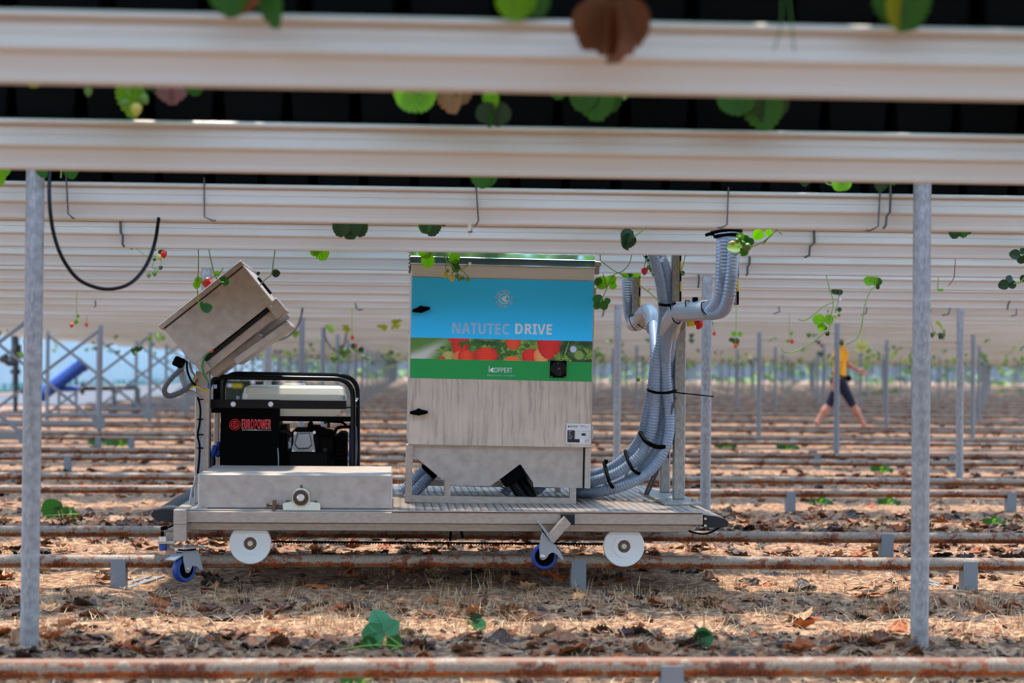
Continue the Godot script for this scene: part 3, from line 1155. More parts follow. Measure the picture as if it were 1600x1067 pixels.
func caster(t: Node3D, xf: Transform3D, pedal: bool) -> void:
	# swivel caster: local y up from the wheel hub, wheel in the local xy plane, r 0.06
	var b := MB.new()
	b.lathe(xf * Transform3D(Basis(Vector3.RIGHT, PI / 2), Vector3(0, 0, -0.017)), PackedVector2Array([Vector2(0.040, 0.0), Vector2(0.052, 0.0), Vector2(0.059, 0.006), Vector2(0.06, 0.017), Vector2(0.059, 0.028), Vector2(0.052, 0.034), Vector2(0.040, 0.034)]), 36)
	var w := part("caster_wheel", b, M.blue_tyre, t)
	b = MB.new()
	b.lathe(xf * Transform3D(Basis(Vector3.RIGHT, PI / 2), Vector3(0, 0, -0.014)), PackedVector2Array([Vector2(0, 0), Vector2(0.041, 0.0), Vector2(0.043, 0.004), Vector2(0.043, 0.024), Vector2(0.041, 0.028), Vector2(0, 0.028)]), 28)
	part("wheel_core", b, M.black, w)
	b = MB.new()
	for s in [-1.0, 1.0]:
		var z: float = s * 0.023 + 0.002
		var pr := PackedVector2Array([Vector2(-0.012, -0.012), Vector2(0.0, -0.017), Vector2(0.012, -0.012), Vector2(0.026, 0.012), Vector2(0.05, 0.008), Vector2(0.082, -0.014), Vector2(0.088, -0.004), Vector2(0.062, 0.075), Vector2(-0.03, 0.078), Vector2(-0.027, 0.04)])
		b.prism(xf * Transform3D(Basis(), Vector3(0, 0, z)), pr, 0.004)
	b.box(xf * Transform3D(Basis(), Vector3(0.016, 0.077, 0)), Vector3(0.092, 0.006, 0.054), 0.002)
	var fk := part("fork", b, M.engine_silver, t)
	b = MB.new()
	b.lathe(xf * Transform3D(Basis(Vector3.RIGHT, PI / 2), Vector3(0, 0, 0.024)), PackedVector2Array([Vector2(0, 0.007), Vector2(0.006, 0.007), Vector2(0.008, 0.004), Vector2(0.008, 0.0)]), 10)
	part("axle_bolt", b, M.chrome, fk)
	b = MB.new()
	b.lathe(xf * Transform3D(Basis(), Vector3(0.016, 0.08, 0)), PackedVector2Array([Vector2(0.0, 0), Vector2(0.038, 0.0), Vector2(0.04, 0.003), Vector2(0.04, 0.009), Vector2(0.0, 0.009)]), 24)
	part("swivel_ring", b, M.black, t)
	b = MB.new()
	b.box(xf * Transform3D(Basis(), Vector3(0.016, 0.092, 0)), Vector3(0.125, 0.006, 0.1), 0.002)
	for p in [[-0.04, 0.038], [0.07, 0.038], [0.07, -0.038], [-0.04, -0.038]]:
		b.lathe(xf * Transform3D(Basis(), Vector3(p[0], 0.094, p[1])), PackedVector2Array([Vector2(0.008, 0), Vector2(0.008, 0.008), Vector2(0.0, 0.009)]), 6)
	part("mounting_plate", b, M.steel_frame, t)
	if pedal:
		b = MB.new()
		b.box(xf * Transform3D(Basis(Vector3.BACK, 0.42), Vector3(-0.056, 0.055, 0)), Vector3(0.062, 0.008, 0.058), 0.003)
		part("brake_pedal", b, M.engine_silver, t)


func build_trolley() -> void:
	var t := thing("rail_trolley", "stainless steel trolley with treadplate deck and white nylon wheels standing on the rusty rails", "trolley", Vector3.ZERO)
	var b := MB.new()
	var D := 8.78
	fb(b, 272, 800.5, 1098, 818.5, D, D + 0.06)
	part("front_beam", b, M.steel_frame, t)
	b = MB.new()
	fb(b, 280, 818, 1082, 830, D + 0.05, D + 0.1)
	part("lower_beam", b, M.steel_frame, t)
	var top := at(700, 800, D).y
	b = MB.new()
	b.bx(Vector3(at(300, 800, D).x, top - 0.055, -10.8), Vector3(at(1098, 800, D).x, top, -10.74))
	part("rear_beam", b, M.steel_frame, t)
	for x in [500, 760, 1085]:
		b = MB.new()
		b.bx(Vector3(at(x, 800, D).x - 0.025, top - 0.055, -10.74), Vector3(at(x, 800, D).x + 0.025, top - 0.008, -8.84))
		part("cross_member", b, M.steel_frame, t)
	# end beam and leg at the left
	b = MB.new()
	var xa := at(271, 810, 8.72).x
	var xb := at(291, 810, 8.72).x
	b.bx(Vector3(xa, at(281, 820, 8.72).y, -10.8), Vector3(xb, at(281, 796, 8.72).y, -8.72))
	part("end_beam", b, M.steel_frame, t)
	b = MB.new()
	b.bx(Vector3(xa, at(281, 846, 8.72).y, -8.78), Vector3(xb, at(281, 820, 8.72).y + 0.001, -8.72))
	part("end_leg", b, M.steel_frame, t)
	# treadplate deck with raised bars
	b = MB.new()
	var dx0 := at(612, 800, D).x
	var dx1 := at(1098, 800, D).x
	b.bx(Vector3(dx0, top, -10.8), Vector3(dx1, top + 0.005, -8.775), 0.001)
	var dk := part("deck", b, M.tread, t)
	b = MB.new()
	var iz := 0
	var z := 8.80
	while z < 10.79:
		var x := dx0 + 0.012 + (0.018 if iz % 2 else 0.0)
		while x < dx1 - 0.012:
			var a := 0.8 if iz % 2 else -0.8
			var u := Vector3(cos(a), 0, sin(a)) * 0.011
			var w := Vector3(-sin(a), 0, cos(a)) * 0.0035
			var p := Vector3(x, top + 0.0065, -z)
			var q := Vector3(x, top + 0.005, -z)
			b.quad(p - u * 0.7 - w * 0.4, p + u * 0.7 - w * 0.4, p + u * 0.7 + w * 0.4, p - u * 0.7 + w * 0.4, Vector3.UP)
			b.quad(q - u + w, q + u + w, p + u * 0.7 + w * 0.4, p - u * 0.7 + w * 0.4, (w.normalized() + Vector3.UP).normalized())
			b.quad(q - u - w, q + u - w, p + u * 0.7 - w * 0.4, p - u * 0.7 - w * 0.4, (Vector3.UP - w.normalized()).normalized())
			x += 0.036
		z += 0.022
		iz += 1
	var tr := part("tread_pattern", b, M.tread, dk)
	tr.set_meta("kind", "stuff")
	b = MB.new()
	b.bx(Vector3(xb, top, -10.8), Vector3(dx0 - 0.002, top + 0.004, -8.8), 0.001)
	part("floor_sheet", b, M.steel, t)
	# drive housing
	b = MB.new()
	fb(b, 309, 740.5, 613, 795, 8.86, 9.60, 0.006)
	var dh := part("drive_housing", b, M.steel, t)
	b = MB.new()
	fb(b, 306, 793, 324, 796, 8.85, 8.9, 0.001)
	disc(b, 314, 792.5, 8.848, 0.006, 0.01, 10)
	part("foot_lug", b, M.steel_frame, dh)
	# pillow block bearing
	b = MB.new()
	plate(b, [[442, 796.5], [442, 787.5], [446, 785.5], [456.5, 784.5], [456, 777], [458, 769.5], [462.5, 764.8], [470, 762.8], [477.5, 765], [482, 769.8], [484, 777], [483.5, 785], [496, 786], [500, 788], [500, 797]], 8.80, 0.05)
	var pb := part("bearing_block", b, M.cast_cream, t)
	b = MB.new()
	b.lathe(facing(at(470, 777.5, 8.80)), PackedVector2Array([Vector2(0.035, -0.01), Vector2(0.035, 0.006), Vector2(0.029, 0.007), Vector2(0.027, 0.003), Vector2(0.022, 0.003), Vector2(0.02, 0.009), Vector2(0.0, 0.009)]), 32)
	part("bearing_ring", b, M.brown_hub, pb)
	b = MB.new()
	b.lathe(facing(at(470, 777.5, 8.80)), PackedVector2Array([Vector2(0.017, 0.0), Vector2(0.017, 0.018), Vector2(0.013, 0.022), Vector2(0.0, 0.022)]), 24)
	part("shaft_end", b, M.chrome, pb)
	b = MB.new()
	disc(b, 449, 785, 8.83, 0.011, 0.03, 6)
	disc(b, 493, 786, 8.83, 0.011, 0.03, 6)
	b.cyl(at(471, 763.5, 8.82), at(471, 757.5, 8.82), 0.006, 10)
	part("block_bolt", b, M.brown_hub, pb)
	b = MB.new()
	fb(b, 425.5, 782, 430.5, 798, 8.79, 8.85, 0.001)
	b.cyl(at(417, 789, 8.82), at(441, 789.6, 8.82), 0.006, 10)
	b.box(Transform3D(Basis(), at(418.5, 789, 8.82)), Vector3(0.012, 0.02, 0.02), 0.003)
	b.box(Transform3D(Basis(), at(433, 789.4, 8.82)), Vector3(0.016, 0.018, 0.02), 0.003)
	part("tension_bolt", b, M.brown_hub, t)
	# nylon wheels
	for w in [[391, 849], [975, 853.5]]:
		for rear in [false, true]:
			b = MB.new()
			var p := at(w[0], w[1], 8.86)
			var wz := -8.86 if not rear else -10.44
			b.lathe(facing(Vector3(p.x, p.y, wz - (0.03 if not rear else 0.0))), PackedVector2Array([Vector2(0.014, 0.0), Vector2(0.089, 0.0), Vector2(0.0925, 0.004), Vector2(0.0925, 0.026), Vector2(0.089, 0.03), Vector2(0.03, 0.031), Vector2(0.028, 0.028), Vector2(0.0, 0.028)]), 48)
			var zr := wz - 0.031 if not rear else wz + 0.032
			b.lathe(facing(Vector3(p.x, p.y, zr - 0.035)), PackedVector2Array([Vector2(0.0, 0.0), Vector2(0.05, 0.0), Vector2(0.05, 0.07), Vector2(0.0, 0.07)]), 32)
			var wn := part("nylon_wheel", b, M.nylon, t)
			if not rear:
				b = MB.new()
				b.lathe(facing(Vector3(p.x, p.y, wz)), PackedVector2Array([Vector2(0.0285, -0.004), Vector2(0.0285, 0.004), Vector2(0.026, 0.006), Vector2(0.013, 0.006), Vector2(0.012, 0.003), Vector2(0.0, 0.003)]), 28)
				part("hub", b, M.brown_hub, wn)
				b = MB.new()
				b.lathe(facing(Vector3(p.x, p.y, wz)), PackedVector2Array([Vector2(0.011, 0.0), Vector2(0.011, 0.009), Vector2(0.009, 0.011), Vector2(0.003, 0.011), Vector2(0.0025, 0.007), Vector2(0.0, 0.007)]), 20)
				part("axle_end", b, M.cast_cream, wn)
		var c := at(w[0], w[1], 8.86)
		b = MB.new()
		b.cyl(Vector3(c.x, c.y, -8.9), Vector3(c.x, c.y, -10.5), 0.012, 12)
		part("axle", b, M.brown_hub, t)
		b = MB.new()
		b.bx(Vector3(c.x - 0.035, c.y - 0.03, -9.12), Vector3(c.x + 0.035, top - 0.05, -9.06))
		part("axle_hanger", b, M.steel_frame, t)
	# tensioners that hang below the beam
	for x in [437, 929]:
		b = MB.new()
		fb(b, x - 2.2, 826, x + 2.2, 842, 8.95, 9.0, 0.001)
		b.cyl(at(x - 11, 834, 8.98), at(x + 12, 834, 8.98), 0.005, 8)
		b.box(Transform3D(Basis(), at(x - 10, 834, 8.98)), Vector3(0.03, 0.02, 0.02), 0.002)
		part("chain_tensioner", b, M.brown_hub, t)
	# chain
	b = MB.new()
	var ca := at(400, 846, 9.15)
	var cb := at(968, 850, 9.15)
	b.bar(ca, cb, 0.012, 0.008, Vector3.UP, 0.001)
	var n := 130
	for i in n:
		var p := ca.lerp(cb, (i + 0.5) / n)
		b.box(Transform3D(Basis(), p - Vector3(0, 0.0055, 0)), Vector3(0.006, 0.006, 0.01), 0.001)
	part("drive_chain", b, M.black, t)
	# bumpers at both ends
	b = MB.new()
	plate(b, [[272, 797], [272, 816], [262, 815.5], [250, 814], [241, 811], [236, 806], [236.5, 801.5], [241, 797.5], [252, 795.5], [262, 795.2]], 8.80, 1.98)
	part("end_bumper", b, M.black_rubber, t)
	b = MB.new()
	plate(b, [[1099, 804.5], [1120, 807], [1134, 811.5], [1138, 815.5], [1137, 821], [1131, 824], [1112, 824.5], [1099, 823.5]], 8.82, 1.98)
	part("end_bumper", b, M.black_rubber, t)
	b = MB.new()
	var q0 := at(1099, 803.5, 8.8)
	var q1 := at(1131, 809.5, 8.8)
	b.bar(Vector3(q0.x, q0.y, -9.8), Vector3(q1.x, q1.y, -9.8), 1.96, 0.006, Vector3.UP, 0.001)
	part("bumper_sheet", b, M.tread, t)
	b = MB.new()
	b.tube(curve(line3([[1076, 829], [1086, 832.5], [1100, 834], [1112, 831], [1124, 824], [1131, 822]], 8.83)), PackedFloat32Array([0.0045]), 8)
	part("bumper_cable", b, M.black, t)
	b = MB.new()
	for y in [810.5, 821.5]:
		b.lathe(facing(at(1102, y, 8.815)), PackedVector2Array([Vector2(0.006, -0.01), Vector2(0.006, 0.004), Vector2(0.0, 0.005)]), 10)
	part("bumper_screw", b, M.chrome, t)
	# left caster on its plate
	var hub := at(287.5, 888.5, 8.72)
	caster(t, Transform3D(Basis(Vector3.UP, 0.86), hub), true)
	# right caster swung up on its arm
	b = MB.new()
	fb(b, 877, 803, 898, 820, 8.74, 8.79, 0.002)
	part("caster_hinge", b, M.slit, t)
	var cq := func(pts: Array) -> Array:
		return pts.map(func(p): return [810.0 + p[0] / 6.667, 790.0 + p[1] / 6.667])
	b = MB.new()
	plate(b, cq.call([[325, 297], [485, 117], [547, 187], [372, 387]]), 8.68, 0.07)
	part("caster_arm", b, M.steel_frame, t)
	b = MB.new()
	plate(b, cq.call([[208, 178], [226, 176], [382, 372], [372, 388], [345, 382]]), 8.66, 0.1)
	part("mounting_plate", b, M.engine_silver, t)
	b = MB.new()
	plate(b, cq.call([[252, 262], [268, 258], [350, 362], [336, 376]]), 8.675, 0.07)
	part("swivel_ring", b, M.black, t)
	b = MB.new()
	for zz in [8.675, 8.735]:
		plate(b, cq.call([[250, 270], [300, 335], [345, 378], [400, 420], [432, 452], [482, 548], [455, 567], [412, 522], [375, 490], [345, 489], [318, 508], [290, 550], [252, 568], [224, 552], [217, 430], [234, 312]]), zz, 0.005)
	plate(b, cq.call([[400, 418], [434, 450], [484, 547], [476, 556], [426, 460], [396, 430]]), 8.675, 0.065)
	var fk := part("fork", b, M.engine_silver, t)
	b = MB.new()
	b.lathe(facing(at(847.5, 869.5, 8.675)), PackedVector2Array([Vector2(0.011, 0.0), Vector2(0.01, 0.005), Vector2(0.005, 0.008), Vector2(0.0, 0.008)]), 12)
	part("axle_bolt", b, M.chrome, fk)
	b = MB.new()
	var hq := at(850.5, 869.2, 8.705) - Vector3(0, 0, 0.017)
	b.lathe(facing(hq), PackedVector2Array([Vector2(0.040, 0.0), Vector2(0.052, 0.0), Vector2(0.057, 0.006), Vector2(0.058, 0.017), Vector2(0.057, 0.028), Vector2(0.052, 0.034), Vector2(0.043, 0.034), Vector2(0.041, 0.026)]), 40)
	var cw := part("caster_wheel", b, M.blue_tyre, t)
	b = MB.new()
	b.lathe(facing(hq), PackedVector2Array([Vector2(0.0, 0.004), Vector2(0.042, 0.004), Vector2(0.042, 0.028), Vector2(0.02, 0.024), Vector2(0.0, 0.024)]), 28)
	part("wheel_core", b, M.black, cw)
	# position sensor at the left end
	b = MB.new()
	b.cyl(at(254.5, 838, 8.72), at(254.5, 849, 8.72), 0.018, 18)
	b.cyl(at(254.5, 845.5, 8.72), at(254.5, 848.5, 8.72), 0.023, 6)
	var se := part("sensor", b, M.chrome, t)
	b = MB.new()
	b.cyl(at(254.5, 850, 8.72), at(254.5, 855, 8.72), 0.0175, 18)
	b.cyl(at(254.5, 855, 8.72), at(254.5, 860, 8.72), 0.0165, 18)
	part("sensor_tip", b, M.blue_tyre, se)
	b = MB.new()
	b.cyl(at(253.5, 838, 8.72), at(253.5, 830, 8.72), 0.007, 12)
	b.bar(at(251, 826, 8.72), at(262, 824, 8.72), 0.02, 0.018, Vector3.UP, 0.004)
	b.tube(curve(line3([[262, 824], [268, 822], [274, 818]], 8.74)), PackedFloat32Array([0.004]), 8)
	part("sensor_plug", b, M.black, se)
	b = MB.new()
	fb(b, 247, 846, 273, 850, 8.70, 8.76, 0.001)
	fb(b, 258, 848, 272, 866, 8.76, 8.78, 0.001)
	fb(b, 259, 832, 272, 846, 8.78, 8.84, 0.002)
	part("sensor_bracket", b, M.steel_frame, t)
	# straps below the floor
	b = MB.new()
	b.bar(at(704.5, 826, 9.2), at(703.5, 845, 9.2), 0.006, 0.012)
	b.bar(at(720, 826, 9.2), at(723, 840, 9.2), 0.006, 0.012)
	part("loose_strap", b, M.black, t)


# ---- generator set
func hoop(pts: Array, d: float, r: float, b: MB) -> void:
	# tube through points with rounded corners; pts: [x, y, corner radius in pixels]
	var out := []
	for i in pts.size():
		var p := Vector2(pts[i][0], pts[i][1])
		if i == 0 or i == pts.size() - 1:
			out.append([p.x, p.y])
			continue
		var rr: float = pts[i][2]
		var a := p + (Vector2(pts[i - 1][0], pts[i - 1][1]) - p).normalized() * rr
		var c := p + (Vector2(pts[i + 1][0], pts[i + 1][1]) - p).normalized() * rr
		for k in 9:
			var u := k / 8.0
			var q := a.lerp(p, u).lerp(p.lerp(c, u), u)
			out.append([q.x, q.y])
	b.tube(line3(out, d), PackedFloat32Array([r]), 14)


func build_generator() -> void:
	var t := thing("generator", "black open-frame petrol generator with cream fuel tank, standing behind the steel drive housing", "generator")
	var D := 9.70
	var E := 10.2
	var b := MB.new()
	hoop([[325.5, 779], [325.5, 588.5, 26], [551.5, 592.5, 30], [551.5, 783]], D, 0.0125, b)
	var fr := part("frame_hoop", b, M.black_gloss, t)
	b = MB.new()
	hoop([[349, 770], [349, 583.5, 24], [559, 587, 30], [559, 772]], E, 0.0125, b)
	part("frame_hoop", b, M.black_gloss, t)
	# foot bars and cross ties
	b = MB.new()
	fb(b, 318, 779, 560, 790, D - 0.02, D + 0.02)
	b.bx(Vector3(at(318, 785, D).x, at(430, 790, D).y, -E - 0.02), Vector3(at(560, 785, D).x, at(430, 779, D).y, -E + 0.02))
	part("foot_bar", b, M.black, t)
	# upper tray that carries the tank
	b = MB.new()
	fb(b, 329, 624.5, 541, 638.5, D - 0.012, D + 0.012, 0.002)
	b.bx(Vector3(at(329, 630, D).x, at(430, 637, D).y, -E), Vector3(at(555, 630, D).x, at(430, 634, D).y, -D), 0.001)
	part("tank_rail", b, M.black_gloss, t)
	b = MB.new()
	fb(b, 437, 650.5, 556, 658.5, D + 0.02, D + 0.05, 0.002)
	part("cross_rail", b, M.black, t)
	b = MB.new()
	b.bar(Vector3(at(553, 626, D).x, at(553, 627, D).y, -D), Vector3(at(556, 622, E).x, at(556, 622, E).y, -E), 0.03, 0.006)
	part("side_tie", b, M.engine_silver, t)
	for x in [364.5, 423]:
		b = MB.new()
		b.lathe(facing(at(x, 631.5, D - 0.012)), PackedVector2Array([Vector2(0.0125, -0.002), Vector2(0.0125, 0.004), Vector2(0.009, 0.008), Vector2(0.0, 0.009)]), 18)
		part("bolt_cap", b, M.white_print, t)
	# fuel tank: rounded trapezoid shell above, dished tray below
	b = MB.new()
	var secs := [[378, 540, 625.5, 9.72, 10.12], [379, 538.5, 616, 9.725, 10.11], [381.5, 536.5, 606.5, 9.74, 10.1], [385, 534, 603.8, 9.76, 10.08], [391, 529, 602.2, 9.80, 10.04]]
	var rings := []
	for s in secs:
		var x0: float = at(s[0], 615, 9.75).x
		var x1: float = at(s[1], 615, 9.75).x
		var yy: float = at((s[0] + s[1]) * 0.5, s[2], 9.75).y
		var rr := 0.035
		var ring := []
		for k in 32:
			var a := TAU * (k + 0.5) / 32
			var ce := Vector3(x1 - rr if cos(a) > 0 else x0 + rr, yy, (-s[3] - rr) if sin(a) > 0 else (-s[4] + rr))
			ring.append(ce + Vector3(cos(a), 0, sin(a)) * rr)
		rings.append(ring)
	for i in rings.size() - 1:
		for k in 32:
			var k2 := (k + 1) % 32
			var p0: Vector3 = rings[i][k]
			var p1: Vector3 = rings[i][k2]
			var p2: Vector3 = rings[i + 1][k2]
			var p3: Vector3 = rings[i + 1][k]
			b.quad(p0, p1, p2, p3, (p1 - p0).cross(p3 - p0).normalized() * -1.0 if (p1 - p0).cross(p3 - p0).dot(p0 - at(460, 615, 9.92)) < 0 else (p1 - p0).cross(p3 - p0).normalized())
	var topr: Array = rings[4]
	for k in range(1, 31):
		b.tri(topr[0], topr[k], topr[k + 1], Vector3.UP)
	var tk := part("fuel_tank", b, M.tank, t)
	b = MB.new()
	b.lathe(Transform3D(Basis(), at(460, 603, 9.9)), PackedVector2Array([Vector2(0.045, 0.0), Vector2(0.057, 0.002), Vector2(0.057, 0.008), Vector2(0.053, 0.012), Vector2(0.05, 0.012), Vector2(0.05, 0.016), Vector2(0.0, 0.018)]), 28)
	part("fuel_cap", b, M.tank, tk)
	b = MB.new()
	b.lathe(Transform3D(Basis(), at(501, 603.5, 9.9)), PackedVector2Array([Vector2(0.02, -0.004), Vector2(0.021, 0.003), Vector2(0.014, 0.006), Vector2(0.0, 0.006)]), 18)
	part("fuel_gauge", b, M.engine_silver, tk)
	b = MB.new()
	plate(b, [[436, 638], [534, 638], [531, 644], [526, 649], [518, 651.5], [436, 651.5]], 9.74, 0.3)
	part("tank_underside", b, M.tank, tk)
	b = MB.new()
	for p in [[372, 621.5], [537, 622.5]]:
		b.cyl(at(p[0], 626, 9.74), at(p[0], 618.5, 9.74), 0.008, 8)
	part("tank_bolt", b, M.engine_silver, tk)
	# front cover with the maker's lettering
	b = MB.new()
	plate(b, [[330, 637], [437, 638], [434.5, 742], [343, 740], [345, 645], [330, 645]], D + 0.0, 0.3)
	var cv := part("cover_panel", b, M.black, t)
	var pd := D - 0.0015
	var c0 := at(400.5, 662.5, pd)
	var m := pd / LENS
	text_part("maker_name", [["EUROPOWER", "Droid Sans", 700, 45 * m, 14.6 * m, Transform3D(Basis(), c0 - Vector3(0, 0, 0.0006))]], M.pale_red, cv)
	text_part("maker_name", [["EUROPOWER", "Droid Sans", 700, 44 * m, 13.2 * m, Transform3D(Basis(), c0)]], M.red_print, cv)
	text_part("web_address", [["www.", "Droid Sans", 400, 6 * m, 1.4 * m, Transform3D(Basis(), at(381.5, 671.8, pd))], ["EUROPOWER", "Droid Sans", 700, 16.5 * m, 1.7 * m, Transform3D(Basis(), at(394, 671.6, pd))], ["generators.com", "Droid Sans", 400, 20 * m, 1.9 * m, Transform3D(Basis(), at(413, 672, pd))]], M.white_print, cv)
	b = MB.new()
	b.lathe(facing(at(367, 663.5, pd)), PackedVector2Array([Vector2(8.8 * m, -0.0015), Vector2(8.8 * m, 0.0), Vector2(7.9 * m, 0.0), Vector2(7.9 * m, -0.0015)]), 32)
	b.lathe(facing(at(367, 663.5, pd)), PackedVector2Array([Vector2(6.2 * m, -0.0015), Vector2(6.2 * m, 0.0), Vector2(0.0, 0.0)]), 28)
	part("emblem", b, M.red_print, cv)
	text_part("emblem_letters", [["EP", "Droid Sans", 700, 8.4 * m, 8.4 * m, Transform3D(Basis(), at(367.3, 663.5, pd - 0.001))]], M.black, cv)
	b = MB.new()
	b.tube(curve(line3([[434.8, 741], [435.2, 715], [434, 700]], D - 0.004)), PackedFloat32Array([0.003]), 6)
	part("cover_edge", b, M.engine_silver, cv)
	# engine
	b = MB.new()
	fb(b, 436, 664, 448, 742, 9.86, 10.15)
	fb(b, 450, 706, 514, 742, 9.74, 10.1, 0.01)
	fb(b, 492, 676, 526, 742, 9.84, 10.15, 0.02)
	fb(b, 455, 669, 500, 712, 9.83, 10.1, 0.02)
	fb(b, 500, 712, 530, 742, 9.78, 10.0, 0.02)
	var en := part("engine_block", b, M.engine_dark, t)
	b = MB.new()
	plate(b, [[457, 673], [460, 670.5], [478, 669.5], [492, 672], [496, 676], [498, 690], [494, 712], [488, 716], [460, 716], [452, 711], [451, 704], [455, 690]], 9.80, 0.06)
	part("head_gasket", b, M.engine_dark, en)
	b = MB.new()
	plate(b, [[458.5, 676.5], [460.5, 674.2], [463.5, 675.2], [484, 675], [487.5, 675.6], [489.5, 678], [489.8, 688], [492.2, 702], [492.8, 706.5], [490.5, 709.5], [486.5, 709], [482, 706.5], [466, 706.8], [461.5, 709.6], [457, 709.5], [455.2, 706.5], [456, 701], [458.8, 690]], 9.77, 0.03)
	var vc := part("valve_cover", b, M.engine_silver, en)
	b = MB.new()
	var o0 := [[464, 677], [484.5, 676], [488, 695], [482.5, 701.5], [465.5, 702], [459.5, 694.5]]
	var i0 := [[466, 678.6], [483, 677.8], [486, 693.8], [481.5, 699], [466.6, 699.6], [461.6, 693.8]]
	for k in 6:
		var k2 := (k + 1) % 6
		var p0 := at(o0[k][0], o0[k][1], 9.77)
		var p1 := at(o0[k2][0], o0[k2][1], 9.77)
		var p2 := at(i0[k2][0], i0[k2][1], 9.745)
		var p3 := at(i0[k][0], i0[k][1], 9.745)
		var mid := at(474, 689, 9.8)
		var nn := (p1 - p0).cross(p3 - p0).normalized()
		b.quad(p0, p1, p2, p3, nn if nn.dot(p0 - mid) > 0 else -nn)
	plate(b, i0, 9.745, 0.004)
	part("cover_dome", b, M.engine_silver, vc)
	text_part("cast_letters", [["OHV", "Droid Sans", 700, 23 * m, 4.6 * m, Transform3D(Basis(), at(473.6, 693.6, 9.7445))]], M.engine_silver, vc)
	for p in [[461.3, 676.8], [491, 675.6], [458.6, 705.8], [489.4, 706]]:
		b = MB.new()
		b.lathe(facing(at(p[0], p[1], 9.768)), PackedVector2Array([Vector2(0.0085, -0.01), Vector2(0.0085, 0.002), Vector2(0.006, 0.002), Vector2(0.006, 0.007), Vector2(0.0, 0.007)]), 6)
		part("cover_bolt", b, M.chrome, vc)
	b = MB.new()
	fb(b, 450, 689, 455.5, 701, 9.79, 9.83)
	fb(b, 452, 683, 458, 690, 9.8, 9.85, 0.004)
	part("head_lug", b, M.engine_silver, en)
	b = MB.new()
	plate(b, [[480, 672], [481, 662], [483.5, 658.5], [487, 659], [488.5, 664], [500, 664.5], [500.5, 667], [506, 668], [510, 670.5], [520, 672], [521, 677], [481, 677]], 9.88, 0.12)
	part("carburettor", b, M.engine_dark, en)
	b = MB.new()
	fb(b, 506, 652, 511, 662, 9.8, 9.83)
	b.cyl(at(513.5, 660, 9.82), at(513.5, 668, 9.82), 0.007, 8)
	b.cyl(at(508, 700, 9.8), at(508, 708, 9.8), 0.018, 12)
	part("fuel_tap", b, M.engine_brown, en)
	b = MB.new()
	b.tube(curve(line3([[436, 673], [446, 674], [452, 678], [456, 684]], 9.82)), PackedFloat32Array([0.014]), 10)
	part("exhaust_bend", b, M.engine_brown, en)
	b = MB.new()
	b.tube(curve(line3([[486, 670], [492, 676], [502, 677], [512, 679], [519, 685]], 9.79)), PackedFloat32Array([0.009]), 8)
	b.tube(curve(line3([[519, 683], [523, 675], [528, 668.5], [538, 667], [548, 667]], 9.8)), PackedFloat32Array([0.008]), 8)
	b.tube(curve(line3([[510, 658], [525, 659], [535, 660], [541, 665]], 9.79)), PackedFloat32Array([0.006]), 8)
	b.tube(curve(line3([[451, 704], [454, 712], [462, 715.5], [474, 716], [488, 715]], 9.78)), PackedFloat32Array([0.008]), 8)
	part("engine_hose", b, M.black, en)
	# recoil starter housing
	b = MB.new()
	fb(b, 526, 676, 541, 742, 9.76, 10.14, 0.015)
	for k in 9:
		fb(b, 524.5, 684 + k * 6.2, 541.5, 687.5 + k * 6.2, 9.75, 9.79, 0.003)
	part("starter_housing", b, M.black, t)
	b = MB.new()
	b.lathe(Transform3D(Basis(Vector3.BACK, -PI / 2), at(546, 702, 9.95)), PackedVector2Array([Vector2(0.0, 0.0), Vector2(0.135, 0.0), Vector2(0.135, 0.02), Vector2(0.11, 0.036), Vector2(0.0, 0.04)]), 32)
	part("starter_cover", b, M.blue_tyre, t)
	# sockets and blue plug on the left side
	b = MB.new()
	fb(b, 331, 702, 345, 712, D + 0.05, D + 0.11, 0.006)
	b.bar(at(337, 696, D + 0.06), at(331, 714, D + 0.06), 0.04, 0.03, Vector3.UP, 0.006)
	b.bar(at(341, 690, D + 0.08), at(341, 714, D + 0.08), 0.05, 0.02, Vector3.UP, 0.006)
	var pl := part("power_plug", b, M.blue_plastic, t)
	b = MB.new()
	b.tube(curve(line3([[332, 714], [333, 722], [331, 735]], D + 0.06)), PackedFloat32Array([0.013]), 8)
	part("plug_sleeve", b, M.black_rubber, pl)
	b = MB.new()
	fb(b, 333, 592, 344, 625, D + 0.12, D + 0.3)
	part("control_panel", b, M.black, t)
	b = MB.new()
	fb(b, 334.5, 601, 339, 607, D + 0.115, D + 0.125, 0.001)
	part("panel_label", b, M.pale_print, t)


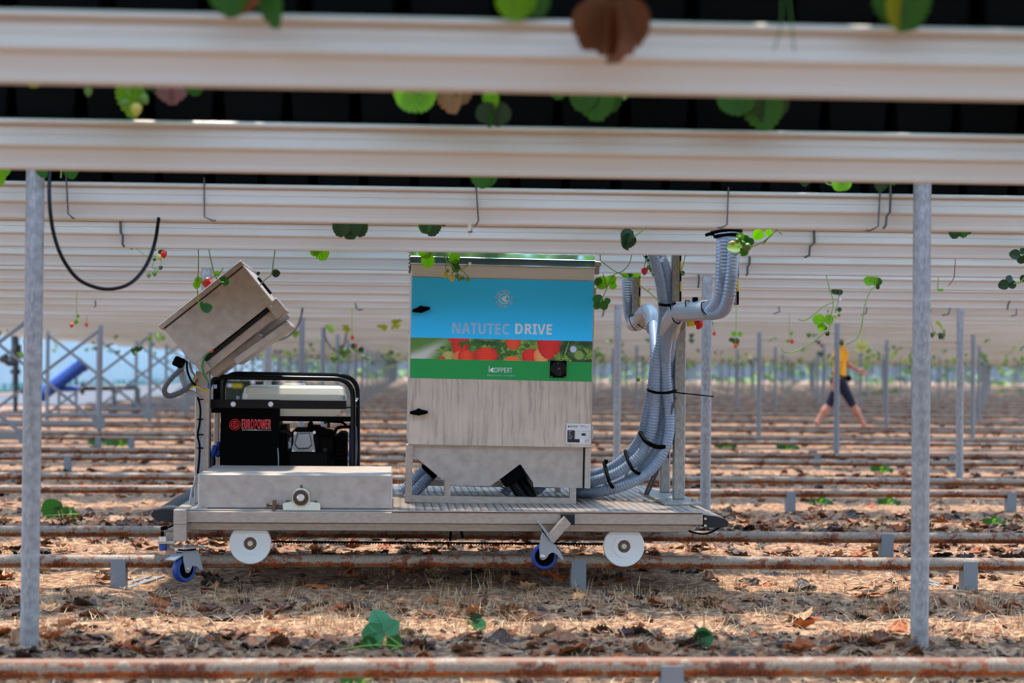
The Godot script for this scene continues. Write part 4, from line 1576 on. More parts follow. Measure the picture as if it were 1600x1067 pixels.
# ---- tilted control console on its pillar
func build_console() -> void:
	var t := thing("control_console", "tilted stainless steel control box on a pillar beside the black generator", "control box")
	var D := 9.3
	var b := MB.new()
	fb(b, 304, 580, 326, 795, D + 0.12, D + 0.19)
	part("pillar", b, M.steel_frame, t)
	b = MB.new()
	fb(b, 334, 590, 342, 795, D + 0.72, D + 0.78)
	part("pillar", b, M.steel_frame, t)
	# box: local x along the slope, y up out of the slope
	var tl := at(257, 514.5, D)
	var br := at(426, 472, D)
	var bl := at(302, 570.5, D)
	var ang := atan2(br.y - bl.y, br.x - bl.x)
	var m := D / LENS
	var w := 157.5 * m
	var h := 71.5 * m
	var dz := 0.96
	var k := Node3D.new()
	k.name = "housing"
	t.add_child(k)
	k.transform = Transform3D(Basis(Vector3.BACK, ang), bl)
	b = MB.new()
	b.bx(Vector3(0, 0, -dz), Vector3(w, h, 0), 0.003)
	part("box_shell", b, M.steel, k)
	b = MB.new()
	b.bx(Vector3(-0.012, h + 0.005, -dz - 0.012), Vector3(w + 0.004, h + 0.03, 0.012), 0.003)
	part("lid", b, M.steel_frame, k)
	b = MB.new()
	b.bx(Vector3(0.004, h - 0.002, -dz + 0.004), Vector3(w - 0.006, h + 0.006, -0.004), 0.001)
	part("lid_seal", b, M.slit, k)
	b = MB.new()
	var kx := w * 0.60
	b.lathe(Transform3D(Basis(), Vector3(kx, h + 0.03, -0.14)), PackedVector2Array([Vector2(0.022, 0), Vector2(0.022, 0.012), Vector2(0.0235, 0.016), Vector2(0.0235, 0.042), Vector2(0.021, 0.046), Vector2(0.0, 0.047)]), 28)
	part("stop_button", b, M.red_knob, k)
	b = MB.new()
	b.bx(Vector3(w * 0.97, h * 0.3, -0.45), Vector3(w + 0.012, h * 0.75, -0.36), 0.004)
	part("cable_gland", b, M.black, k)
	# bracket below the box
	b = MB.new()
	b.bx(Vector3(0.012, -0.062, -0.11), Vector3(w - 0.006, -0.021, -0.05), 0.002)
	var hb := part("bracket_rail", b, M.steel_frame, t)
	hb.transform = k.transform
	b = MB.new()
	b.bx(Vector3(0.012, -0.062, -dz + 0.05), Vector3(w - 0.006, -0.021, -dz + 0.1), 0.002)
	hb = part("bracket_rail", b, M.steel_frame, t)
	hb.transform = k.transform
	b = MB.new()
	b.bx(Vector3(w - 0.038, -0.075, -0.2), Vector3(w + 0.024, 0.006, 0.002), 0.003)
	hb = part("bracket_end", b, M.steel_frame, t)
	hb.transform = k.transform
	b = MB.new()
	b.bx(Vector3(0.006, -0.065, -0.2), Vector3(0.055, 0.004, 0.001), 0.003)
	hb = part("bracket_end", b, M.steel_frame, t)
	hb.transform = k.transform
	b = MB.new()
	b.bx(Vector3(0.05, -0.02, -dz + 0.1), Vector3(w - 0.04, -0.004, -0.03), 0.002)
	hb = part("gap_strip", b, M.slit, t)
	hb.transform = k.transform
	b = MB.new()
	b.box(Transform3D(Basis(Vector3.BACK, -0.06), Vector3(w * 0.66, -0.115, -0.25)), Vector3(w * 0.66, 0.032, 0.4), 0.002)
	b.box(Transform3D(Basis(Vector3.BACK, -0.06), Vector3(w * 0.66, -0.09, -0.3)), Vector3(w * 0.64, 0.01, 0.3), 0.002)
	hb = part("under_tray", b, M.steel, t)
	hb.transform = k.transform
	b = MB.new()
	b.bar(Vector3(0.03, -0.075, -0.3), Vector3(0.32, -0.085, -0.3), 0.36, 0.045)
	hb = part("support_channel", b, M.steel_frame, t)
	hb.transform = k.transform
	b = MB.new()
	for p in [[0.03, -0.012], [w - 0.02, -0.012]]:
		b.lathe(facing(Vector3(p[0], p[1], 0.003)), PackedVector2Array([Vector2(0.006, -0.004), Vector2(0.005, 0.004), Vector2(0.0, 0.005)]), 12)
	hb = part("bracket_bolt", b, M.chrome, t)
	hb.transform = k.transform
	# corrugated conduit and cables
	b = MB.new()
	b.bar(at(283, 559, D - 0.01), at(276, 573, D - 0.01), 0.05, 0.05, Vector3.UP, 0.006)
	part("gland_block", b, M.black, t)
	var path := even(curve(line3([[283, 577, D - 0.02], [272, 587, D - 0.05], [263, 597, D - 0.06], [257, 607, D - 0.06], [258, 615, D - 0.05], [265, 618.5, D - 0.03], [277, 615, D], [290, 608, D + 0.04], [302, 599, D + 0.1], [308, 588, D + 0.14]], D), 8), 0.0022)
	var rr := PackedFloat32Array()
	for i in path.size():
		rr.append(0.0128 if i % 4 < 2 else 0.0104)
	b = MB.new()
	b.tube(path, rr, 14)
	part("corrugated_conduit", b, M.conduit, t)
	b = MB.new()
	for c in [[[285, 560], [279, 572], [280, 585], [286, 602], [290, 612], [298, 613], [307, 618], [313, 632], [315, 655], [311, 680], [314, 700], [312, 740], [308, 790]], [[290, 562], [286, 575], [289, 592], [292, 611]], [[296, 566], [299, 578], [305, 588]], [[287, 560], [283, 576], [286, 594], [289, 611], [300, 611], [310, 620], [315, 640], [316, 670], [315, 700], [313, 760]]]:
		b.tube(curve(line3(c, D + 0.07), 6), PackedFloat32Array([0.0055]), 8)
	part("grey_cables", b, M.grey_cable, t)
	b = MB.new()
	for c in [[[292, 564], [293, 580], [299, 595], [306, 602]], [[309, 620], [313, 638], [312, 660], [309, 680], [312, 700], [309, 740]]]:
		b.tube(curve(line3(c, D + 0.06), 6), PackedFloat32Array([0.0048]), 8)
	for y in [624, 655, 679, 700]:
		b.bar(at(308, y, D + 0.06), at(318, y, D + 0.06), 0.012, 0.006)
	part("black_cable", b, M.black, t)
	b = MB.new()
	b.tube(curve(line3([[331, 549], [324, 553], [319, 560], [316, 572], [318, 584], [323, 592], [326, 598]], D - 0.02), 6), PackedFloat32Array([0.0045]), 8)
	part("earth_wire", b, M.green_wire, t)
	b = MB.new()
	b.tube(curve(line3([[308, 588], [303, 596], [300, 603]], D + 0.08), 6), PackedFloat32Array([0.004]), 8)
	b.tube(curve(line3([[296, 608], [302, 604], [310, 605.5], [318, 610], [324, 611.5], [326, 604]], D + 0.05), 6), PackedFloat32Array([0.004]), 8)
	part("yellow_wire", b, M.yellow_wire, t)
	b = MB.new()
	b.bar(at(333, 547, D - 0.02), at(329, 550, D - 0.02), 0.012, 0.012)
	part("wire_lug", b, M.berry_orange, t)
	b = MB.new()
	b.bar(at(326, 598, D - 0.0), at(325.5, 607, D), 0.012, 0.012)
	part("wire_sleeve", b, M.filter_blue, t)
	b = MB.new()
	b.tube(curve(line3([[301, 760], [299, 775], [303, 790], [307, 796]], D - 0.3), 6), PackedFloat32Array([0.005]), 8)
	b.tube(curve(line3([[306, 745], [301, 765], [297, 780], [298, 793]], D - 0.3), 6), PackedFloat32Array([0.004]), 8)
	part("grey_cables", b, M.grey_cable, t)


# ---- dispensing cabinet
func build_cabinet() -> void:
	var D := 9.3
	var m := D / LENS
	var t := thing("dispensing_cabinet", "tall stainless dispensing cabinet with blue door, strawberry picture strip and hopper bottom", "cabinet", at(632.3, 785, D), "", Basis(Vector3.BACK, -0.0115))
	# local pixel frame: u to the right, v down from the top of the grey strip
	var top := 372.0 * m
	var P := func(u: float, v: float, z := 0.0) -> Vector3:
		return Vector3((u + 2.0) * m, top - v * m, z)
	var B := func(b: MB, u0: float, v0: float, u1: float, v1: float, z0: float, z1: float, bev := 0.002) -> void:
		b.bx(P.call(u0, v1, z1), P.call(u1, v0, z0), bev)
	var deep := -0.92
	var b := MB.new()
	B.call(b, 1, 0, 288, 281, -0.02, deep, 0.004)
	part("body", b, M.steel, t)
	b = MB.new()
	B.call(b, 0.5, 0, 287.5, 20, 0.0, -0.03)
	part("top_strip", b, M.lightened_scuffed_sheet, t)
	# lid: bright folded sheet, sloping back in two steps
	b = MB.new()
	var pr := [[0.006, 0.0], [0.006, 0.004], [-0.004, 0.006], [-0.012, 0.036], [-0.016, 0.038], [-0.018, 0.040], [-0.03, 0.062], [-0.06, 0.066], [-0.9, 0.066], [-0.9, 0.0]]
	var l0 := 0.5 * m
	var l1 := 290.0 * m
	for i in pr.size() - 1:
		var p := Vector3(l0, top + pr[i][1], pr[i][0])
		var q := Vector3(l0, top + pr[i + 1][1], pr[i + 1][0])
		var w := Vector3(l1 - l0, 0, 0)
		var nn := Vector3(0, pr[i][0] - pr[i + 1][0], pr[i + 1][1] - pr[i][1]).normalized()
		if i == pr.size() - 2:
			nn = Vector3(0, 0, -1)
		b.quad(p, p + w, q + w, q, nn)
	var lid := part("lid", b, M.galv_sheet, t)
	b = MB.new()
	var ends := PackedVector2Array()
	for p in pr:
		ends.append(Vector2(p[0], p[1]))
	for xx in [l0 - 0.002, l1]:
		b.prism(Transform3D(Basis(Vector3(0, 0, 1), Vector3(0, 1, 0), Vector3(-1, 0, 0)), Vector3(xx, top, 0)), ends, 0.004)
	part("lid_end", b, M.steel_frame, lid)
	b = MB.new()
	for k in 5:
		b.ball(Vector3(l0 - 0.004, top - 0.012 + k * 0.017, -0.01 + 0.0 * k), Vector3(0.004, 0.005, 0.004), 6, 4)
	part("hinge_rivet", b, M.brown_hub, lid)
	b = MB.new()
	B.call(b, 288, -13, 302, -6, -0.1, -0.2)
	B.call(b, 289, -6, 300, 7, -0.12, -0.2)
	part("lid_latch", b, M.steel, t)
	# door
	b = MB.new()
	B.call(b, 1.5, 20, 287, 281, 0.006, -0.02)
	var door := part("door", b, M.steel, t)
	b = MB.new()
	b.quad(P.call(2, 281, 0.0068), P.call(287, 281, 0.0068), P.call(287, 178, 0.0068), P.call(2, 178, 0.0068), Vector3.BACK)
	part("streaked_sheet", b, M.steel_runs, door)
	b = MB.new()
	B.call(b, 2, 20.5, 286.5, 114.5, 0.0075, 0.006, 0.0003)
	part("blue_sticker", b, M.blue_print, door)
	b = MB.new()
	B.call(b, 2, 147.5, 286.5, 178, 0.0075, 0.006, 0.0003)
	part("green_sticker", b, M.green_print, door)
	b = MB.new()
	var z := 0.0074
	b.quad(P.call(2, 147.5, z), P.call(286.5, 147.5, z), P.call(286.5, 114.5, z), P.call(2, 114.5, z), Vector3.BACK)
	part("strawberry_picture", b, M.berry_print, door)
	z = 0.0078
	var X := func(u: float, v: float, a := 0.0) -> Transform3D:
		return Transform3D(Basis(Vector3.BACK, a), P.call(u, v, z))
	text_part("title_lettering", [["NATUTEC", "Droid Sans", 600, 89.5 * m, 17.2 * m, X.call(111.2, 98.6)]], M.pale_print, door)
	text_part("title_lettering", [["DRIVE", "Droid Sans", 700, 57.5 * m, 16.2 * m, X.call(193.8, 97.4)]], M.white_print, door)
	var letters := []
	var word := "PARTNERS WITH NATURE "
	for i in word.length():
		if word[i] == " ":
			continue
		var a := deg_to_rad(-86.6 + 360.0 / word.length() * (i + 0.5))
		var c: Vector3 = P.call(146.5, 51.0, z) + Vector3(sin(a), cos(a), 0) * 12.2 * m
		letters.append([word[i], "Droid Sans", 700, (3.2 if word[i] != "I" else 1.0) * m, 4.6 * m, Transform3D(Basis(Vector3.BACK, -a), c)])
	text_part("emblem_lettering", letters, M.pale_print, door)
	b = MB.new()
	b.lathe(facing(P.call(146.5, 51.0, z)), PackedVector2Array([Vector2(8.1 * m, -0.001), Vector2(8.1 * m, 0.0), Vector2(7.1 * m, 0.0), Vector2(7.1 * m, -0.001)]), 36)
	var ce: Vector3 = P.call(146.5, 51.0, z)
	b.prism(Transform3D(Basis(), ce), PackedVector2Array([Vector2(-5.0, 0) * m, Vector2(0.2, 4.6) * m, Vector2(5.0, 4.6) * m, Vector2(2.2, 0) * m, Vector2(5.0, -4.6) * m, Vector2(0.2, -4.6) * m]), 0.001)
	part("emblem", b, M.white_print, door)
	# name on the green band: a k whose arms form a double arrow, then OPPERT
	text_part("brand_lettering", [["OPPERT", "Droid Sans", 400, 28 * m, 7.6 * m, X.call(147.5, 162.6)]], M.white_print, door)
	b = MB.new()
	var kk: Vector3 = P.call(125.2, 161.8, z)
	for q in [PackedVector2Array([Vector2(-0.4, -4.6), Vector2(0.4, -4.6), Vector2(0.4, 5.0), Vector2(-0.4, 5.0)]), PackedVector2Array([Vector2(1.0, -1.0), Vector2(4.4, 2.4), Vector2(8.0, 2.4), Vector2(5.4, -1.0), Vector2(8.0, -4.4), Vector2(4.4, -4.4)])]:
		var sc := PackedVector2Array()
		for e in q:
			sc.append(e * m)
		b.prism(Transform3D(Basis(), kk), sc, 0.0008)
	part("brand_mark", b, M.white_print, door)
	text_part("brand_subtitle", [["BIOLOGICAL SYSTEMS", "Droid Sans", 400, 43 * m, 1.9 * m, X.call(144, 171.2)]], M.pale_print, door)
	# wing handles
	for hd in [[17, 71, 0.16], [17, 231, 0.03]]:
		b = MB.new()
		var c: Vector3 = P.call(hd[0], hd[1], 0.03)
		b.lathe(facing(P.call(hd[0], hd[1] - 0.5, 0.006)), PackedVector2Array([Vector2(0.017, 0), Vector2(0.017, 0.02), Vector2(0.013, 0.03), Vector2(0.0, 0.032)]), 20)
		var wing := PackedVector2Array()
		for p in [[-14.2, -2.2], [-13.8, 1.6], [-4, 4.2], [4, 4.4], [13.6, 2.4], [14.2, -1.6], [5, -4.0], [-5, -4.2]]:
			wing.append(Vector2(p[0], p[1]) * m)
		b.prism(Transform3D(Basis(Vector3.BACK, hd[2]), c + Vector3(0, 0, 0.006)), wing, 0.014)
		part("wing_handle", b, M.black, door)
	# main switch
	b = MB.new()
	B.call(b, 220.5, 146, 246.5, 172.5, 0.014, 0.006, 0.002)
	var sw := part("main_switch", b, M.black, door)
	b = MB.new()
	b.lathe(facing(P.call(233.5, 158.5, 0.012)), PackedVector2Array([Vector2(0.036, 0.0), Vector2(0.036, 0.012), Vector2(0.033, 0.015), Vector2(0.0, 0.015)]), 36)
	B.call(b, 230.6, 155, 236.4, 170.5, 0.042, 0.02, 0.004)
	part("switch_knob", b, M.black_gloss, sw)
	text_part("switch_letters", [["OFF", "Droid Sans", 400, 3.2 * m, 1.2 * m, X.call(222.8 + 0.4, 170.9) * Transform3D(Basis(), Vector3(0, 0, 0.0068))], ["ON", "Droid Sans", 400, 2.6 * m, 1.2 * m, X.call(244.0, 170.9) * Transform3D(Basis(), Vector3(0, 0, 0.0068))], ["0", "Droid Sans", 700, 0.9 * m, 1.3 * m, X.call(233.4, 158.4) * Transform3D(Basis(), Vector3(0, 0, 0.036))], ["I", "Droid Sans", 700, 0.5 * m, 1.2 * m, X.call(232.8, 150.4) * Transform3D(Basis(), Vector3(0, 0, 0.02))]], M.white_print, sw)
	# rating plate
	b = MB.new()
	B.call(b, 248.5, 244, 286.5, 275.5, 0.0085, 0.006, 0.0004)
	var rp := part("rating_plate", b, M.plate, door)
	z = 0.0088
	b = MB.new()
	for r in [[250, 254.5, 261.5, 273.5], [261.5, 268, 269.5, 273.5], [272.2, 258.8, 278.6, 262.8]]:
		B.call(b, r[0], r[1], r[2], r[3], 0.0089, 0.0084, 0.0001)
	for k in 4:
		b.bx(P.call(262.5, 255.2 + k * 3.6, 0.0086), P.call(285, 255.5 + k * 3.6, 0.0089), 0.0001)
	for k in [262.5, 279.4, 285]:
		b.bx(P.call(k, 255, 0.0086), P.call(k + 0.3, 266.3, 0.0089), 0.0001)
	B.call(b, 250.6, 247.6, 252.4, 249.8, 0.0089, 0.0084, 0.0001)
	part("plate_print", b, M.ink, rp)
	var XP := func(u: float, v: float) -> Transform3D:
		return Transform3D(Basis(), P.call(u, v, 0.0092))
	text_part("plate_lettering", [["KOPPERT", "Droid Sans", 400, 14 * m, 3.2 * m, XP.call(259.4, 248.6)], ["CE", "Droid Sans", 400, 6.4 * m, 4.6 * m, XP.call(281.4, 270.8)], ["KOPPERT B.V.", "Droid Sans", 400, 7 * m, 1.0 * m, XP.call(274.2, 246.6)], ["BIOLOGICAL SYSTEMS", "Droid Sans", 400, 12 * m, 0.9 * m, XP.call(277, 248.4)], ["www.koppert.com", "Droid Sans", 400, 11 * m, 0.9 * m, XP.call(276.4, 250.2)]], M.ink, rp)
	text_part("plate_fields", [["Model", "Droid Sans", 400, 4.4 * m, 1.1 * m, XP.call(254.2, 256.4)], ["Type", "Droid Sans", 400, 3.2 * m, 1.1 * m, XP.call(253.6, 258.6)], ["Year", "Droid Sans", 400, 3.2 * m, 1.1 * m, XP.call(253.6, 260.8)], ["Voltage", "Droid Sans", 400, 5.6 * m, 1.1 * m, XP.call(254.8, 263.0)], ["Frequency", "Droid Sans", 400, 6.6 * m, 1.1 * m, XP.call(255.3, 265.2)], ["Weight", "Droid Sans", 400, 4.8 * m, 1.1 * m, XP.call(254.4, 267.4)]], M.white_print, rp)
	# door seam and hinges on the right side
	b = MB.new()
	B.call(b, 286.8, 20, 288.4, 281, 0.002, -0.03, 0.0004)
	part("side_return", b, M.steel_frame, t)
	for v in [[32, 50], [248, 268]]:
		b = MB.new()
		B.call(b, 288, v[0], 291, v[1], 0.0, -0.05)
		part("hinge", b, M.steel, t)
	# hopper and stand
	b = MB.new()
	var hp := [[5.5, 281], [276, 281], [276, 345], [199, 344.5], [198.5, 338], [177.5, 309], [131.5, 344.5], [67, 344.5], [8, 297]]
	var hv := PackedVector2Array()
	for p in hp:
		var q: Vector3 = P.call(p[0], p[1])
		hv.append(Vector2(q.x, q.y))
	b.prism(Transform3D(Basis(), Vector3(0, 0, -0.012)), hv, 0.6)
	part("hopper", b, M.steel, t)
	b = MB.new()
	B.call(b, 276, 281, 279, 345, -0.02, -0.04, 0.0004)
	part("hopper_slit", b, M.slit, t)
	b = MB.new()
	B.call(b, 279, 281, 288, 345.5, 0.0, -0.6)
	part("side_post", b, M.steel, t)
	b = MB.new()
	B.call(b, -2, 281, 9, 372, 0.0, -0.04)
	part("stand_leg", b, M.steel_frame, t)
	b = MB.new()
	B.call(b, 59, 333, 69, 361, -0.004, -0.04)
	part("stand_leg", b, M.steel_frame, t)
	b = MB.new()
	B.call(b, 255.5, 345, 266, 372, -0.002, -0.04)
	part("stand_leg", b, M.steel_frame, t)
	b = MB.new()
	B.call(b, -2, 360.5, 266, 372, 0.001, -0.04)
	part("stand_rail", b, M.steel_frame, t)
	b = MB.new()
	B.call(b, 0, 351, 266, 362, -0.84, -0.88)
	B.call(b, 0, 281, 9, 372, -0.84, -0.88)
	B.call(b, 256, 281, 266, 372, -0.84, -0.88)
	part("rear_stand", b, M.steel_frame, t)
	# outlet stubs and short hoses below the hopper
	b = MB.new()
	for p in [[158, 344, 156, 342.5]]:
		b.bar(P.call(150, 338, -0.10), P.call(182, 317, -0.10), 0.16, 0.062, Vector3.UP, 0.004)
	part("outlet_flange", b, M.black, t)
	b = MB.new()
	b.bar(P.call(28, 316, -0.3), P.call(47, 335, -0.3), 0.2, 0.035, Vector3.UP, 0.004)
	part("outlet_flange", b, M.black, t)
	for q in [[163, 333, -0.06, 188, 368], [174, 326, -0.10, 200, 364], [36, 322, -0.36, -6, 364], [43, 330, -0.24, 4, 372]]:
		var black: bool = q[0] > 100
		var h := even(PackedVector3Array([P.call(q[0], q[1], q[2]), P.call(q[3], q[4], q[2] - 0.02)]), 0.003)
		var rr := PackedFloat32Array()
		for i in h.size():
			rr.append(0.028 if i % 4 < 2 else 0.0248)
		b = MB.new()
		b.tube(h, rr, 16)
		part("short_hose", b, M.hose if not black else M.black_gloss, t)
	for q in [[190, 322, -0.4, 222, 360], [180, 340, -0.45, 160, 366]]:
		var h := even(PackedVector3Array([P.call(q[0], q[1], q[2]), P.call(q[3], q[4], q[2])]), 0.003)
		var rr := PackedFloat32Array()
		for i in h.size():
			rr.append(0.027 if i % 4 < 2 else 0.024)
		b = MB.new()
		b.tube(h, rr, 16)
		part("short_hose", b, M.hose, t)


# ---- mast with the air hoses
func hose(t: Node3D, pts: Array, r: float, called := "air_hose") -> void:
	var path := even(curve(line3(pts, 9.6), 8), 0.0035)
	var rr := PackedFloat32Array()
	for i in path.size():
		rr.append(r if i % 4 == 0 else r * 0.89 if i % 4 == 2 else r * 0.945)
	var b := MB.new()
	b.tube(path, rr, 18, false)
	part(called, b, M.hose, t)


func hose_tie(t: Node3D, pts: Array, r := 0.006) -> void:
	# a strap round a bundle: closed loop through points [x, y, depth]
	var path := curve(line3(pts + [pts[0]], 9.5), 6)
	var b := MB.new()
	b.tube(path, PackedFloat32Array([r]), 6, false)
	part("cable_tie", b, M.black, t)


func build_mast() -> void:
	var t := thing("hose_mast", "steel mast with bundled clear air hoses and raised outlets beside the cabinet", "mast")
	var D := 9.45
	var b := MB.new()
	# base plate, lying on the deck
	var p0 := at(1035, 793, 9.22)
	var h := at(700, 800, 8.78).y + 0.006
	b.bx(Vector3(at(1037, 793, 9.22).x, h, -10.15), Vector3(at(1096, 793, 9.22).x, h + 0.012, -9.2), 0.002)
	var bp := part("base_plate", b, M.mast, t)
	for q in [[1046, 781.5, 9.3], [1085, 783, 9.3], [1052, 768, 9.9]]:
		b = MB.new()
		var c := at(q[0], q[1], q[2])
		b.cyl(Vector3(c.x, h + 0.012, c.z), Vector3(c.x, h + 0.026, c.z), 0.014, 6)
		part("bolt", b, M.mast, bp)
	var yb := h + 0.012
	var ya := at(1066, 500, D).y
	b = MB.new()
	b.bx(Vector3(at(1053.5, 650, D).x, yb, -D - 0.05), Vector3(at(1071, 650, D).x, ya, -D), 0.004)
	part("pillar", b, M.mast, t)
	b = MB.new()
	b.bx(Vector3(at(1032.5, 700, 9.95).x, yb, -10.0), Vector3(at(1047.5, 700, 9.95).x, at(1040, 655, 9.95).y, -9.95), 0.004)
	part("stub_pillar", b, M.mast, t)
	# arm that runs across the trolley and carries the outlets
	var ay := at(1085, 488, 9.3).y
	var ax := at(1078, 488, 9.3).x
	b = MB.new()
	b.bx(Vector3(ax - 0.03, ay - 0.04, -10.7), Vector3(ax + 0.03, ay + 0.02, -8.45), 0.004)
	part("cross_arm", b, M.elbow, t)
	# three upright outlet channels with hazard tape: [x0, x1, top, bottom, depth]
	for q in [[1136.5, 1152, 372, 476, 8.0], [1050, 1062.5, 392, 471, 9.35], [988.5, 999, 420, 492, 10.95]]:
		b = MB.new()
		fb(b, q[0], q[2], q[1], q[3], q[4], q[4] + 0.05, 0.003)
		var ch := part("outlet_channel", b, M.mast, t)
		var wd: float = (q[1] - q[0]) * 0.13 + 0.6
		var n := 5
		for k in n:
			b = MB.new()
			var y0 := lerpf(q[2], q[3], float(k) / n)
			var y1 := lerpf(q[2], q[3], float(k + 1) / n)
			fb(b, q[1] + 0.1, y0, q[1] + wd, y1, q[4] - 0.003, q[4] + 0.05, 0.0005)
			part("hazard_tape", b, M.tape_yellow if k % 2 else M.black, ch)
	# hoses: a bundle from under the cabinet, round the bend and up the mast
	hose(t, [[905, 768, 9.80], [935, 764, 9.68], [972, 752, 9.60], [1005, 730, 9.55], [1027, 700, 9.52], [1035, 665, 9.52], [1033, 635, 9.50], [1029, 600, 9.48], [1030, 560, 9.46], [1034, 520, 9.42], [1037, 490, 9.38], [1034, 455, 9.36], [1028, 425, 9.34], [1019, 395, 9.3], [1014, 370, 9.3]], 0.0262)
	hose(t, [[905, 758, 9.70], [935, 750, 9.60], [968, 737, 9.54], [998, 713, 9.50], [1015, 685, 9.48], [1021, 655, 9.46], [1023, 630, 9.45], [1024, 600, 9.42], [1027, 560, 9.40], [1037, 520, 9.40], [1045, 490, 9.42], [1044, 455, 9.4], [1041, 425, 9.38], [1032, 395, 9.35], [1030, 370, 9.35]], 0.0262)
	hose(t, [[905, 746, 9.80], [935, 739, 9.72], [963, 726, 9.66], [988, 703, 9.62], [1004, 677, 9.58], [1010, 650, 9.56], [1015, 625, 9.55], [1021, 590, 9.55], [1024, 550, 9.58], [1022, 515, 9.8], [1021, 497, 10.1], [1017, 488, 10.4], [1008, 490, 10.7]], 0.0262)
	hose(t, [[905, 760, 9.92], [938, 757, 9.8], [975, 744, 9.74], [1008, 720, 9.68], [1032, 690, 9.62], [1043, 655, 9.58], [1045, 625, 9.56], [1046, 590, 9.52], [1046, 555, 9.46], [1048, 528, 9.35], [1051, 508, 9.2], [1057, 494, 8.95], [1068, 488, 8.75]], 0.0262)
	hose(t, [[905, 770, 9.72], [940, 768, 9.58], [980, 757, 9.5], [1013, 738, 9.46], [1035, 710, 9.44], [1045, 680, 9.44], [1046, 645, 9.44], [1042, 605, 9.42], [1040, 560, 9.38], [1043, 530, 9.28], [1050, 506, 9.1], [1060, 492, 8.85], [1072, 486, 8.65]], 0.0262)
	# front outlet pair
	hose(t, [[1110, 487, 8.1], [1119, 476, 7.98], [1126, 455, 7.93], [1128, 425, 7.92], [1129, 395, 7.92], [1130, 362, 7.92]], 0.0272, "outlet_hose")
	hose(t, [[1112, 490, 8.06], [1128, 486, 7.96], [1137, 470, 7.9], [1142, 440, 7.88], [1145, 405, 7.88], [1146, 362, 7.88]], 0.0272, "outlet_hose")
	# rear outlet
	hose(t, [[1003, 502, 10.8], [992, 504, 10.95], [983, 494, 11.0], [980, 470, 11.0], [979, 445, 11.0], [980, 425, 11.0]], 0.0275, "outlet_hose")
	hose(t, [[1004, 505, 10.85], [994, 510, 11.02], [985, 500, 11.06], [981.5, 470, 11.08], [982, 425, 11.08]], 0.0275, "outlet_hose")
	# smooth foil-wrapped elbows
	b = MB.new()
	b.tube(curve(line3([[1046, 520, 9.3], [1049, 505, 9.15], [1056, 493, 8.9], [1068, 487, 8.7], [1082, 486, 8.5], [1098, 485, 8.3], [1112, 484, 8.12]], 8.8), 8), PackedFloat32Array([0.046, 0.046, 0.046, 0.047]), 22, true, 0.9)
	part("wrapped_elbow", b, M.elbow, t)
	b = MB.new()
	b.tube(curve(line3([[1022, 512, 9.9], [1020, 495, 10.2], [1012, 487, 10.45], [1004, 492, 10.7], [999, 503, 10.82], [990, 506, 10.95]], 10.4), 8), PackedFloat32Array([0.042]), 22)
	part("wrapped_elbow", b, M.elbow, t)
	for q in [[[1047.5, 479], [1052, 500], [1062, 505], [1058, 490], [1051, 477]], [[1071, 470], [1073, 484], [1084, 498], [1092, 502], [1086, 484], [1078, 471]], [[1096, 473], [1097, 484], [1106, 494], [1113, 498], [1112, 484], [1104, 472]]]:
		b = MB.new()
		var dd: float = [8.82, 8.5, 8.12][0 if q[0][0] < 1060 else 1 if q[0][0] < 1090 else 2]
		var pts := []
		for i in q.size():
			pts.append([q[i][0], q[i][1], dd - 0.06 if i < 3 else dd + 0.05])
		b.tube(curve(line3(pts + [pts[0]], dd), 6), PackedFloat32Array([0.0028]), 6, false)
		part("wire_tie", b, M.black, t)
	for q in [[[984, 492], [984, 502], [990, 513], [995, 516], [994, 503], [989, 493]], [[994, 496], [996, 506], [1006, 513], [1014, 515], [1008, 500], [999, 494]]]:
		var pts := []
		for i in q.size():
			pts.append([q[i][0], q[i][1], 10.75 if i < 3 else 10.95])
		b = MB.new()
		b.tube(curve(line3(pts + [pts[0]], 10.8), 6), PackedFloat32Array([0.0026]), 6, false)
		part("wire_tie", b, M.black, t)
	b = MB.new()
	fb(b, 1084, 464, 1091, 471, 8.35, 8.4)
	part("tie_head", b, M.black, t)
	# clamps on the front outlet
	b = MB.new()
	for q in [[360.5, 0.0], [368, 0.004]]:
		b.tube(curve(line3([[1118, q[0] + 2, 7.86], [1126, q[0], 7.85], [1140, q[0] - 1.5, 7.82], [1152, q[0] - 1, 7.83], [1158, q[0], 7.9], [1150, q[0], 7.99], [1130, q[0], 8.01], [1118, q[0] + 1.5, 7.95], [1118, q[0] + 2, 7.86]], 7.9), 6), PackedFloat32Array([0.0075]), 8, false)
	b.bar(at(1102, 367.5, 7.85), at(1110, 365, 7.85), 0.016, 0.014)
	b.bar(at(1110, 365, 7.85), at(1116, 364, 7.85), 0.02, 0.02)
	b.bar(at(1154, 367, 7.85), at(1161, 368, 7.85), 0.02, 0.02)
	part("outlet_clamp", b, M.black, t)
	# ties round the bundle
	hose_tie(t, [[1031, 475.5, 9.33], [1041, 477, 9.31], [1052, 476, 9.33], [1054, 474, 9.42], [1043, 473, 9.47], [1031, 474, 9.45]], 0.0075)
	hose_tie(t, [[1014, 610, 9.42], [1026, 613.5, 9.38], [1042, 613.5, 9.38], [1054, 611, 9.42], [1055, 608, 9.55], [1036, 608, 9.62], [1014, 608, 9.58]], 0.007)
	hose_tie(t, [[1001, 678, 9.5], [1010, 690, 9.43], [1026, 698, 9.42], [1043, 697, 9.44], [1044, 690, 9.6], [1024, 685, 9.68], [1003, 674, 9.66]], 0.011)
	hose_tie(t, [[977, 706, 9.58], [982, 720, 9.5], [990, 735, 9.46], [1003, 741, 9.48], [1003, 736, 9.66], [990, 720, 9.74], [979, 705, 9.7]], 0.009)
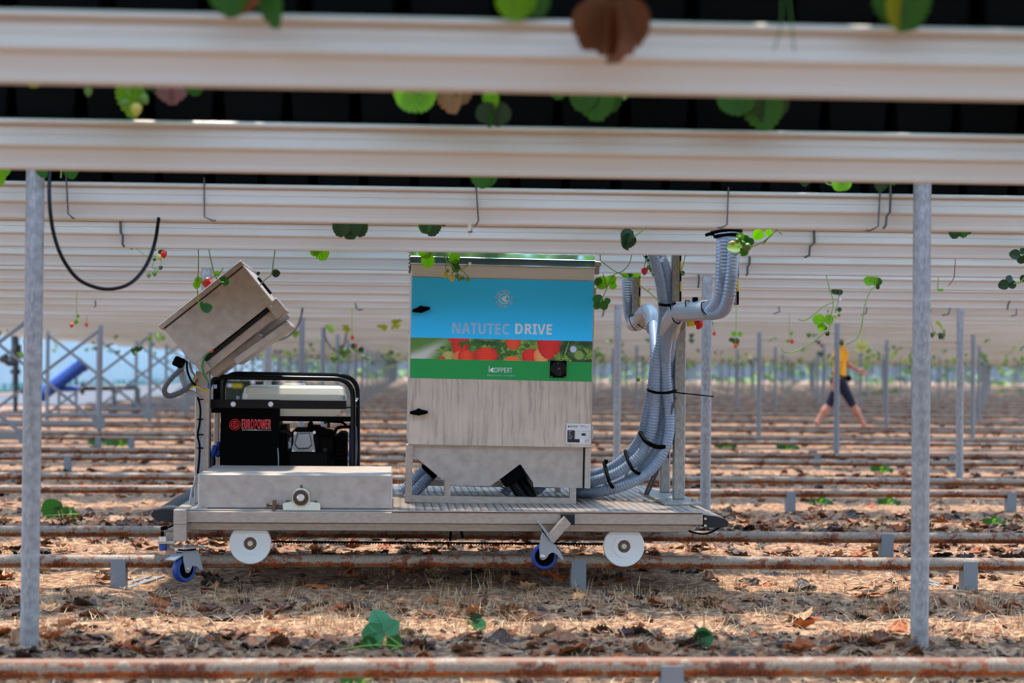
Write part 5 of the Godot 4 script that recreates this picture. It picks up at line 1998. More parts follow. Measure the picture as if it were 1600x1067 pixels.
	hose_tie(t, [[944, 724, 9.64], [948, 738, 9.54], [952, 752, 9.5], [957, 761, 9.5], [958, 756, 9.7], [951, 738, 9.8], [946, 723, 9.74]], 0.009)
	b = MB.new()
	b.bar(at(1054, 613, 9.4), at(1115, 619.5, 9.4), 0.004, 0.006)
	b.bar(at(1040, 696, 9.44), at(1047, 697, 9.44), 0.004, 0.008)
	fb(b, 945, 718, 950, 724, 9.58, 9.62)
	part("tie_tail", b, M.black, t)
	b = MB.new()
	b.tube(curve(line3([[1008, 772, 9.75], [1015, 755, 9.7], [1028, 728, 9.66], [1038, 705, 9.62], [1042, 695, 9.6]], 9.7), 6), PackedFloat32Array([0.007]), 8)
	b.tube(curve(line3([[1012, 773, 9.75], [1022, 750, 9.7], [1034, 722, 9.66], [1043, 702, 9.62]], 9.7), 6), PackedFloat32Array([0.006]), 8)
	b.tube(curve(line3([[1044, 715, 9.5], [1045, 680, 9.46], [1049, 645, 9.42], [1056, 620, 9.4]], 9.4), 6), PackedFloat32Array([0.006]), 8)
	part("power_cable", b, M.conduit, t)
	# emergency stop on the far side of the mast
	b = MB.new()
	fb(b, 1076, 500, 1085, 510, 9.3, 9.36)
	part("stop_housing", b, M.tape_yellow, t)
	b = MB.new()
	b.lathe(Transform3D(Basis(Vector3.BACK, -PI / 2 - 0.25), at(1085, 503, 9.33)), PackedVector2Array([Vector2(0.012, 0), Vector2(0.014, 0.012), Vector2(0.03, 0.018), Vector2(0.03, 0.03), Vector2(0.02, 0.04), Vector2(0.0, 0.042)]), 20)
	part("stop_button", b, M.red_knob, t)


# ---- wire loops, hooks and hanging hoses
func wire(called: String, label: String, category: String, pts: Array, d: float, r: float, m: Material, group := "", per := 1, sides := 8) -> MeshInstance3D:
	var path := line3(pts, d)
	var o := path[0]
	for i in path.size():
		path[i] -= o
	if per > 1:
		path = curve(path, per)
	var b := MB.new()
	b.tube(path, PackedFloat32Array([r]), sides)
	var n := put(called, b.mesh(), m, null, Transform3D(Basis(), o))
	tag(n, label, category, group)
	return n


func build_hangers() -> void:
	var lp := "thin grey wire loop round the third gutter, "
	wire("wire_loop", lp + "beside the close left post", "wire loop", [[103, 273, 7.09], [103.5, 278, 7.055], [106.5, 334, 7.06], [114, 341, 7.08], [123, 340, 7.16]], 7.05, 0.0028, M.conduit)
	wire("wire_loop", lp + "above the tilted control box", "wire loop", [[319, 278, 7.09], [319, 283, 7.055], [319.5, 339, 7.065], [333, 345, 7.08], [347, 343.5, 7.16]], 7.05, 0.0028, M.conduit)
	wire("wire_loop", lp + "above the middle of the white cabinet", "wire loop", [[743.5, 288, 7.09], [744, 293, 7.055], [747.5, 345, 7.065], [743.5, 352, 7.1], [737, 351, 7.16]], 7.05, 0.0028, M.conduit)
	wire("wire_loop", lp + "above the front hose outlet", "wire loop", [[1138.5, 293, 7.09], [1138, 298, 7.055], [1136, 351, 7.065], [1127, 356, 7.08], [1107, 355.5, 7.16]], 7.05, 0.0028, M.conduit)
	wire("wire_loop", lp + "beside the large close right post", "wire loop", [[1375, 296, 7.09], [1375, 301, 7.055], [1372, 354, 7.065], [1358, 361, 7.08], [1348, 359.5, 7.16]], 7.05, 0.0028, M.conduit)
	var hk := "bent grey hook on a gutter, "
	var hooks := [
		["beside the large close right post", [[1391, 283], [1391.5, 310], [1390.5, 332], [1385.5, 337], [1384, 352], [1380, 357.5]], 7.05, 0.0045],
		["short and thick, left of the close left post", [[59, 258], [56, 274], [55, 287], [58, 291], [62, 284], [63, 270]], 7.07, 0.0052],
		["inside the curve of the looped black hose", [[188, 338], [188.5, 363], [192, 368], [191.5, 381], [194.5, 386]], 8.755, 0.0052],
		["left of the large right post, one gutter back", [[1272, 356], [1272.5, 380], [1265.5, 385], [1264.5, 399], [1257, 402]], 8.755, 0.0052],
		["right of the front hose outlet", [[1171.5, 398], [1171, 413], [1168, 417], [1168, 428], [1165, 430.5]], 10.44, 0.006],
		["on the post behind the front outlet channel", [[1091.5, 424], [1092, 437], [1091, 450]], 12.125, 0.006],
		["right of the bundled hoses, far below the front outlet", [[944.5, 480], [943, 488], [941, 495]], 15.525, 0.007],
		["at the picture's left edge near the close post", [[41.5, 467], [43, 476], [41, 479.5]], 15.525, 0.006],
		["below the bottom of the looped black hose", [[149, 469], [149.5, 478], [147, 480]], 15.525, 0.006],
		["left of the white cabinet under the ceiling of gutters", [[555.5, 473], [556.5, 481], [561, 484.5], [567, 483]], 15.525, 0.006],
		["left of the large close right post, small and far", [[1354.5, 480], [1353.5, 489], [1346, 492.5]], 15.525, 0.006],
		["over the slim post at the right, pointing left", [[1484.5, 481], [1482, 491], [1472, 492.5]], 15.525, 0.006],
		["upper one of two near the right picture edge", [[1578, 470], [1575, 476], [1574, 484]], 13.815, 0.007],
		["lower one of two near the right picture edge", [[1588.5, 482], [1588, 492], [1580, 494]], 15.525, 0.006],
		["left of the walking person, on a far gutter", [[1217, 479], [1218, 487], [1209, 490.5]], 15.525, 0.006]]
	for h in hooks:
		wire("gutter_hook", hk + h[0], "hook", h[1], h[2], h[3], M.conduit)
	wire("drip_hose", "looped black hose hanging in front of the close left post", "hose", [[80, 250, 6.84], [77, 285, 6.78], [78, 325, 6.76], [84, 365, 6.76], [97, 402, 6.76], [120, 434, 6.78], [148, 448.5, 6.82], [175, 451.5, 6.86], [201, 444, 6.92], [220, 427, 6.96], [234, 403, 7.0], [243, 374, 7.04], [248, 341, 7.1]], 6.9, 0.0066, M.black_gloss, "", 8, 12)
	wire("drip_hose", "grey hose end curving down behind the tilted control box", "hose", [[474, 466], [473, 478], [470, 497], [462, 514], [449, 526], [434, 531], [424, 531]], 17.3, 0.009, M.conduit, "", 8)
	wire("drip_hose", "small grey hose loop between the generator and the white cabinet", "hose", [[507, 500], [507, 512], [508, 526], [514, 539], [523, 547], [530, 548.5], [537, 541], [540, 528], [541.5, 516], [541.5, 502]], 25.75, 0.012, M.conduit, "", 8)
	wire("drip_hose", "faint grey hose arc between the thin posts near the right edge", "hose", [[1530, 530], [1531, 545], [1535, 556], [1543, 566]], 41.0, 0.014, M.conduit, "", 6)
	var t := thing("drain_plug", "pale drain nipple with a dark ring below the third gutter", "drain nipple", at(734.5, 349, 7.1))
	var b := MB.new()
	var m := 7.1 / LENS
	b.tube(PackedVector3Array([Vector3(-0.002, 0, 0), Vector3(0, -19 * m, 0)]), PackedFloat32Array([0.0058]), 12)
	part("nipple", b, M.cast_cream, t)
	b = MB.new()
	b.tube(PackedVector3Array([Vector3(0, -12.5 * m, 0), Vector3(0, -14.5 * m, 0)]), PackedFloat32Array([0.0072]), 12)
	b.bar(Vector3(0.006, -8 * m, 0), Vector3(0.007, -14 * m, 0), 0.003, 0.003)
	part("ring", b, M.black, t)


# ---- strawberry runners, leaves and fruit
func img_dir(deg: float) -> Vector3:
	# 0 to the right, 90 down, as in the photograph
	return (cam_right * cos(deg_to_rad(deg)) - cam_up * sin(deg_to_rad(deg))).normalized()


func leaf_on(t: Node3D, x: float, y: float, d: float, len: float, deg: float, tone: String, lean := 0.35, turn := 0.0, fold := 0.18) -> void:
	var z := img_dir(deg)
	var nn := (-cam_fwd + z * lean * -1.0).normalized()
	nn = nn.rotated(z, turn)
	nn = (nn - z * nn.dot(z)).normalized()
	z = (z + (-cam_fwd) * -0.15).normalized()
	nn = (nn - z * nn.dot(z)).normalized()
	var b := MB.new()
	var s := len * d / LENS
	leaflet(b, Transform3D(Basis(nn.cross(z), nn, z) * Basis.from_scale(Vector3.ONE * s), at(x, y, d) - t.position), 8, fold)
	part("leaf", b, M[tone], t)


func berry_on(t: Node3D, x: float, y: float, d: float, r: float, tone: String, deg := 90.0) -> void:
	var s := r * d / LENS
	var dn := img_dir(deg)
	var u := -dn
	var w := u.cross(cam_fwd).normalized()
	var xf := Transform3D(Basis(w, u, w.cross(u)), at(x, y, d) - t.position)
	var b := MB.new()
	b.lathe(xf * Transform3D(Basis.from_scale(Vector3.ONE * s), Vector3.ZERO), PackedVector2Array([Vector2(0.0, 0.98), Vector2(0.5, 0.95), Vector2(0.86, 0.72), Vector2(1.0, 0.3), Vector2(0.92, -0.2), Vector2(0.7, -0.68), Vector2(0.4, -1.06), Vector2(0.15, -1.24), Vector2(0.0, -1.27)]), 16, true)
	var f := part("berry", b, M[tone], t)
	b = MB.new()
	for k in 6:
		var a := TAU * k / 6
		var p := xf * Transform3D(Basis(Vector3.UP, a) * Basis(Vector3.RIGHT, 0.35) * Basis.from_scale(Vector3(s * 0.6, s * 0.9, s * 0.9)), Vector3(0, s * 0.95, 0))
		b.quad(p * Vector3(-0.3, 0, 0), p * Vector3(0.3, 0, 0), p * Vector3(0.05, 0.0, 1.05), p * Vector3(-0.05, 0.0, 1.05), (p.basis * Vector3.UP).normalized())
	b.cyl(xf * Vector3(0, s * 0.9, 0), xf * Vector3(0, s * 1.8, 0), s * 0.1, 6)
	part("calyx", b, M.stem_dark, f)


func sprig(called: String, label: String, cat: String, d: float, stems: Array, leaves: Array, berries := [], tone := "stem", r := 1.1, group := "") -> Node3D:
	var p0: Array = stems[0][0] if stems.size() else leaves[0] if leaves.size() else berries[0]
	var t := thing(called, label, cat, at(p0[0], p0[1], d), group)
	for s in stems:
		var path := line3(s, d)
		for i in path.size():
			path[i] -= t.position
		var b := MB.new()
		b.tube(curve(path, 5), PackedFloat32Array([r * d / LENS]), 6)
		part("stem", b, M[tone], t)
	# the stalk it hangs by, from the gutter's edge above
	if t.position.y > 1.1:
		var best := 1
		for k in range(1, 20):
			if absf(gutter_depth(k) - d) < absf(gutter_depth(best) - d):
				best = k
		var gd := gutter_depth(best)
		var sd := -1.0 if d < gd else 1.0
		var b := MB.new()
		if t.position.y > GB + 0.13:
			b.tube(curve(PackedVector3Array([Vector3.ZERO, Vector3(0, 0.04, 0), Vector3(0.01, maxf(GB + 0.3 - t.position.y, 0.07), -(gd + sd * 0.07) + d), Vector3(0.015, GB + 0.27 - t.position.y, -gd + d)]), 4), PackedFloat32Array([minf(r * d / LENS, 0.0028)]), 6)
		else:
			b.tube(curve(PackedVector3Array([Vector3.ZERO, Vector3(0, maxf(GB + 0.125 - t.position.y, 0.01), 0), Vector3(0, GB + 0.148 - t.position.y, -(gd + sd * 0.139) + d), Vector3(0, GB + 0.16 - t.position.y, -gd - sd * 0.05 + d)]), 4), PackedFloat32Array([minf(r * d / LENS, 0.0032)]), 6)
		part("stalk", b, M[tone], t)
	for l in leaves:
		leaf_on(t, l[0], l[1], d + 0.004 * (t.get_child_count() % 5), l[2], l[3], l[4], l[5] if l.size() > 5 else 0.35, l[6] if l.size() > 6 else 0.0, l[7] if l.size() > 7 else 0.18)
	for f in berries:
		berry_on(t, f[0], f[1], d - 0.01, f[2], f[3], f[4] if f.size() > 4 else 90.0)
	return t


func build_sprigs() -> void:
	var L := "strawberry leaf"
	# at the topmost gutter, out of focus
	var d := 3.54
	sprig("strawberry_leaf", "blurred greenish-brown leaf at the top edge above the close left post", L, d, [], [[352, -34, 62, 80, "leaf_mid"], [380, -38, 60, 96, "leaf_brown"]])
	sprig("strawberry_leaf", "blurred narrow green leaf with yellow tip hanging over the top gutter", L, d, [], [[424, -40, 84, 92, "leaf_mid", 0.3, 0.9]])
	sprig("strawberry_leaf", "bright lime leaf clump lit from behind above the topmost gutter", L, 3.6, [], [[796, -22, 54, 80, "leaf_lime"], [812, -26, 58, 95, "leaf_lime"], [832, -20, 48, 75, "leaf_mid"]])
	sprig("dry_leaf", "withered brown leaf hanging down over the face of the topmost gutter", "dry leaf", 3.5, [[[948, -30], [950, 6]]], [[938, -8, 96, 84, "leaf_brown", 0.3, 0.7, 0.5], [962, -4, 104, 90, "leaf_brown", 0.2, -0.8, 0.6], [972, -4, 76, 72, "leaf_brown", 0.3, 0.3, 0.4], [930, 0, 80, 96, "leaf_brown", 0.4, -0.5, 0.4]], [], "leaf_brown", 1.6)
	sprig("strawberry_leaf", "blurred green leaf with yellow rim at top right over the topmost gutter", L, d, [], [[1404, -44, 96, 80, "leaf_mid", 0.3, 0.4], [1414, -34, 80, 92, "leaf_yellow", 0.3, -0.5]])
	sprig("hanging_runner", "faint green stems hanging over the topmost gutter at upper right", "runner", 3.5, [[[1222, -20], [1220, 40], [1209, 78]], [[1230, -20], [1236, 30], [1241, 80]]], [], [], "stem_dark", 1.3)
	# between the first and second gutter
	d = 5.1
	sprig("strawberry_leaf", "blurred yellow leaf in the black band near the upper left corner", L, d, [], [[50, 100, 37, 88, "leaf_yellow"]])
	sprig("strawberry_truss", "two small green berries hanging in the black band at upper left", "berry truss", d, [[[139, 108], [138, 136]], [[146, 108], [142, 126]]], [], [[136, 127, 6, "berry_green"], [138, 143, 6.5, "berry_green"]])
	sprig("strawberry_truss", "lime leaf and pale unripe berries in the black band, left of the mauve leaf", "berry truss", d, [[[188, 112], [198, 146]], [[196, 112], [203, 150]], [[212, 112], [226, 146]]], [[209, 118, 66, 99, "leaf_lime", 0.2, 0.6], [222, 116, 30, 80, "leaf_dark"], [240, 118, 30, 70, "leaf_dark"]], [[194, 161, 7, "berry_green"], [225, 154, 8, "berry_green", 60.0], [213, 170, 9, "berry_pale"]])
	sprig("dry_leaf", "crumpled mauve-pink withered leaf in the upper left black band", "dry leaf", d, [], [[264, 116, 48, 86, "leaf_pink", 0.3, 0.4, 0.5], [272, 118, 44, 92, "leaf_pink", 0.3, -0.6, 0.5]])
	sprig("strawberry_leaf", "yellow-green leaf just right of the mauve-pink withered leaf", L, d, [], [[300, 112, 38, 84, "leaf_mid", 0.5, 0.2]])
	sprig("strawberry_leaf", "bright lime leaf glowing in the black band left of a tan leaf", L, d, [], [[616, 138, 64, 12, "leaf_lime", 0.9], [682, 138, 66, 168, "leaf_lime", 0.9]])
	sprig("dry_leaf", "crumpled tan withered leaf in the black band above the white cabinet", "dry leaf", d, [], [[708, 126, 52, 94, "leaf_tan", 0.3, 0.5, 0.5], [716, 128, 36, 70, "leaf_tan", 0.3, -0.5, 0.5]])
	sprig("strawberry_leaf", "lime leaf in front of a dark fallen-over leaf above the cabinet", L, d, [], [[770, 140, 32, 100, "leaf_lime", 0.3, 0.5], [752, 162, 36, 60, "leaf_dark"], [786, 160, 40, 110, "leaf_dark"], [762, 168, 32, 90, "leaf_mid", 0.5, 1.0]])
	sprig("strawberry_leaf", "small green leaf tip in the black band left of a round leaf", L, d, [], [[872, 122, 34, 88, "leaf_mid"]])
	sprig("strawberry_leaf", "round green leaf with veins in the black band above the cabinet's right edge", L, d, [], [[931, 124, 66, 90, "leaf_mid", 0.3, 0.3], [918, 128, 48, 105, "leaf_mid"], [944, 128, 50, 74, "leaf_mid"]])
	sprig("strawberry_leaf", "large toothed green leaves overlapping the second gutter at upper right", L, d, [], [[1132, 130, 58, 55, "leaf_mid"], [1168, 128, 54, 110, "leaf_mid"], [1190, 134, 72, 86, "leaf_mid", 0.2, 0.4], [1210, 134, 62, 98, "leaf_dark", 0.2, -0.4]])
	# between the second and third gutter
	d = 6.86
	sprig("strawberry_leaf", "pale green leaf cut by the left picture edge below the second gutter", L, d, [], [[-14, 250, 34, 40, "leaf_lime"], [-8, 262, 30, 80, "leaf_lime"]])
	sprig("strawberry_leaf", "olive leaf beside the top of the close left post", L, d - 0.06, [], [[68, 252, 26, 95, "leaf_mid"]])
	sprig("strawberry_leaf", "small round leaf in the dark gap right of the close left post", L, d, [[[97, 255], [95, 278]]], [[110, 256, 24, 88, "leaf_mid"]])
	sprig("strawberry_leaf", "veined green leaf in the dark gap above the cabinet", L, d, [], [[748, 262, 34, 74, "leaf_mid"], [764, 262, 32, 100, "leaf_mid"]])
	sprig("strawberry_leaf", "bright lime leaf in the dark gap left of the large right post", L, d, [[[1285, 280], [1292, 287], [1302, 290]]], [[1300, 279, 30, 25, "leaf_lime", 0.7], [1330, 278, 30, 155, "leaf_lime", 0.7]])
	sprig("strawberry_leaf", "dark leaf in the dark gap above the front hose outlet's right", L, d, [], [[1258, 274, 18, 90, "leaf_dark"]])
	sprig("strawberry_leaf", "green leaf touching the top of the large close right post", L, d - 0.05, [], [[1398, 276, 14, 100, "leaf_mid"], [1378, 276, 24, 95, "leaf_dark"]])
	# below the third gutter
	d = 8.55
	sprig("strawberry_leaf", "dark rounded leaf with toothed rim below the third gutter, left of the cabinet", L, d, [], [[547, 334, 41, 91, "leaf_dark", 0.25], [538, 342, 30, 110, "leaf_dark", 0.3], [556, 342, 30, 70, "leaf_dark", 0.3]])
	sprig("strawberry_leaf", "toothed green leaf below the third gutter above the cabinet's left part", L, d, [], [[674, 338, 32, 88, "leaf_dark", 0.25], [667, 344, 22, 105, "leaf_mid"], [690, 345, 10, 60, "leaf_dark"]])
	sprig("strawberry_leaf", "dark crumpled leaf on a slanting stalk between the cabinet and the front outlet", L, d, [[[1010, 355], [1000, 363], [989, 371]]], [[988, 360, 26, 125, "leaf_dark", 0.3, 0.6, 0.4], [984, 364, 26, 104, "leaf_dark", 0.3, -0.3, 0.4], [978, 378, 14, 80, "leaf_dark", 0.3, 0.9, 0.5]])
	sprig("strawberry_leaf", "toothed green leaf below the third gutter, right of the large post", L, d, [], [[1492, 352, 22, 88, "leaf_dark"], [1502, 353, 20, 70, "leaf_mid"], [1510, 354, 14, 60, "leaf_dark"]])
	# fruit cluster in front of the outlet hose
	sprig("strawberry_truss", "cluster of tiny green berries and leaves in front of the right outlet hose", "berry truss", 7.7, [[[1212, 360], [1200, 372], [1186, 381], [1172, 386], [1156, 388]], [[1172, 386], [1160, 392], [1147, 400]], [[1200, 372], [1192, 382]], [[1212, 358], [1222, 366]]], [[1190, 360, 18, 130, "leaf_lime", 0.4], [1200, 358, 12, 80, "leaf_lime", 0.4], [1160, 386, 24, 184, "leaf_lime", 0.3, 0.6], [1170, 380, 18, 215, "leaf_mid", 0.3], [1160, 376, 14, 240, "leaf_lime"], [1178, 380, 14, 200, "leaf_mid"], [1166, 388, 14, 120, "leaf_mid"]], [[1144, 380, 4.2, "berry_pale", 180.0], [1152, 376, 3.6, "berry_green", 220.0], [1156, 372, 3.2, "berry_green", 260.0], [1167, 386, 6.5, "berry_green", 170.0], [1161, 380, 4, "berry_green", 230.0]])
	# runners in front of the control box
	sprig("strawberry_runner", "long green runner with a fresh leaf hanging over the tilted control box", "runner", 9.1, [[[310, 386], [310, 420], [308, 450], [311, 475], [315, 486]]], [[314, 484, 13, 330, "leaf_mid", 0.4], [316, 483, 16, 345, "leaf_mid", 0.4], [314, 480, 9, 280, "leaf_mid", 0.4]], [], "stem", 0.9)
	sprig("strawberry_runner", "runner with small leaves crossing the red button of the control box", "runner", 9.08, [[[326, 388], [330, 408], [336, 430], [344, 440], [350, 441]], [[336, 430], [326, 437], [312, 442]], [[336, 432], [343, 427], [349, 419]]], [[312, 444, 13, 250, "leaf_lime", 0.4], [309, 440, 12, 110, "leaf_lime", 0.4], [346, 441, 11, 300, "leaf_mid"], [347, 442, 11, 350, "leaf_mid"], [336, 430, 9, 320, "leaf_lime"]], [], "stem", 0.9)
	sprig("strawberry_runner", "green runner with one small dark leaf right of the control box", "runner", 9.1, [[[430, 388], [427, 410], [424, 428], [414, 437], [406, 446]]], [[425, 428, 13, 350, "leaf_dark", 0.5], [406, 428, 6, 200, "leaf_dark"]], [], "stem", 0.9)
	sprig("strawberry_truss", "berry truss with one ripe red strawberry inside the looped black hose", "berry truss", 10.2, [[[256, 386], [254, 394], [251, 400], [252, 412], [248, 420], [240, 430]], [[206, 387], [214, 389], [222, 396], [230, 400], [248, 401]], [[240, 409], [238, 418], [246, 420]]], [[252, 390, 9, 100, "leaf_dark"], [248, 420, 7, 330, "leaf_dark"], [240, 408, 6, 300, "leaf_mid"]], [[256, 397, 5.2, "berry_red"], [249, 401, 4.2, "berry_pale"], [205.5, 387, 2.6, "berry_green"], [242, 389, 2.6, "berry_green"], [241.5, 427, 4, "berry_green"], [232.5, 430, 3.4, "berry_green"], [230, 412, 1.8, "berry_green"]], "stem", 0.6)
	sprig("strawberry_leaf", "single lime leaf glowing below the fourth gutter, left of the cabinet", L, 9.1, [], [[500, 378, 30, 84, "leaf_lime", 0.2, 0.3], [496, 384, 18, 120, "leaf_lime"]])
	# over the cabinet lid
	sprig("strawberry_leaf", "two lime leaflets glowing over the cabinet's upper left corner", L, 9.1, [[[670, 392], [669, 402]]], [[676, 391, 24, 172, "leaf_lime", 0.6], [668, 391, 12, 20, "leaf_lime", 0.5], [669, 397, 22, 92, "leaf_lime", 0.2]])
	sprig("strawberry_truss", "truss of unripe berries with a white flower in front of the cabinet's top", "berry truss", 9.06, [[[690, 388], [694, 400], [702, 413], [710, 421], [716, 428]], [[693, 389], [700, 404], [710, 420]], [[698, 408], [696, 420]], [[712, 422], [722, 420], [733, 413]], [[712, 421], [724, 424], [731, 434]], [[710, 420], [706, 432]], [[716, 428], [723, 434]]], [[702, 406, 18, 340, "leaf_lime", 0.6], [712, 405, 13, 95, "leaf_mid"], [706, 420, 14, 350, "leaf_mid", 0.6]], [[695.5, 429, 4.6, "berry_pale"], [706, 433.5, 5.6, "berry_pale"], [699.5, 423, 2.6, "berry_green"], [714, 431, 3.2, "berry_green"], [718, 436, 2.8, "berry_green"], [723.5, 434.5, 3.2, "berry_green"], [731.5, 436, 3.6, "berry_green"], [734, 412, 2.4, "petal"]], "stem", 0.8)
	# right of the cabinet
	sprig("strawberry_runner", "sprig of rounded lime leaves right beside the cabinet's blue door", "runner", 9.08, [[[987, 397], [983, 412], [972, 424], [960, 429], [950, 446], [944, 460], [938, 472]], [[960, 429], [952, 434]], [[928, 452], [938, 448], [948, 448]], [[942, 427], [948, 448]]], [[950, 446, 22, 205, "leaf_lime", 0.5], [930, 436, 14, 40, "leaf_mid"], [950, 440, 15, 330, "leaf_lime"], [952, 444, 13, 20, "leaf_lime"], [942, 470, 17, 195, "leaf_mid", 0.4], [940, 471, 15, 60, "leaf_mid", 0.4], [944, 472, 11, 340, "leaf_mid", 0.4], [936, 472, 13, 120, "leaf_mid", 0.4]], [], "stem", 0.8)
	sprig("strawberry_runner", "long bare runner slanting from the cabinet's corner down to the hoses", "runner", 9.06, [[[938, 407], [958, 422], [985, 437], [1012, 455], [1031, 472]], [[1012, 455], [1016, 450]]], [], [], "stem", 0.8)
	sprig("strawberry_truss", "ripe red strawberry hanging left of the middle hoses", "berry truss", 9.25, [[[1002, 395], [1008, 404], [1008, 413]], [[1010, 407], [1014, 412], [1017, 420], [1020, 430]]], [[1008, 404, 6, 300, "leaf_dark"], [1010, 405, 6, 40, "leaf_mid"]], [[1007, 423, 5.6, "berry_red"], [1014, 417, 3.4, "berry_green"], [1017, 422, 2.8, "berry_green"], [1020.5, 429, 2.4, "berry_green"]], "stem", 0.7)
	sprig("strawberry_leaf", "row of lime leaf edges below the fifth gutter left of the red strawberry", L, 10.9, [], [[970, 424, 17, 15, "leaf_lime", 0.8], [1002, 424, 17, 170, "leaf_lime", 0.8], [985, 426, 8, 90, "leaf_mid"]])
	sprig("strawberry_runner", "thin shoot with a tiny dark tip beside the middle outlet channel", "runner", 9.3, [[[1071, 398], [1067, 415], [1064, 425], [1069, 429]]], [[1064, 424, 8, 50, "leaf_dark"]], [], "stem", 0.7)
	sprig("strawberry_runner", "short side shoot sticking out left of the hose bundle", "runner", 9.3, [[[1014, 590], [1006, 594], [998, 596], [997, 590]]], [[998, 596, 6, 250, "leaf_mid"]], [], "stem", 0.8)
	# right-hand runners
	sprig("strawberry_runner", "long branching runner with lime leaves left of the large right post", "runner", 11.9, [[[1291, 430], [1296, 450], [1302, 473], [1298, 495], [1295, 516], [1290, 520]], [[1302, 473], [1288, 478], [1270, 493], [1257, 501], [1248, 499]], [[1290, 518], [1276, 530], [1255, 544], [1234, 551], [1223, 549], [1222, 544]]], [[1288, 502, 19, 195, "leaf_lime", 0.6], [1288, 502, 17, 340, "leaf_lime", 0.6], [1286, 505, 14, 110, "leaf_lime", 0.6], [1291, 518, 8, 60, "leaf_dark"], [1290, 516, 8, 250, "leaf_mid"]], [], "stem", 0.9)
	sprig("strawberry_runner", "runner with two bright round leaves just left of the large right post", "runner", 11.9, [[[1368, 447], [1360, 455], [1352, 475], [1348, 498], [1345, 515], [1337, 530], [1322, 538]]], [[1366, 440, 17, 190, "leaf_lime", 0.4], [1362, 434, 14, 50, "leaf_lime", 0.4], [1374, 434, 14, 110, "leaf_mid"], [1370, 446, 7, 60, "leaf_dark"], [1318, 538, 7, 200, "leaf_mid"]], [], "stem", 0.9)
	sprig("strawberry_truss", "dark leaf pair with tiny green berries between the two runners on the right", "berry truss", 13.55, [[[1312, 453], [1310, 470], [1306, 485], [1306, 492]]], [[1308, 455, 10, 175, "leaf_dark"], [1304, 452, 10, 60, "leaf_dark"], [1313, 452, 10, 100, "leaf_dark"], [1308, 483, 8, 10, "leaf_dark"]], [[1305.5, 493, 3.2, "berry_pale"], [1311, 492, 2.6, "berry_green"], [1294, 486, 1.8, "berry_green"], [1306.5, 484, 1.8, "berry_green"], [1313, 468, 1.8, "petal"]], "stem_dark", 0.6)
	sprig("strawberry_leaf", "dark leaf group at the right edge, upper of two", L, 8.6, [[[1604, 396], [1596, 400]]], [[1594, 398, 17, 185, "leaf_dark"], [1592, 400, 14, 60, "leaf_dark"], [1600, 398, 14, 90, "leaf_dark"], [1594, 396, 12, 320, "leaf_dark"]])
	sprig("strawberry_leaf", "dark leaf group at the right edge, lower of two", L, 8.6, [[[1602, 432], [1594, 441], [1584, 443]]], [[1576, 442, 17, 160, "leaf_dark"], [1574, 441, 13, 300, "leaf_dark"], [1588, 444, 14, 175, "leaf_dark"], [1602, 430, 12, 120, "leaf_dark"]])
	sprig("strawberry_leaf", "dark leaf pair on a hanging runner right of the large right post", L, 13.6, [[[1449, 486], [1453, 500], [1458, 515], [1466, 524]]], [[1446, 484, 7, 150, "leaf_dark"], [1449, 484, 7, 40, "leaf_dark"], [1466, 525, 8, 330, "leaf_mid"], [1466, 526, 8, 10, "leaf_dark"]], [], "stem", 0.7)
	sprig("strawberry_leaf", "small lime leaf on a gutter face right of the large right post", L, 11.9, [], [[1465, 453, 5, 5, "leaf_lime", 0.8], [1474, 453, 5, 175, "leaf_lime", 0.8]])
	sprig("hanging_runner", "thin dry brown stalk slanting below a gutter at the right", "runner", 10.2, [[[1491, 433], [1487, 440], [1482, 446]]], [], [], "leaf_brown", 0.7)
	sprig("strawberry_truss", "blurred truss of two orange berries left of the control box", "berry truss", 15.3, [[[120, 492], [119, 500], [113, 507]], [[136, 492], [135, 503]]], [[119, 493, 6, 20, "leaf_lime"], [119, 500, 7, 90, "leaf_lime"]], [[112, 508, 3.4, "berry_orange"], [135, 507, 3, "berry_orange"]], "stem", 0.6)
	sprig("strawberry_truss", "blurred red berry hanging between the hose mast and the walking person", "berry truss", 15.3, [[[1112, 500], [1116, 518]]], [[1112, 502, 6, 100, "leaf_dark"]], [[1116, 521, 3, "berry_red"]], "stem", 0.6)
	sprig("strawberry_truss", "blurred orange berry under lime leaves right of the hose mast post", "berry truss", 17.0, [[[1150, 520], [1149, 536]]], [[1152, 523, 9, 350, "leaf_lime"], [1150, 523, 8, 200, "leaf_lime"]], [[1149.5, 540, 3.4, "berry_orange"]], "stem", 0.6)
	sprig("strawberry_truss", "blurred red berry left of the walking person, below pale leaves", "berry truss", 18.6, [[[1233, 518], [1236, 530]]], [[1234, 520, 6, 20, "leaf_lime"], [1232, 530, 6, 100, "leaf_lime"]], [[1237.5, 533.5, 3.2, "berry_red"]], "stem", 0.6)
	sprig("strawberry_truss", "blurred red berry over the gap between generator and cabinet", "berry truss", 18.6, [[[550, 520], [551, 526]]], [[556, 542, 9, 200, "leaf_dark"], [560, 545, 9, 20, "leaf_dark"]], [[550.5, 527, 3.2, "berry_red"], [557, 539, 2.6, "berry_orange"]], "stem", 0.6)
	sprig("strawberry_panicle", "fluffy cream flower panicle standing in front of a thin post beside the person", "flower panicle", 24.0, [[[1347, 553], [1347, 536]]], [[1346, 552, 12, 260, "berry_pale"], [1344, 548, 12, 250, "berry_pale"], [1349, 548, 12, 290, "berry_pale"], [1347, 542, 13, 275, "berry_pale"], [1342, 542, 9, 240, "berry_pale"], [1351, 540, 9, 300, "berry_pale"]], [], "berry_pale", 0.8)
	# on the ground
	var gd := func(x: float, y: float) -> float:
		return 0.955 * LENS / (y - 575.3 - (x - 614.6) * 0.0093)
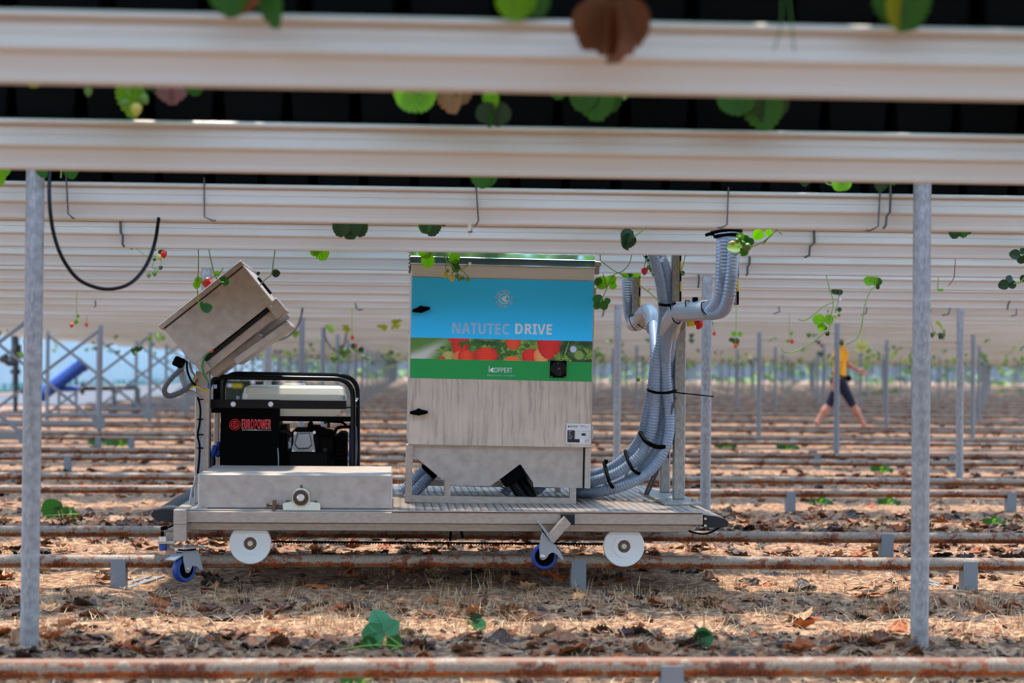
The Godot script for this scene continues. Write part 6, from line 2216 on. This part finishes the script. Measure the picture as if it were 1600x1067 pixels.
	sprig("fallen_leaf", "fresh three-part strawberry leaf lying on the litter behind the front rail", "fallen leaf", gd.call(600, 1012), [[[629, 1011], [616, 1001], [602, 990]], [[536, 1015], [570, 1009], [604, 1008], [626, 1010]], [[607, 1019], [615, 1013], [625, 1011]], [[594, 1001], [606, 1004]]], [[600, 988, 38, 246, "leaf_blue", 0.2, 0.3], [600, 987, 28, 326, "leaf_blue", 0.2], [600, 986, 38, 163, "leaf_blue", 0.3], [590, 1005, 30, 165, "leaf_mid", 0.4], [575, 998, 24, 20, "leaf_blue", 0.4], [606, 1012, 26, 320, "leaf_mid", 0.4]], [], "stem", 1.5)
	sprig("fallen_leaf", "small green leaf on a stalk lying on dry grass, second from the bottom", "fallen leaf", gd.call(745, 985), [[[729, 963], [735, 974], [746, 984]]], [[736, 967, 17, 350, "leaf_dark", 0.4], [740, 972, 22, 25, "leaf_blue", 0.5]], [], "stem", 1.2)
	sprig("fallen_leaf", "bright green leaf peeping out below the front rail at the bottom edge", "fallen leaf", 6.1, [[[566, 1064], [582, 1060], [592, 1055]]], [[552, 1062, 22, 185, "leaf_mid", 0.5], [552, 1062, 20, 330, "leaf_mid", 0.5], [556, 1064, 16, 30, "leaf_lime", 0.5]], [], "stem", 1.2)
	sprig("fallen_leaf", "fresh green leaf among brown leaves, right of the lower middle", "fallen leaf", gd.call(1097, 1010), [], [[1114, 993, 36, 158, "leaf_mid", 0.3, 0.5, 0.35], [1112, 996, 30, 164, "leaf_dark", 0.3]])
	sprig("fallen_leaf", "green leaf lying at the foot of the close left post, first rails behind", "fallen leaf", 12.8, [[[70, 806], [95, 804], [124, 803]]], [[66, 800, 32, 340, "leaf_mid", 0.5], [90, 808, 30, 352, "leaf_mid", 0.5], [112, 802, 18, 190, "leaf_blue", 0.5], [84, 796, 18, 30, "leaf_dark", 0.4]], [], "stem", 0.9)
	var weeds := [[152, 692, "blurred weed tuft left of the pillar, on the far side of four rails", 24.5], [186, 694, "blurred weed tuft just left of the control pillar", 24.5], [1280, 786, "low weeds in the litter right of the deck end", 14.6], [1386, 786, "low weed touching the large right post, two rails behind", 14.6], [1550, 817, "fresh weed near the right edge, just behind the middle rails", 12.2], [1375, 735, "blurred pale weed left of the large right post", 17.2], [1228, 700, "small blurred weed below the walking person", 21.5], [1130, 697, "small blurred weed right of the hose mast post", 21.5], [1346, 622, "far bright weed tuft right of the walking person", 58.0], [1372, 618, "far bright weed tuft left of the large right post", 62.0], [1562, 617, "far low weeds near the right edge of the horizon", 62.0], [1395, 616, "pair of far weeds touching the large right post", 64.0], [1590, 616, "far weed clump at the very right edge of the horizon", 64.0], [560, 755, "fresh weed glimpsed between generator and cabinet", 17.0]]
	for w in weeds:
		var k := 12.0 if w[3] < 30.0 else 9.0
		w[3] = 0.975 * LENS / (w[1] + k * 0.2 - 575.3 - (w[0] - 614.6) * 0.0093)
		sprig("weed", w[2], "weed", w[3], [], [[w[0], w[1], k, 200, "leaf_mid", 0.5], [w[0], w[1], k, 340, "leaf_lime", 0.5], [w[0] + 3, w[1], k, 280, "leaf_mid", 0.4], [w[0] - 8, w[1] + 1, k * 0.8, 230, "leaf_mid", 0.5], [w[0] + 9, w[1] + 1, k * 0.8, 310, "leaf_blue", 0.5], [w[0] + 14, w[1] + 1, k * 0.7, 350, "leaf_mid", 0.5]])


# ---- the walking person: smooth union of tapered limbs, meshed as surface nets
func nets(b: MB, bones: Array, cell: float, soft: float) -> void:
	var lo := Vector3.INF
	var hi := -Vector3.INF
	for q in bones:
		var r := maxf(q[2], q[3]) + 3.0 * cell + soft
		lo = lo.min(q[0] - Vector3.ONE * r).min(q[1] - Vector3.ONE * r)
		hi = hi.max(q[0] + Vector3.ONE * r).max(q[1] + Vector3.ONE * r)
	var nx := int((hi.x - lo.x) / cell) + 2
	var ny := int((hi.y - lo.y) / cell) + 2
	var nz := int((hi.z - lo.z) / cell) + 2
	var f := PackedFloat32Array()
	f.resize(nx * ny * nz)
	f.fill(0.0)
	var kk := 1.0 / soft
	for q in bones:
		var a: Vector3 = q[0]
		var d: Vector3 = q[1] - a
		var ll := maxf(d.length_squared(), 1e-9)
		var sq: Vector3 = q[4] if q.size() > 4 else Vector3.ONE
		var r := maxf(q[2], q[3]) * 1.0 + 3.0 * cell + soft * 2.0
		var l := ((a.min(q[1]) - Vector3.ONE * r - lo) / cell).floor()
		var h := ((a.max(q[1]) + Vector3.ONE * r - lo) / cell).ceil()
		for k in range(maxi(0, int(l.z)), mini(nz - 1, int(h.z)) + 1):
			for j in range(maxi(0, int(l.y)), mini(ny - 1, int(h.y)) + 1):
				for i in range(maxi(0, int(l.x)), mini(nx - 1, int(h.x)) + 1):
					var p := lo + Vector3(i, j, k) * cell
					var u := clampf((p - a).dot(d) / ll, 0, 1)
					var w := (p - a - d * u) * sq
					var dist := w.length() - lerpf(q[2], q[3], u)
					f[(k * ny + j) * nx + i] += exp(-kk * dist)
	# inside where the sum of exponentials passes 1
	var ids := {}
	var off := [Vector3i(0, 0, 0), Vector3i(1, 0, 0), Vector3i(0, 1, 0), Vector3i(1, 1, 0), Vector3i(0, 0, 1), Vector3i(1, 0, 1), Vector3i(0, 1, 1), Vector3i(1, 1, 1)]
	var edges := [[0, 1], [2, 3], [4, 5], [6, 7], [0, 2], [1, 3], [4, 6], [5, 7], [0, 4], [1, 5], [2, 6], [3, 7]]
	var at_f := func(i: int, j: int, k: int) -> float:
		return log(maxf(f[(k * ny + j) * nx + i], 1e-12)) * soft
	for k in nz - 1:
		for j in ny - 1:
			for i in nx - 1:
				var base := (k * ny + j) * nx + i
				var mask := 0
				for c in 8:
					var o: Vector3i = off[c]
					if f[base + (o.z * ny + o.y) * nx + o.x] > 1.0:
						mask |= 1 << c
				if mask == 0 or mask == 255:
					continue
				var s := Vector3.ZERO
				var n := 0
				for e in edges:
					if ((mask >> e[0]) & 1) != ((mask >> e[1]) & 1):
						var o0: Vector3i = off[e[0]]
						var o1: Vector3i = off[e[1]]
						var v0: float = at_f.call(i + o0.x, j + o0.y, k + o0.z)
						var v1: float = at_f.call(i + o1.x, j + o1.y, k + o1.z)
						s += Vector3(o0).lerp(Vector3(o1), v0 / (v0 - v1))
						n += 1
				var g := Vector3(at_f.call(i + 1, j, k) - at_f.call(i, j, k), at_f.call(i, j + 1, k) - at_f.call(i, j, k), at_f.call(i, j, k + 1) - at_f.call(i, j, k))
				ids[base] = b.vert(lo + (Vector3(i, j, k) + s / n) * cell, -g.normalized())
	var ax := [Vector3i(1, 0, 0), Vector3i(0, 1, 0), Vector3i(0, 0, 1)]
	var st := [1, nx, nx * ny]
	for base in ids:
		for a in 3:
			var p: int = st[(a + 1) % 3]
			var q: int = st[(a + 2) % 3]
			if (f[base] > 1.0) == (f[base + st[a]] > 1.0):
				continue
			if ids.has(base - p) and ids.has(base - q) and ids.has(base - p - q):
				b.face(ids[base], ids[base - p], ids[base - p - q])
				b.face(ids[base], ids[base - p - q], ids[base - q])


func build_person() -> void:
	var D := 31.2
	var o := at(1313, 600, D)
	o.y = 0.0
	var t := thing("person", "person walking in yellow T-shirt and dark knee-length leggings, head hidden by gutters", "person", o)
	var P := func(x: float, y: float, z: float) -> Vector3:
		var p := at(x, y, D)
		return Vector3(p.x - o.x, p.y, z)
	# joints; z towards the viewer
	var hip_n: Vector3 = P.call(1311, 597, 0.085)
	var hip_f: Vector3 = P.call(1315, 597, -0.085)
	var knee_n: Vector3 = P.call(1331, 633, 0.085)
	var ank_n: Vector3 = P.call(1348, 664, 0.08)
	var knee_f: Vector3 = P.call(1296, 634, -0.085)
	var ank_f: Vector3 = P.call(1278, 660, -0.08)
	var pel: Vector3 = P.call(1312, 594, 0.0)
	var waist: Vector3 = P.call(1312, 578, 0.0)
	var chest: Vector3 = P.call(1312, 555, 0.0)
	var neck: Vector3 = P.call(1313, 536, 0.0)
	var head: Vector3 = neck + Vector3(0.03, 0.17, 0)
	var sh_n: Vector3 = P.call(1307, 545, 0.17)
	var el_n: Vector3 = P.call(1303, 573, 0.24)
	var wr_n: Vector3 = P.call(1298, 596, 0.22)
	var sh_f: Vector3 = P.call(1315, 545, -0.17)
	var el_f: Vector3 = P.call(1329, 569, -0.22)
	var wr_f: Vector3 = P.call(1345, 578, -0.20)
	var oval := Vector3(1.25, 1.0, 0.78)
	var b := MB.new()
	nets(b, [[pel, waist, 0.115, 0.095, oval], [waist, chest, 0.095, 0.105, oval], [chest, neck, 0.1, 0.05, oval], [neck, head - Vector3(0, 0.05, 0), 0.05, 0.052], [chest + Vector3(0, 0.1, 0), sh_n, 0.06, 0.052], [chest + Vector3(0, 0.1, 0), sh_f, 0.06, 0.052], [sh_n, el_n, 0.05, 0.038], [el_n, wr_n, 0.038, 0.026], [sh_f, el_f, 0.05, 0.038], [el_f, wr_f, 0.038, 0.026], [hip_n, knee_n, 0.086, 0.054], [hip_f, knee_f, 0.086, 0.054], [knee_n, knee_n.lerp(ank_n, 0.35), 0.052, 0.058], [knee_n.lerp(ank_n, 0.3), ank_n, 0.056, 0.034], [knee_f, knee_f.lerp(ank_f, 0.35), 0.052, 0.058], [knee_f.lerp(ank_f, 0.3), ank_f, 0.056, 0.034], [ank_n, ank_n + Vector3(0.05, -0.07, 0), 0.035, 0.035], [ank_f, ank_f + Vector3(0.03, -0.06, 0), 0.035, 0.035]], 0.014, 0.012)
	# head with face turned to the right, and hands with fingers
	var hb := [[head + Vector3(-0.02, 0.03, 0), head + Vector3(0.02, 0.04, 0), 0.088, 0.085], [head + Vector3(0.02, -0.02, 0), head + Vector3(0.055, -0.065, 0), 0.066, 0.036], [head + Vector3(0.085, 0.025, 0), head + Vector3(0.112, -0.015, 0), 0.014, 0.015], [head + Vector3(0.082, -0.048, 0), head + Vector3(0.09, -0.048, 0), 0.018, 0.012], [head + Vector3(0.0, 0.01, 0.085), head + Vector3(-0.005, -0.02, 0.085), 0.022, 0.014], [head + Vector3(0.0, 0.01, -0.085), head + Vector3(-0.005, -0.02, -0.085), 0.022, 0.014]]
	nets(b, hb, 0.008, 0.007)
	for hnd in [[wr_n, (wr_n - el_n).normalized(), Vector3(0.5, 0, 0.86)], [wr_f, (wr_f - el_f).normalized(), Vector3(0.2, 0.3, 0.93)]]:
		var w: Vector3 = hnd[0]
		var dn: Vector3 = hnd[1]
		var pn: Vector3 = (hnd[2] - dn * dn.dot(hnd[2])).normalized()
		var sd := dn.cross(pn)
		var fing := []
		for k in 4:
			var root: Vector3 = w + dn * 0.085 + sd * (k - 1.5) * 0.021
			var ln: float = [0.062, 0.074, 0.07, 0.055][k]
			var d1: Vector3 = (dn + pn * 0.25).normalized()
			var d2: Vector3 = (dn + pn * 0.85).normalized()
			fing.append([w + dn * 0.03 + sd * (k - 1.5) * 0.014, root, 0.0135, 0.0105])
			fing.append([root, root + d1 * ln * 0.55, 0.0098, 0.009])
			fing.append([root + d1 * ln * 0.55, root + d1 * ln * 0.55 + d2 * ln * 0.5, 0.009, 0.0075])
		var th: Vector3 = w + dn * 0.03 + sd * -0.025
		fing.append([th, th + (dn * 0.6 - sd * 0.7 + pn * 0.3).normalized() * 0.042, 0.0125, 0.0105])
		fing.append([th + (dn * 0.6 - sd * 0.7 + pn * 0.3).normalized() * 0.042, th + (dn * 0.6 - sd * 0.7 + pn * 0.3).normalized() * 0.042 + (dn * 0.9 - sd * 0.2 + pn * 0.4).normalized() * 0.032, 0.0105, 0.0085])
		nets(b, fing, 0.005, 0.003)
	part("body", b, M.skin, t)
	b = MB.new()
	var shirt_hem: Vector3 = P.call(1311, 588, 0.0)
	nets(b, [[shirt_hem, waist, 0.135, 0.115, oval], [waist, chest, 0.115, 0.125, oval], [chest + Vector3(0.05, 0.0, 0.05), chest + Vector3(0.05, 0, -0.05), 0.085, 0.085], [chest, neck - Vector3(0, 0.03, 0), 0.12, 0.075, oval], [chest + Vector3(0, 0.1, 0), sh_n, 0.075, 0.066], [chest + Vector3(0, 0.1, 0), sh_f, 0.075, 0.066], [sh_n, sh_n.lerp(el_n, 0.6), 0.064, 0.062], [sh_f, sh_f.lerp(el_f, 0.6), 0.064, 0.062]], 0.015, 0.012)
	part("shirt", b, M.shirt, t)
	b = MB.new()
	nets(b, [[pel + Vector3(0, 0.05, 0), pel, 0.125, 0.13, oval], [hip_n, knee_n, 0.098, 0.062], [hip_f, knee_f, 0.098, 0.062], [pel + Vector3(-0.05, -0.02, 0.04), pel + Vector3(-0.05, -0.02, -0.04), 0.1, 0.1]], 0.015, 0.012)
	part("leggings", b, M.leggings, t)
	b = MB.new()
	var belt := PackedVector3Array()
	for k in 25:
		var a := TAU * k / 24
		belt.append(P.call(1312, 586, 0.0) + Vector3(cos(a) * 0.128, -0.02 * sin(a) - 0.03 * cos(a), sin(a) * 0.18))
	b.tube(belt, PackedFloat32Array([0.014]), 8, false)
	b.ball(P.call(1325.5, 591, 0.03), Vector3(0.045, 0.055, 0.07))
	part("belt_bag", b, M.black, t)
	b = MB.new()
	b.ball(head + Vector3(-0.025, 0.055, 0), Vector3(0.105, 0.09, 0.098), 16, 10)
	b.tube(PackedVector3Array([head + Vector3(-0.1, 0.05, 0), head + Vector3(-0.15, 0.0, 0), head + Vector3(-0.16, -0.09, 0)]), PackedFloat32Array([0.035, 0.035, 0.012]), 10)
	part("hair", b, M.hair, t)
	for q in [[ank_n, 0.28], [ank_f, -0.35]]:
		var a: Vector3 = q[0]
		b = MB.new()
		nets(b, [[Vector3(a.x - 0.03, 0.045, a.z), Vector3(a.x + 0.04, 0.07, a.z), 0.045, 0.045], [Vector3(a.x - 0.02, 0.045, a.z), Vector3(a.x + 0.16, 0.035, a.z), 0.042, 0.034]], 0.012, 0.008)
		part("shoe", b, M.shoe, t)


# ---- pipes and a container on the aisle at the left
func build_background() -> void:
	var D := 40.0
	var t := thing("irrigation_filter", "blurred blue water filter tube with black pipes standing beyond the braces", "water filter")
	t.position = Vector3(at(110, 600, D).x, 0, -D)
	var put_tube := func(called: String, pts: Array, r: float, m: Material, dd := 0.0) -> void:
		var path := line3(pts, D + dd)
		for i in path.size():
			path[i] -= t.position
		var b := MB.new()
		b.tube(path, PackedFloat32Array([r * D / LENS]), 16)
		part(called, b, m, t)
	put_tube.call("filter_tube", [[60, 620], [127, 571]], 10.5, M.filter_blue)
	put_tube.call("end_cap", [[126, 572], [132, 567.5]], 11.5, M.filter_blue)
	put_tube.call("clamp_ring", [[118, 577.5], [120, 576]], 11.2, M.filter_blue)
	put_tube.call("blue_pipe", [[80, 607], [128, 607]], 4.6, M.filter_blue, 0.1)
	put_tube.call("flange", [[127, 607], [131, 607]], 9.5, M.pipe_black, 0.1)
	put_tube.call("outlet_pipe", [[131, 606.5], [170, 606]], 3.8, M.pipe_black, 0.1)
	put_tube.call("outlet_pipe", [[170, 606], [212, 604.5], [214.5, 608], [214.5, 647]], 4.4, M.pipe_grey, 0.15)
	put_tube.call("outlet_pipe", [[178, 610], [178, 647]], 3.6, M.pipe_grey, 0.15)
	put_tube.call("valve", [[206, 639], [219, 639]], 7.5, M.pipe_black, 0.15)
	put_tube.call("valve", [[170, 644], [183, 644]], 4.5, M.pipe_black, 0.15)
	put_tube.call("tube_cradle", [[92, 600], [92, 650]], 2.0, M.pipe_grey, 0.3)
	put_tube.call("tube_cradle", [[119, 585], [119, 650]], 2.0, M.pipe_grey, 0.3)
	put_tube.call("foot_beam", [[0, 645], [56, 642]], 3.5, M.pipe_black, 0.0)
	var h := thing("hydrant", "blurred black valve stand with a bent spout at the picture's left edge", "valve", Vector3(at(26, 600, D).x, 0, -D))
	for q in [["stand_pipe", [[25, 545], [24, 600], [26, 608], [36, 610]], 4.6], ["flange", [[25, 545], [25, 552]], 8.5], ["flange", [[24, 577], [24, 584]], 8.0], ["valve_body", [[27, 538], [22, 563]], 7.0], ["spout", [[26, 566], [14, 566], [9, 561]], 6.5], ["spout_flange", [[9, 563], [4, 556]], 8.0], ["hand_wheel", [[17, 560], [38, 556]], 3.0], ["base_valve", [[36, 610], [50, 609]], 6.0], ["foot_pipe", [[24, 606], [24, 650]], 3.6], ["crown_valve", [[24, 545], [23, 520]], 6.0]]:
		var path := line3(q[1], D)
		for i in path.size():
			path[i] -= h.position
		var b := MB.new()
		b.tube(path, PackedFloat32Array([q[2] * D / LENS]), 14)
		part(q[0], b, M.pipe_black, h)
	var d := 37.4
	var c := thing("green_container", "dark green container box seen through the generator's frame", "container", Vector3(at(386, 600, d).x, 0, -d))
	var b := MB.new()
	var w := 88.0 * d / LENS
	var top := at(386, 594, d).y
	b.bx(Vector3(-w / 2, 0, -0.9), Vector3(w / 2, top - 0.04, 0), 0.02)
	part("body", b, M.tank_green, c)
	b = MB.new()
	b.bx(Vector3(-w / 2 - 0.02, top - 0.04, -0.92), Vector3(w / 2 + 0.02, top, 0.02), 0.015)
	part("rim", b, M.tank_green, c)
	b = MB.new()
	for k in 7:
		b.bx(Vector3(-w / 2 + 0.06 + k * w / 7.0, 0.05, 0), Vector3(-w / 2 + 0.1 + k * w / 7.0, top - 0.06, 0.025), 0.008)
	part("ribs", b, M.tank_green, c)
	text_part("number", [["600", "Droid Sans", 700, 15 * d / LENS, 6.5 * d / LENS, Transform3D(Basis(), at(371, 602.5, d) - c.position + Vector3(0, 0, 0.03))]], M.tape_yellow, c)
	b = MB.new()
	b.bx(at(356, 604, d) - c.position + Vector3(0, 0, 0.02), at(362, 600, d) - c.position + Vector3(0, 0, 0.03), 0.002)
	b.bx(at(393, 600, d) - c.position + Vector3(0, 0, 0.02), at(398, 594, d) - c.position + Vector3(0, 0, 0.03), 0.002)
	part("label_sticker", b, M.white_print, c)
	# shrubs far behind, at the open end of the rows
	var tm := trifoliate(2)
	var pts := []
	var tints := []
	for k in 800:
		var z := -165.0 - rng.randf() * 12.0
		var x := rng.randf_range(-10.0, 64.0)
		var hh := 0.5 + 1.2 * absf(sin(x * 0.21)) + 0.6 * sin(x * 0.55 + 1.0)
		pts.append(Transform3D(Basis(Vector3.UP, rng.randf() * TAU) * Basis(Vector3.RIGHT, rng.randf_range(0.0, 1.6)) * Basis.from_scale(Vector3.ONE * rng.randf_range(0.2, 0.45)), Vector3(x, rng.randf() * maxf(0.3, hh), z)))
		tints.append([Color(0.06, 0.14, 0.03), Color(0.14, 0.25, 0.04), Color(0.03, 0.08, 0.03), Color(0.22, 0.32, 0.06)][rng.randi_range(0, 3)])
	var sh := copies("far_foliage", tm, M.foliage_hang, pts, null, tints)
	sh.set_meta("label", "blurred green undergrowth at the far end of the rows")


# ---- leaf litter, straw
func curled_leaf(sd: int) -> ArrayMesh:
	var q := RandomNumberGenerator.new()
	q.seed = sd
	var b := MB.new()
	var nx := 6
	var nz := 7
	var curl := q.randf_range(-1.6, 1.9)
	var bend := q.randf_range(-0.9, 1.2)
	var lobes := q.randi_range(3, 5)
	var pts := []
	for j in nz + 1:
		var v := float(j) / nz
		var w := 0.44 * pow(sin(PI * (0.06 + v * 0.9)), 0.7) * (1.0 + 0.22 * sin(v * lobes * TAU))
		for i in nx + 1:
			var u := (float(i) / nx - 0.5) * 2.0
			var x := u * w
			var a := curl * absf(x) * 1.7
			var lift := sin(a) * absf(x) * 0.8 + 0.05 * sin(u * 7.0 + v * 9.0 + sd) + 0.28 * bend * (v - 0.5) * (v - 0.5) * 2.0
			pts.append(Vector3(x * cos(a * 0.6), lift, v - 0.5))
	for j in nz:
		for i in nx:
			var p := j * (nx + 1) + i
			var nn: Vector3 = (pts[p + nx + 1] - pts[p]).cross(pts[p + 1] - pts[p]).normalized()
			b.quad(pts[p], pts[p + 1], pts[p + nx + 2], pts[p + nx + 1], nn if nn.y > 0 else -nn)
	return b.mesh()


const LITTER := [Color(0.50, 0.32, 0.19), Color(0.60, 0.43, 0.28), Color(0.38, 0.23, 0.14), Color(0.64, 0.50, 0.35), Color(0.27, 0.18, 0.13), Color(0.60, 0.31, 0.11), Color(0.22, 0.16, 0.13), Color(0.56, 0.36, 0.22)]


func litter_weight(d: float) -> float:
	# bands of litter along the post rows and just before the front rails
	var q := fposmod(d - 6.95 + ROW_STEP * 0.5, ROW_STEP) - ROW_STEP * 0.5
	return 0.1 + 1.0 * exp(-pow((q + 0.12) / 0.38, 2.0)) + 0.75 * exp(-pow((q - 1.3) / 0.33, 2.0)) + 0.35 * exp(-pow((q + 1.1) / 0.4, 2.0))


func build_litter() -> void:
	var g: Node3D = get_node("ground")
	var vars := []
	for k in 10:
		vars.append(curled_leaf(k * 13 + 5))
	var mats := []
	for k in LITTER.size():
		var m := mat("dry_leaf_%d" % k, LITTER[k], 0.7)
		m.backlight_enabled = true
		m.backlight = LITTER[k] * 0.45
		mats.append(m)
	var pose := func(x: float, d: float, s: float) -> Transform3D:
		var bs := Basis(Vector3.UP, rng.randf() * TAU) * Basis(Vector3.RIGHT, rng.randf_range(-0.3, 0.3)) * Basis(Vector3.BACK, rng.randf_range(-0.4, 0.4))
		return Transform3D(bs * Basis.from_scale(Vector3.ONE * s), Vector3(x, gh(x, -d) + s * rng.randf_range(0.02, 0.16), -d))
	var n := 0
	while n < 285:
		var d := rng.randf_range(6.3, 9.0)
		if rng.randf() * 1.2 > litter_weight(d):
			continue
		var x := sx(rng.randf_range(-20, 1620), d)
		var s := rng.randf_range(0.06, 0.125)
		put("dry_leaf", vars[rng.randi() % 10], mats[[0, 1, 2, 3, 4, 5, 6, 7, 0, 1, 5][rng.randi() % 11]], g, pose.call(x, d, s))
		n += 1
	# the rest of the litter, past counting
	var sets := []
	for k in 10:
		sets.append([[], []])
	n = 0
	while n < 13000:
		var d := 5.0 + 40.0 * pow(rng.randf(), 1.7)
		if rng.randf() * 1.2 > litter_weight(d):
			continue
		var near := d < 9.0
		var x := sx(rng.randf_range(-200, 1800), d)
		var s := rng.randf_range(0.02, 0.05) if near else rng.randf_range(0.05, 0.12)
		var k := rng.randi() % 10
		sets[k][0].append(pose.call(x, d, s))
		var c: Color = LITTER[rng.randi() % 8]
		sets[k][1].append(c.srgb_to_linear())
		n += 1
	for k in 10:
		copies("leaf_litter", vars[k], M.dry_leaf, sets[k][0], g, sets[k][1])
	# straw and dry grass
	var b := MB.new()
	b.quad(Vector3(-0.012, 0, 0), Vector3(0.012, 0, 0), Vector3(0.009, 0.10, 0.5), Vector3(-0.009, 0.10, 0.5), Vector3(0, 0.9, -0.3).normalized())
	b.quad(Vector3(-0.009, 0.10, 0.5), Vector3(0.009, 0.10, 0.5), Vector3(0.002, 0.06, 1.0), Vector3(-0.002, 0.06, 1.0), Vector3(0, 0.95, 0.2).normalized())
	var straw := b.mesh()
	var flat := []
	var ft := []
	for k in 38000:
		var d := 5.2 + 13.0 * pow(rng.randf(), 1.5)
		var x := sx(rng.randf_range(-100, 1700), d)
		var up := -rng.randf_range(-0.1, 0.45)
		flat.append(Transform3D(Basis(Vector3.UP, rng.randf() * TAU) * Basis(Vector3.RIGHT, up) * Basis.from_scale(Vector3(0.11, 0.06, 0.06) * rng.randf_range(0.5, 1.4)), Vector3(x, gh(x, -d) + 0.003, -d)))
		var c := Color(0.62, 0.5, 0.34).lerp(Color(0.78, 0.68, 0.52), rng.randf()) if rng.randf() < 0.8 else Color(0.36, 0.26, 0.17)
		ft.append(c.srgb_to_linear())
	copies("straw_litter", straw, M.straw, flat, g, ft)
	var tuft := []
	var tt := []
	for k in 150:
		var d: float = [7.9, 8.3, 8.6, 7.3, 9.6, 12.5, 13.2][rng.randi() % 7] + rng.randf_range(-0.25, 0.25)
		var cx := sx(rng.randf_range(-60, 1660), d)
		for j in rng.randi_range(14, 40):
			var x := cx + rng.randfn(0.0, 0.05)
			var z := d + rng.randfn(0.0, 0.04)
			tuft.append(Transform3D(Basis(Vector3.UP, rng.randf() * TAU) * Basis(Vector3.RIGHT, -rng.randf_range(0.3, 1.4)) * Basis.from_scale(Vector3(0.10, 0.10, 0.10) * rng.randf_range(0.4, 1.15)), Vector3(x, gh(x, -z), -z)))
			tt.append(Color(0.55, 0.42, 0.27).lerp(Color(0.74, 0.62, 0.45), rng.randf()).srgb_to_linear())
	copies("dry_grass", straw, M.straw, tuft, g, tt)
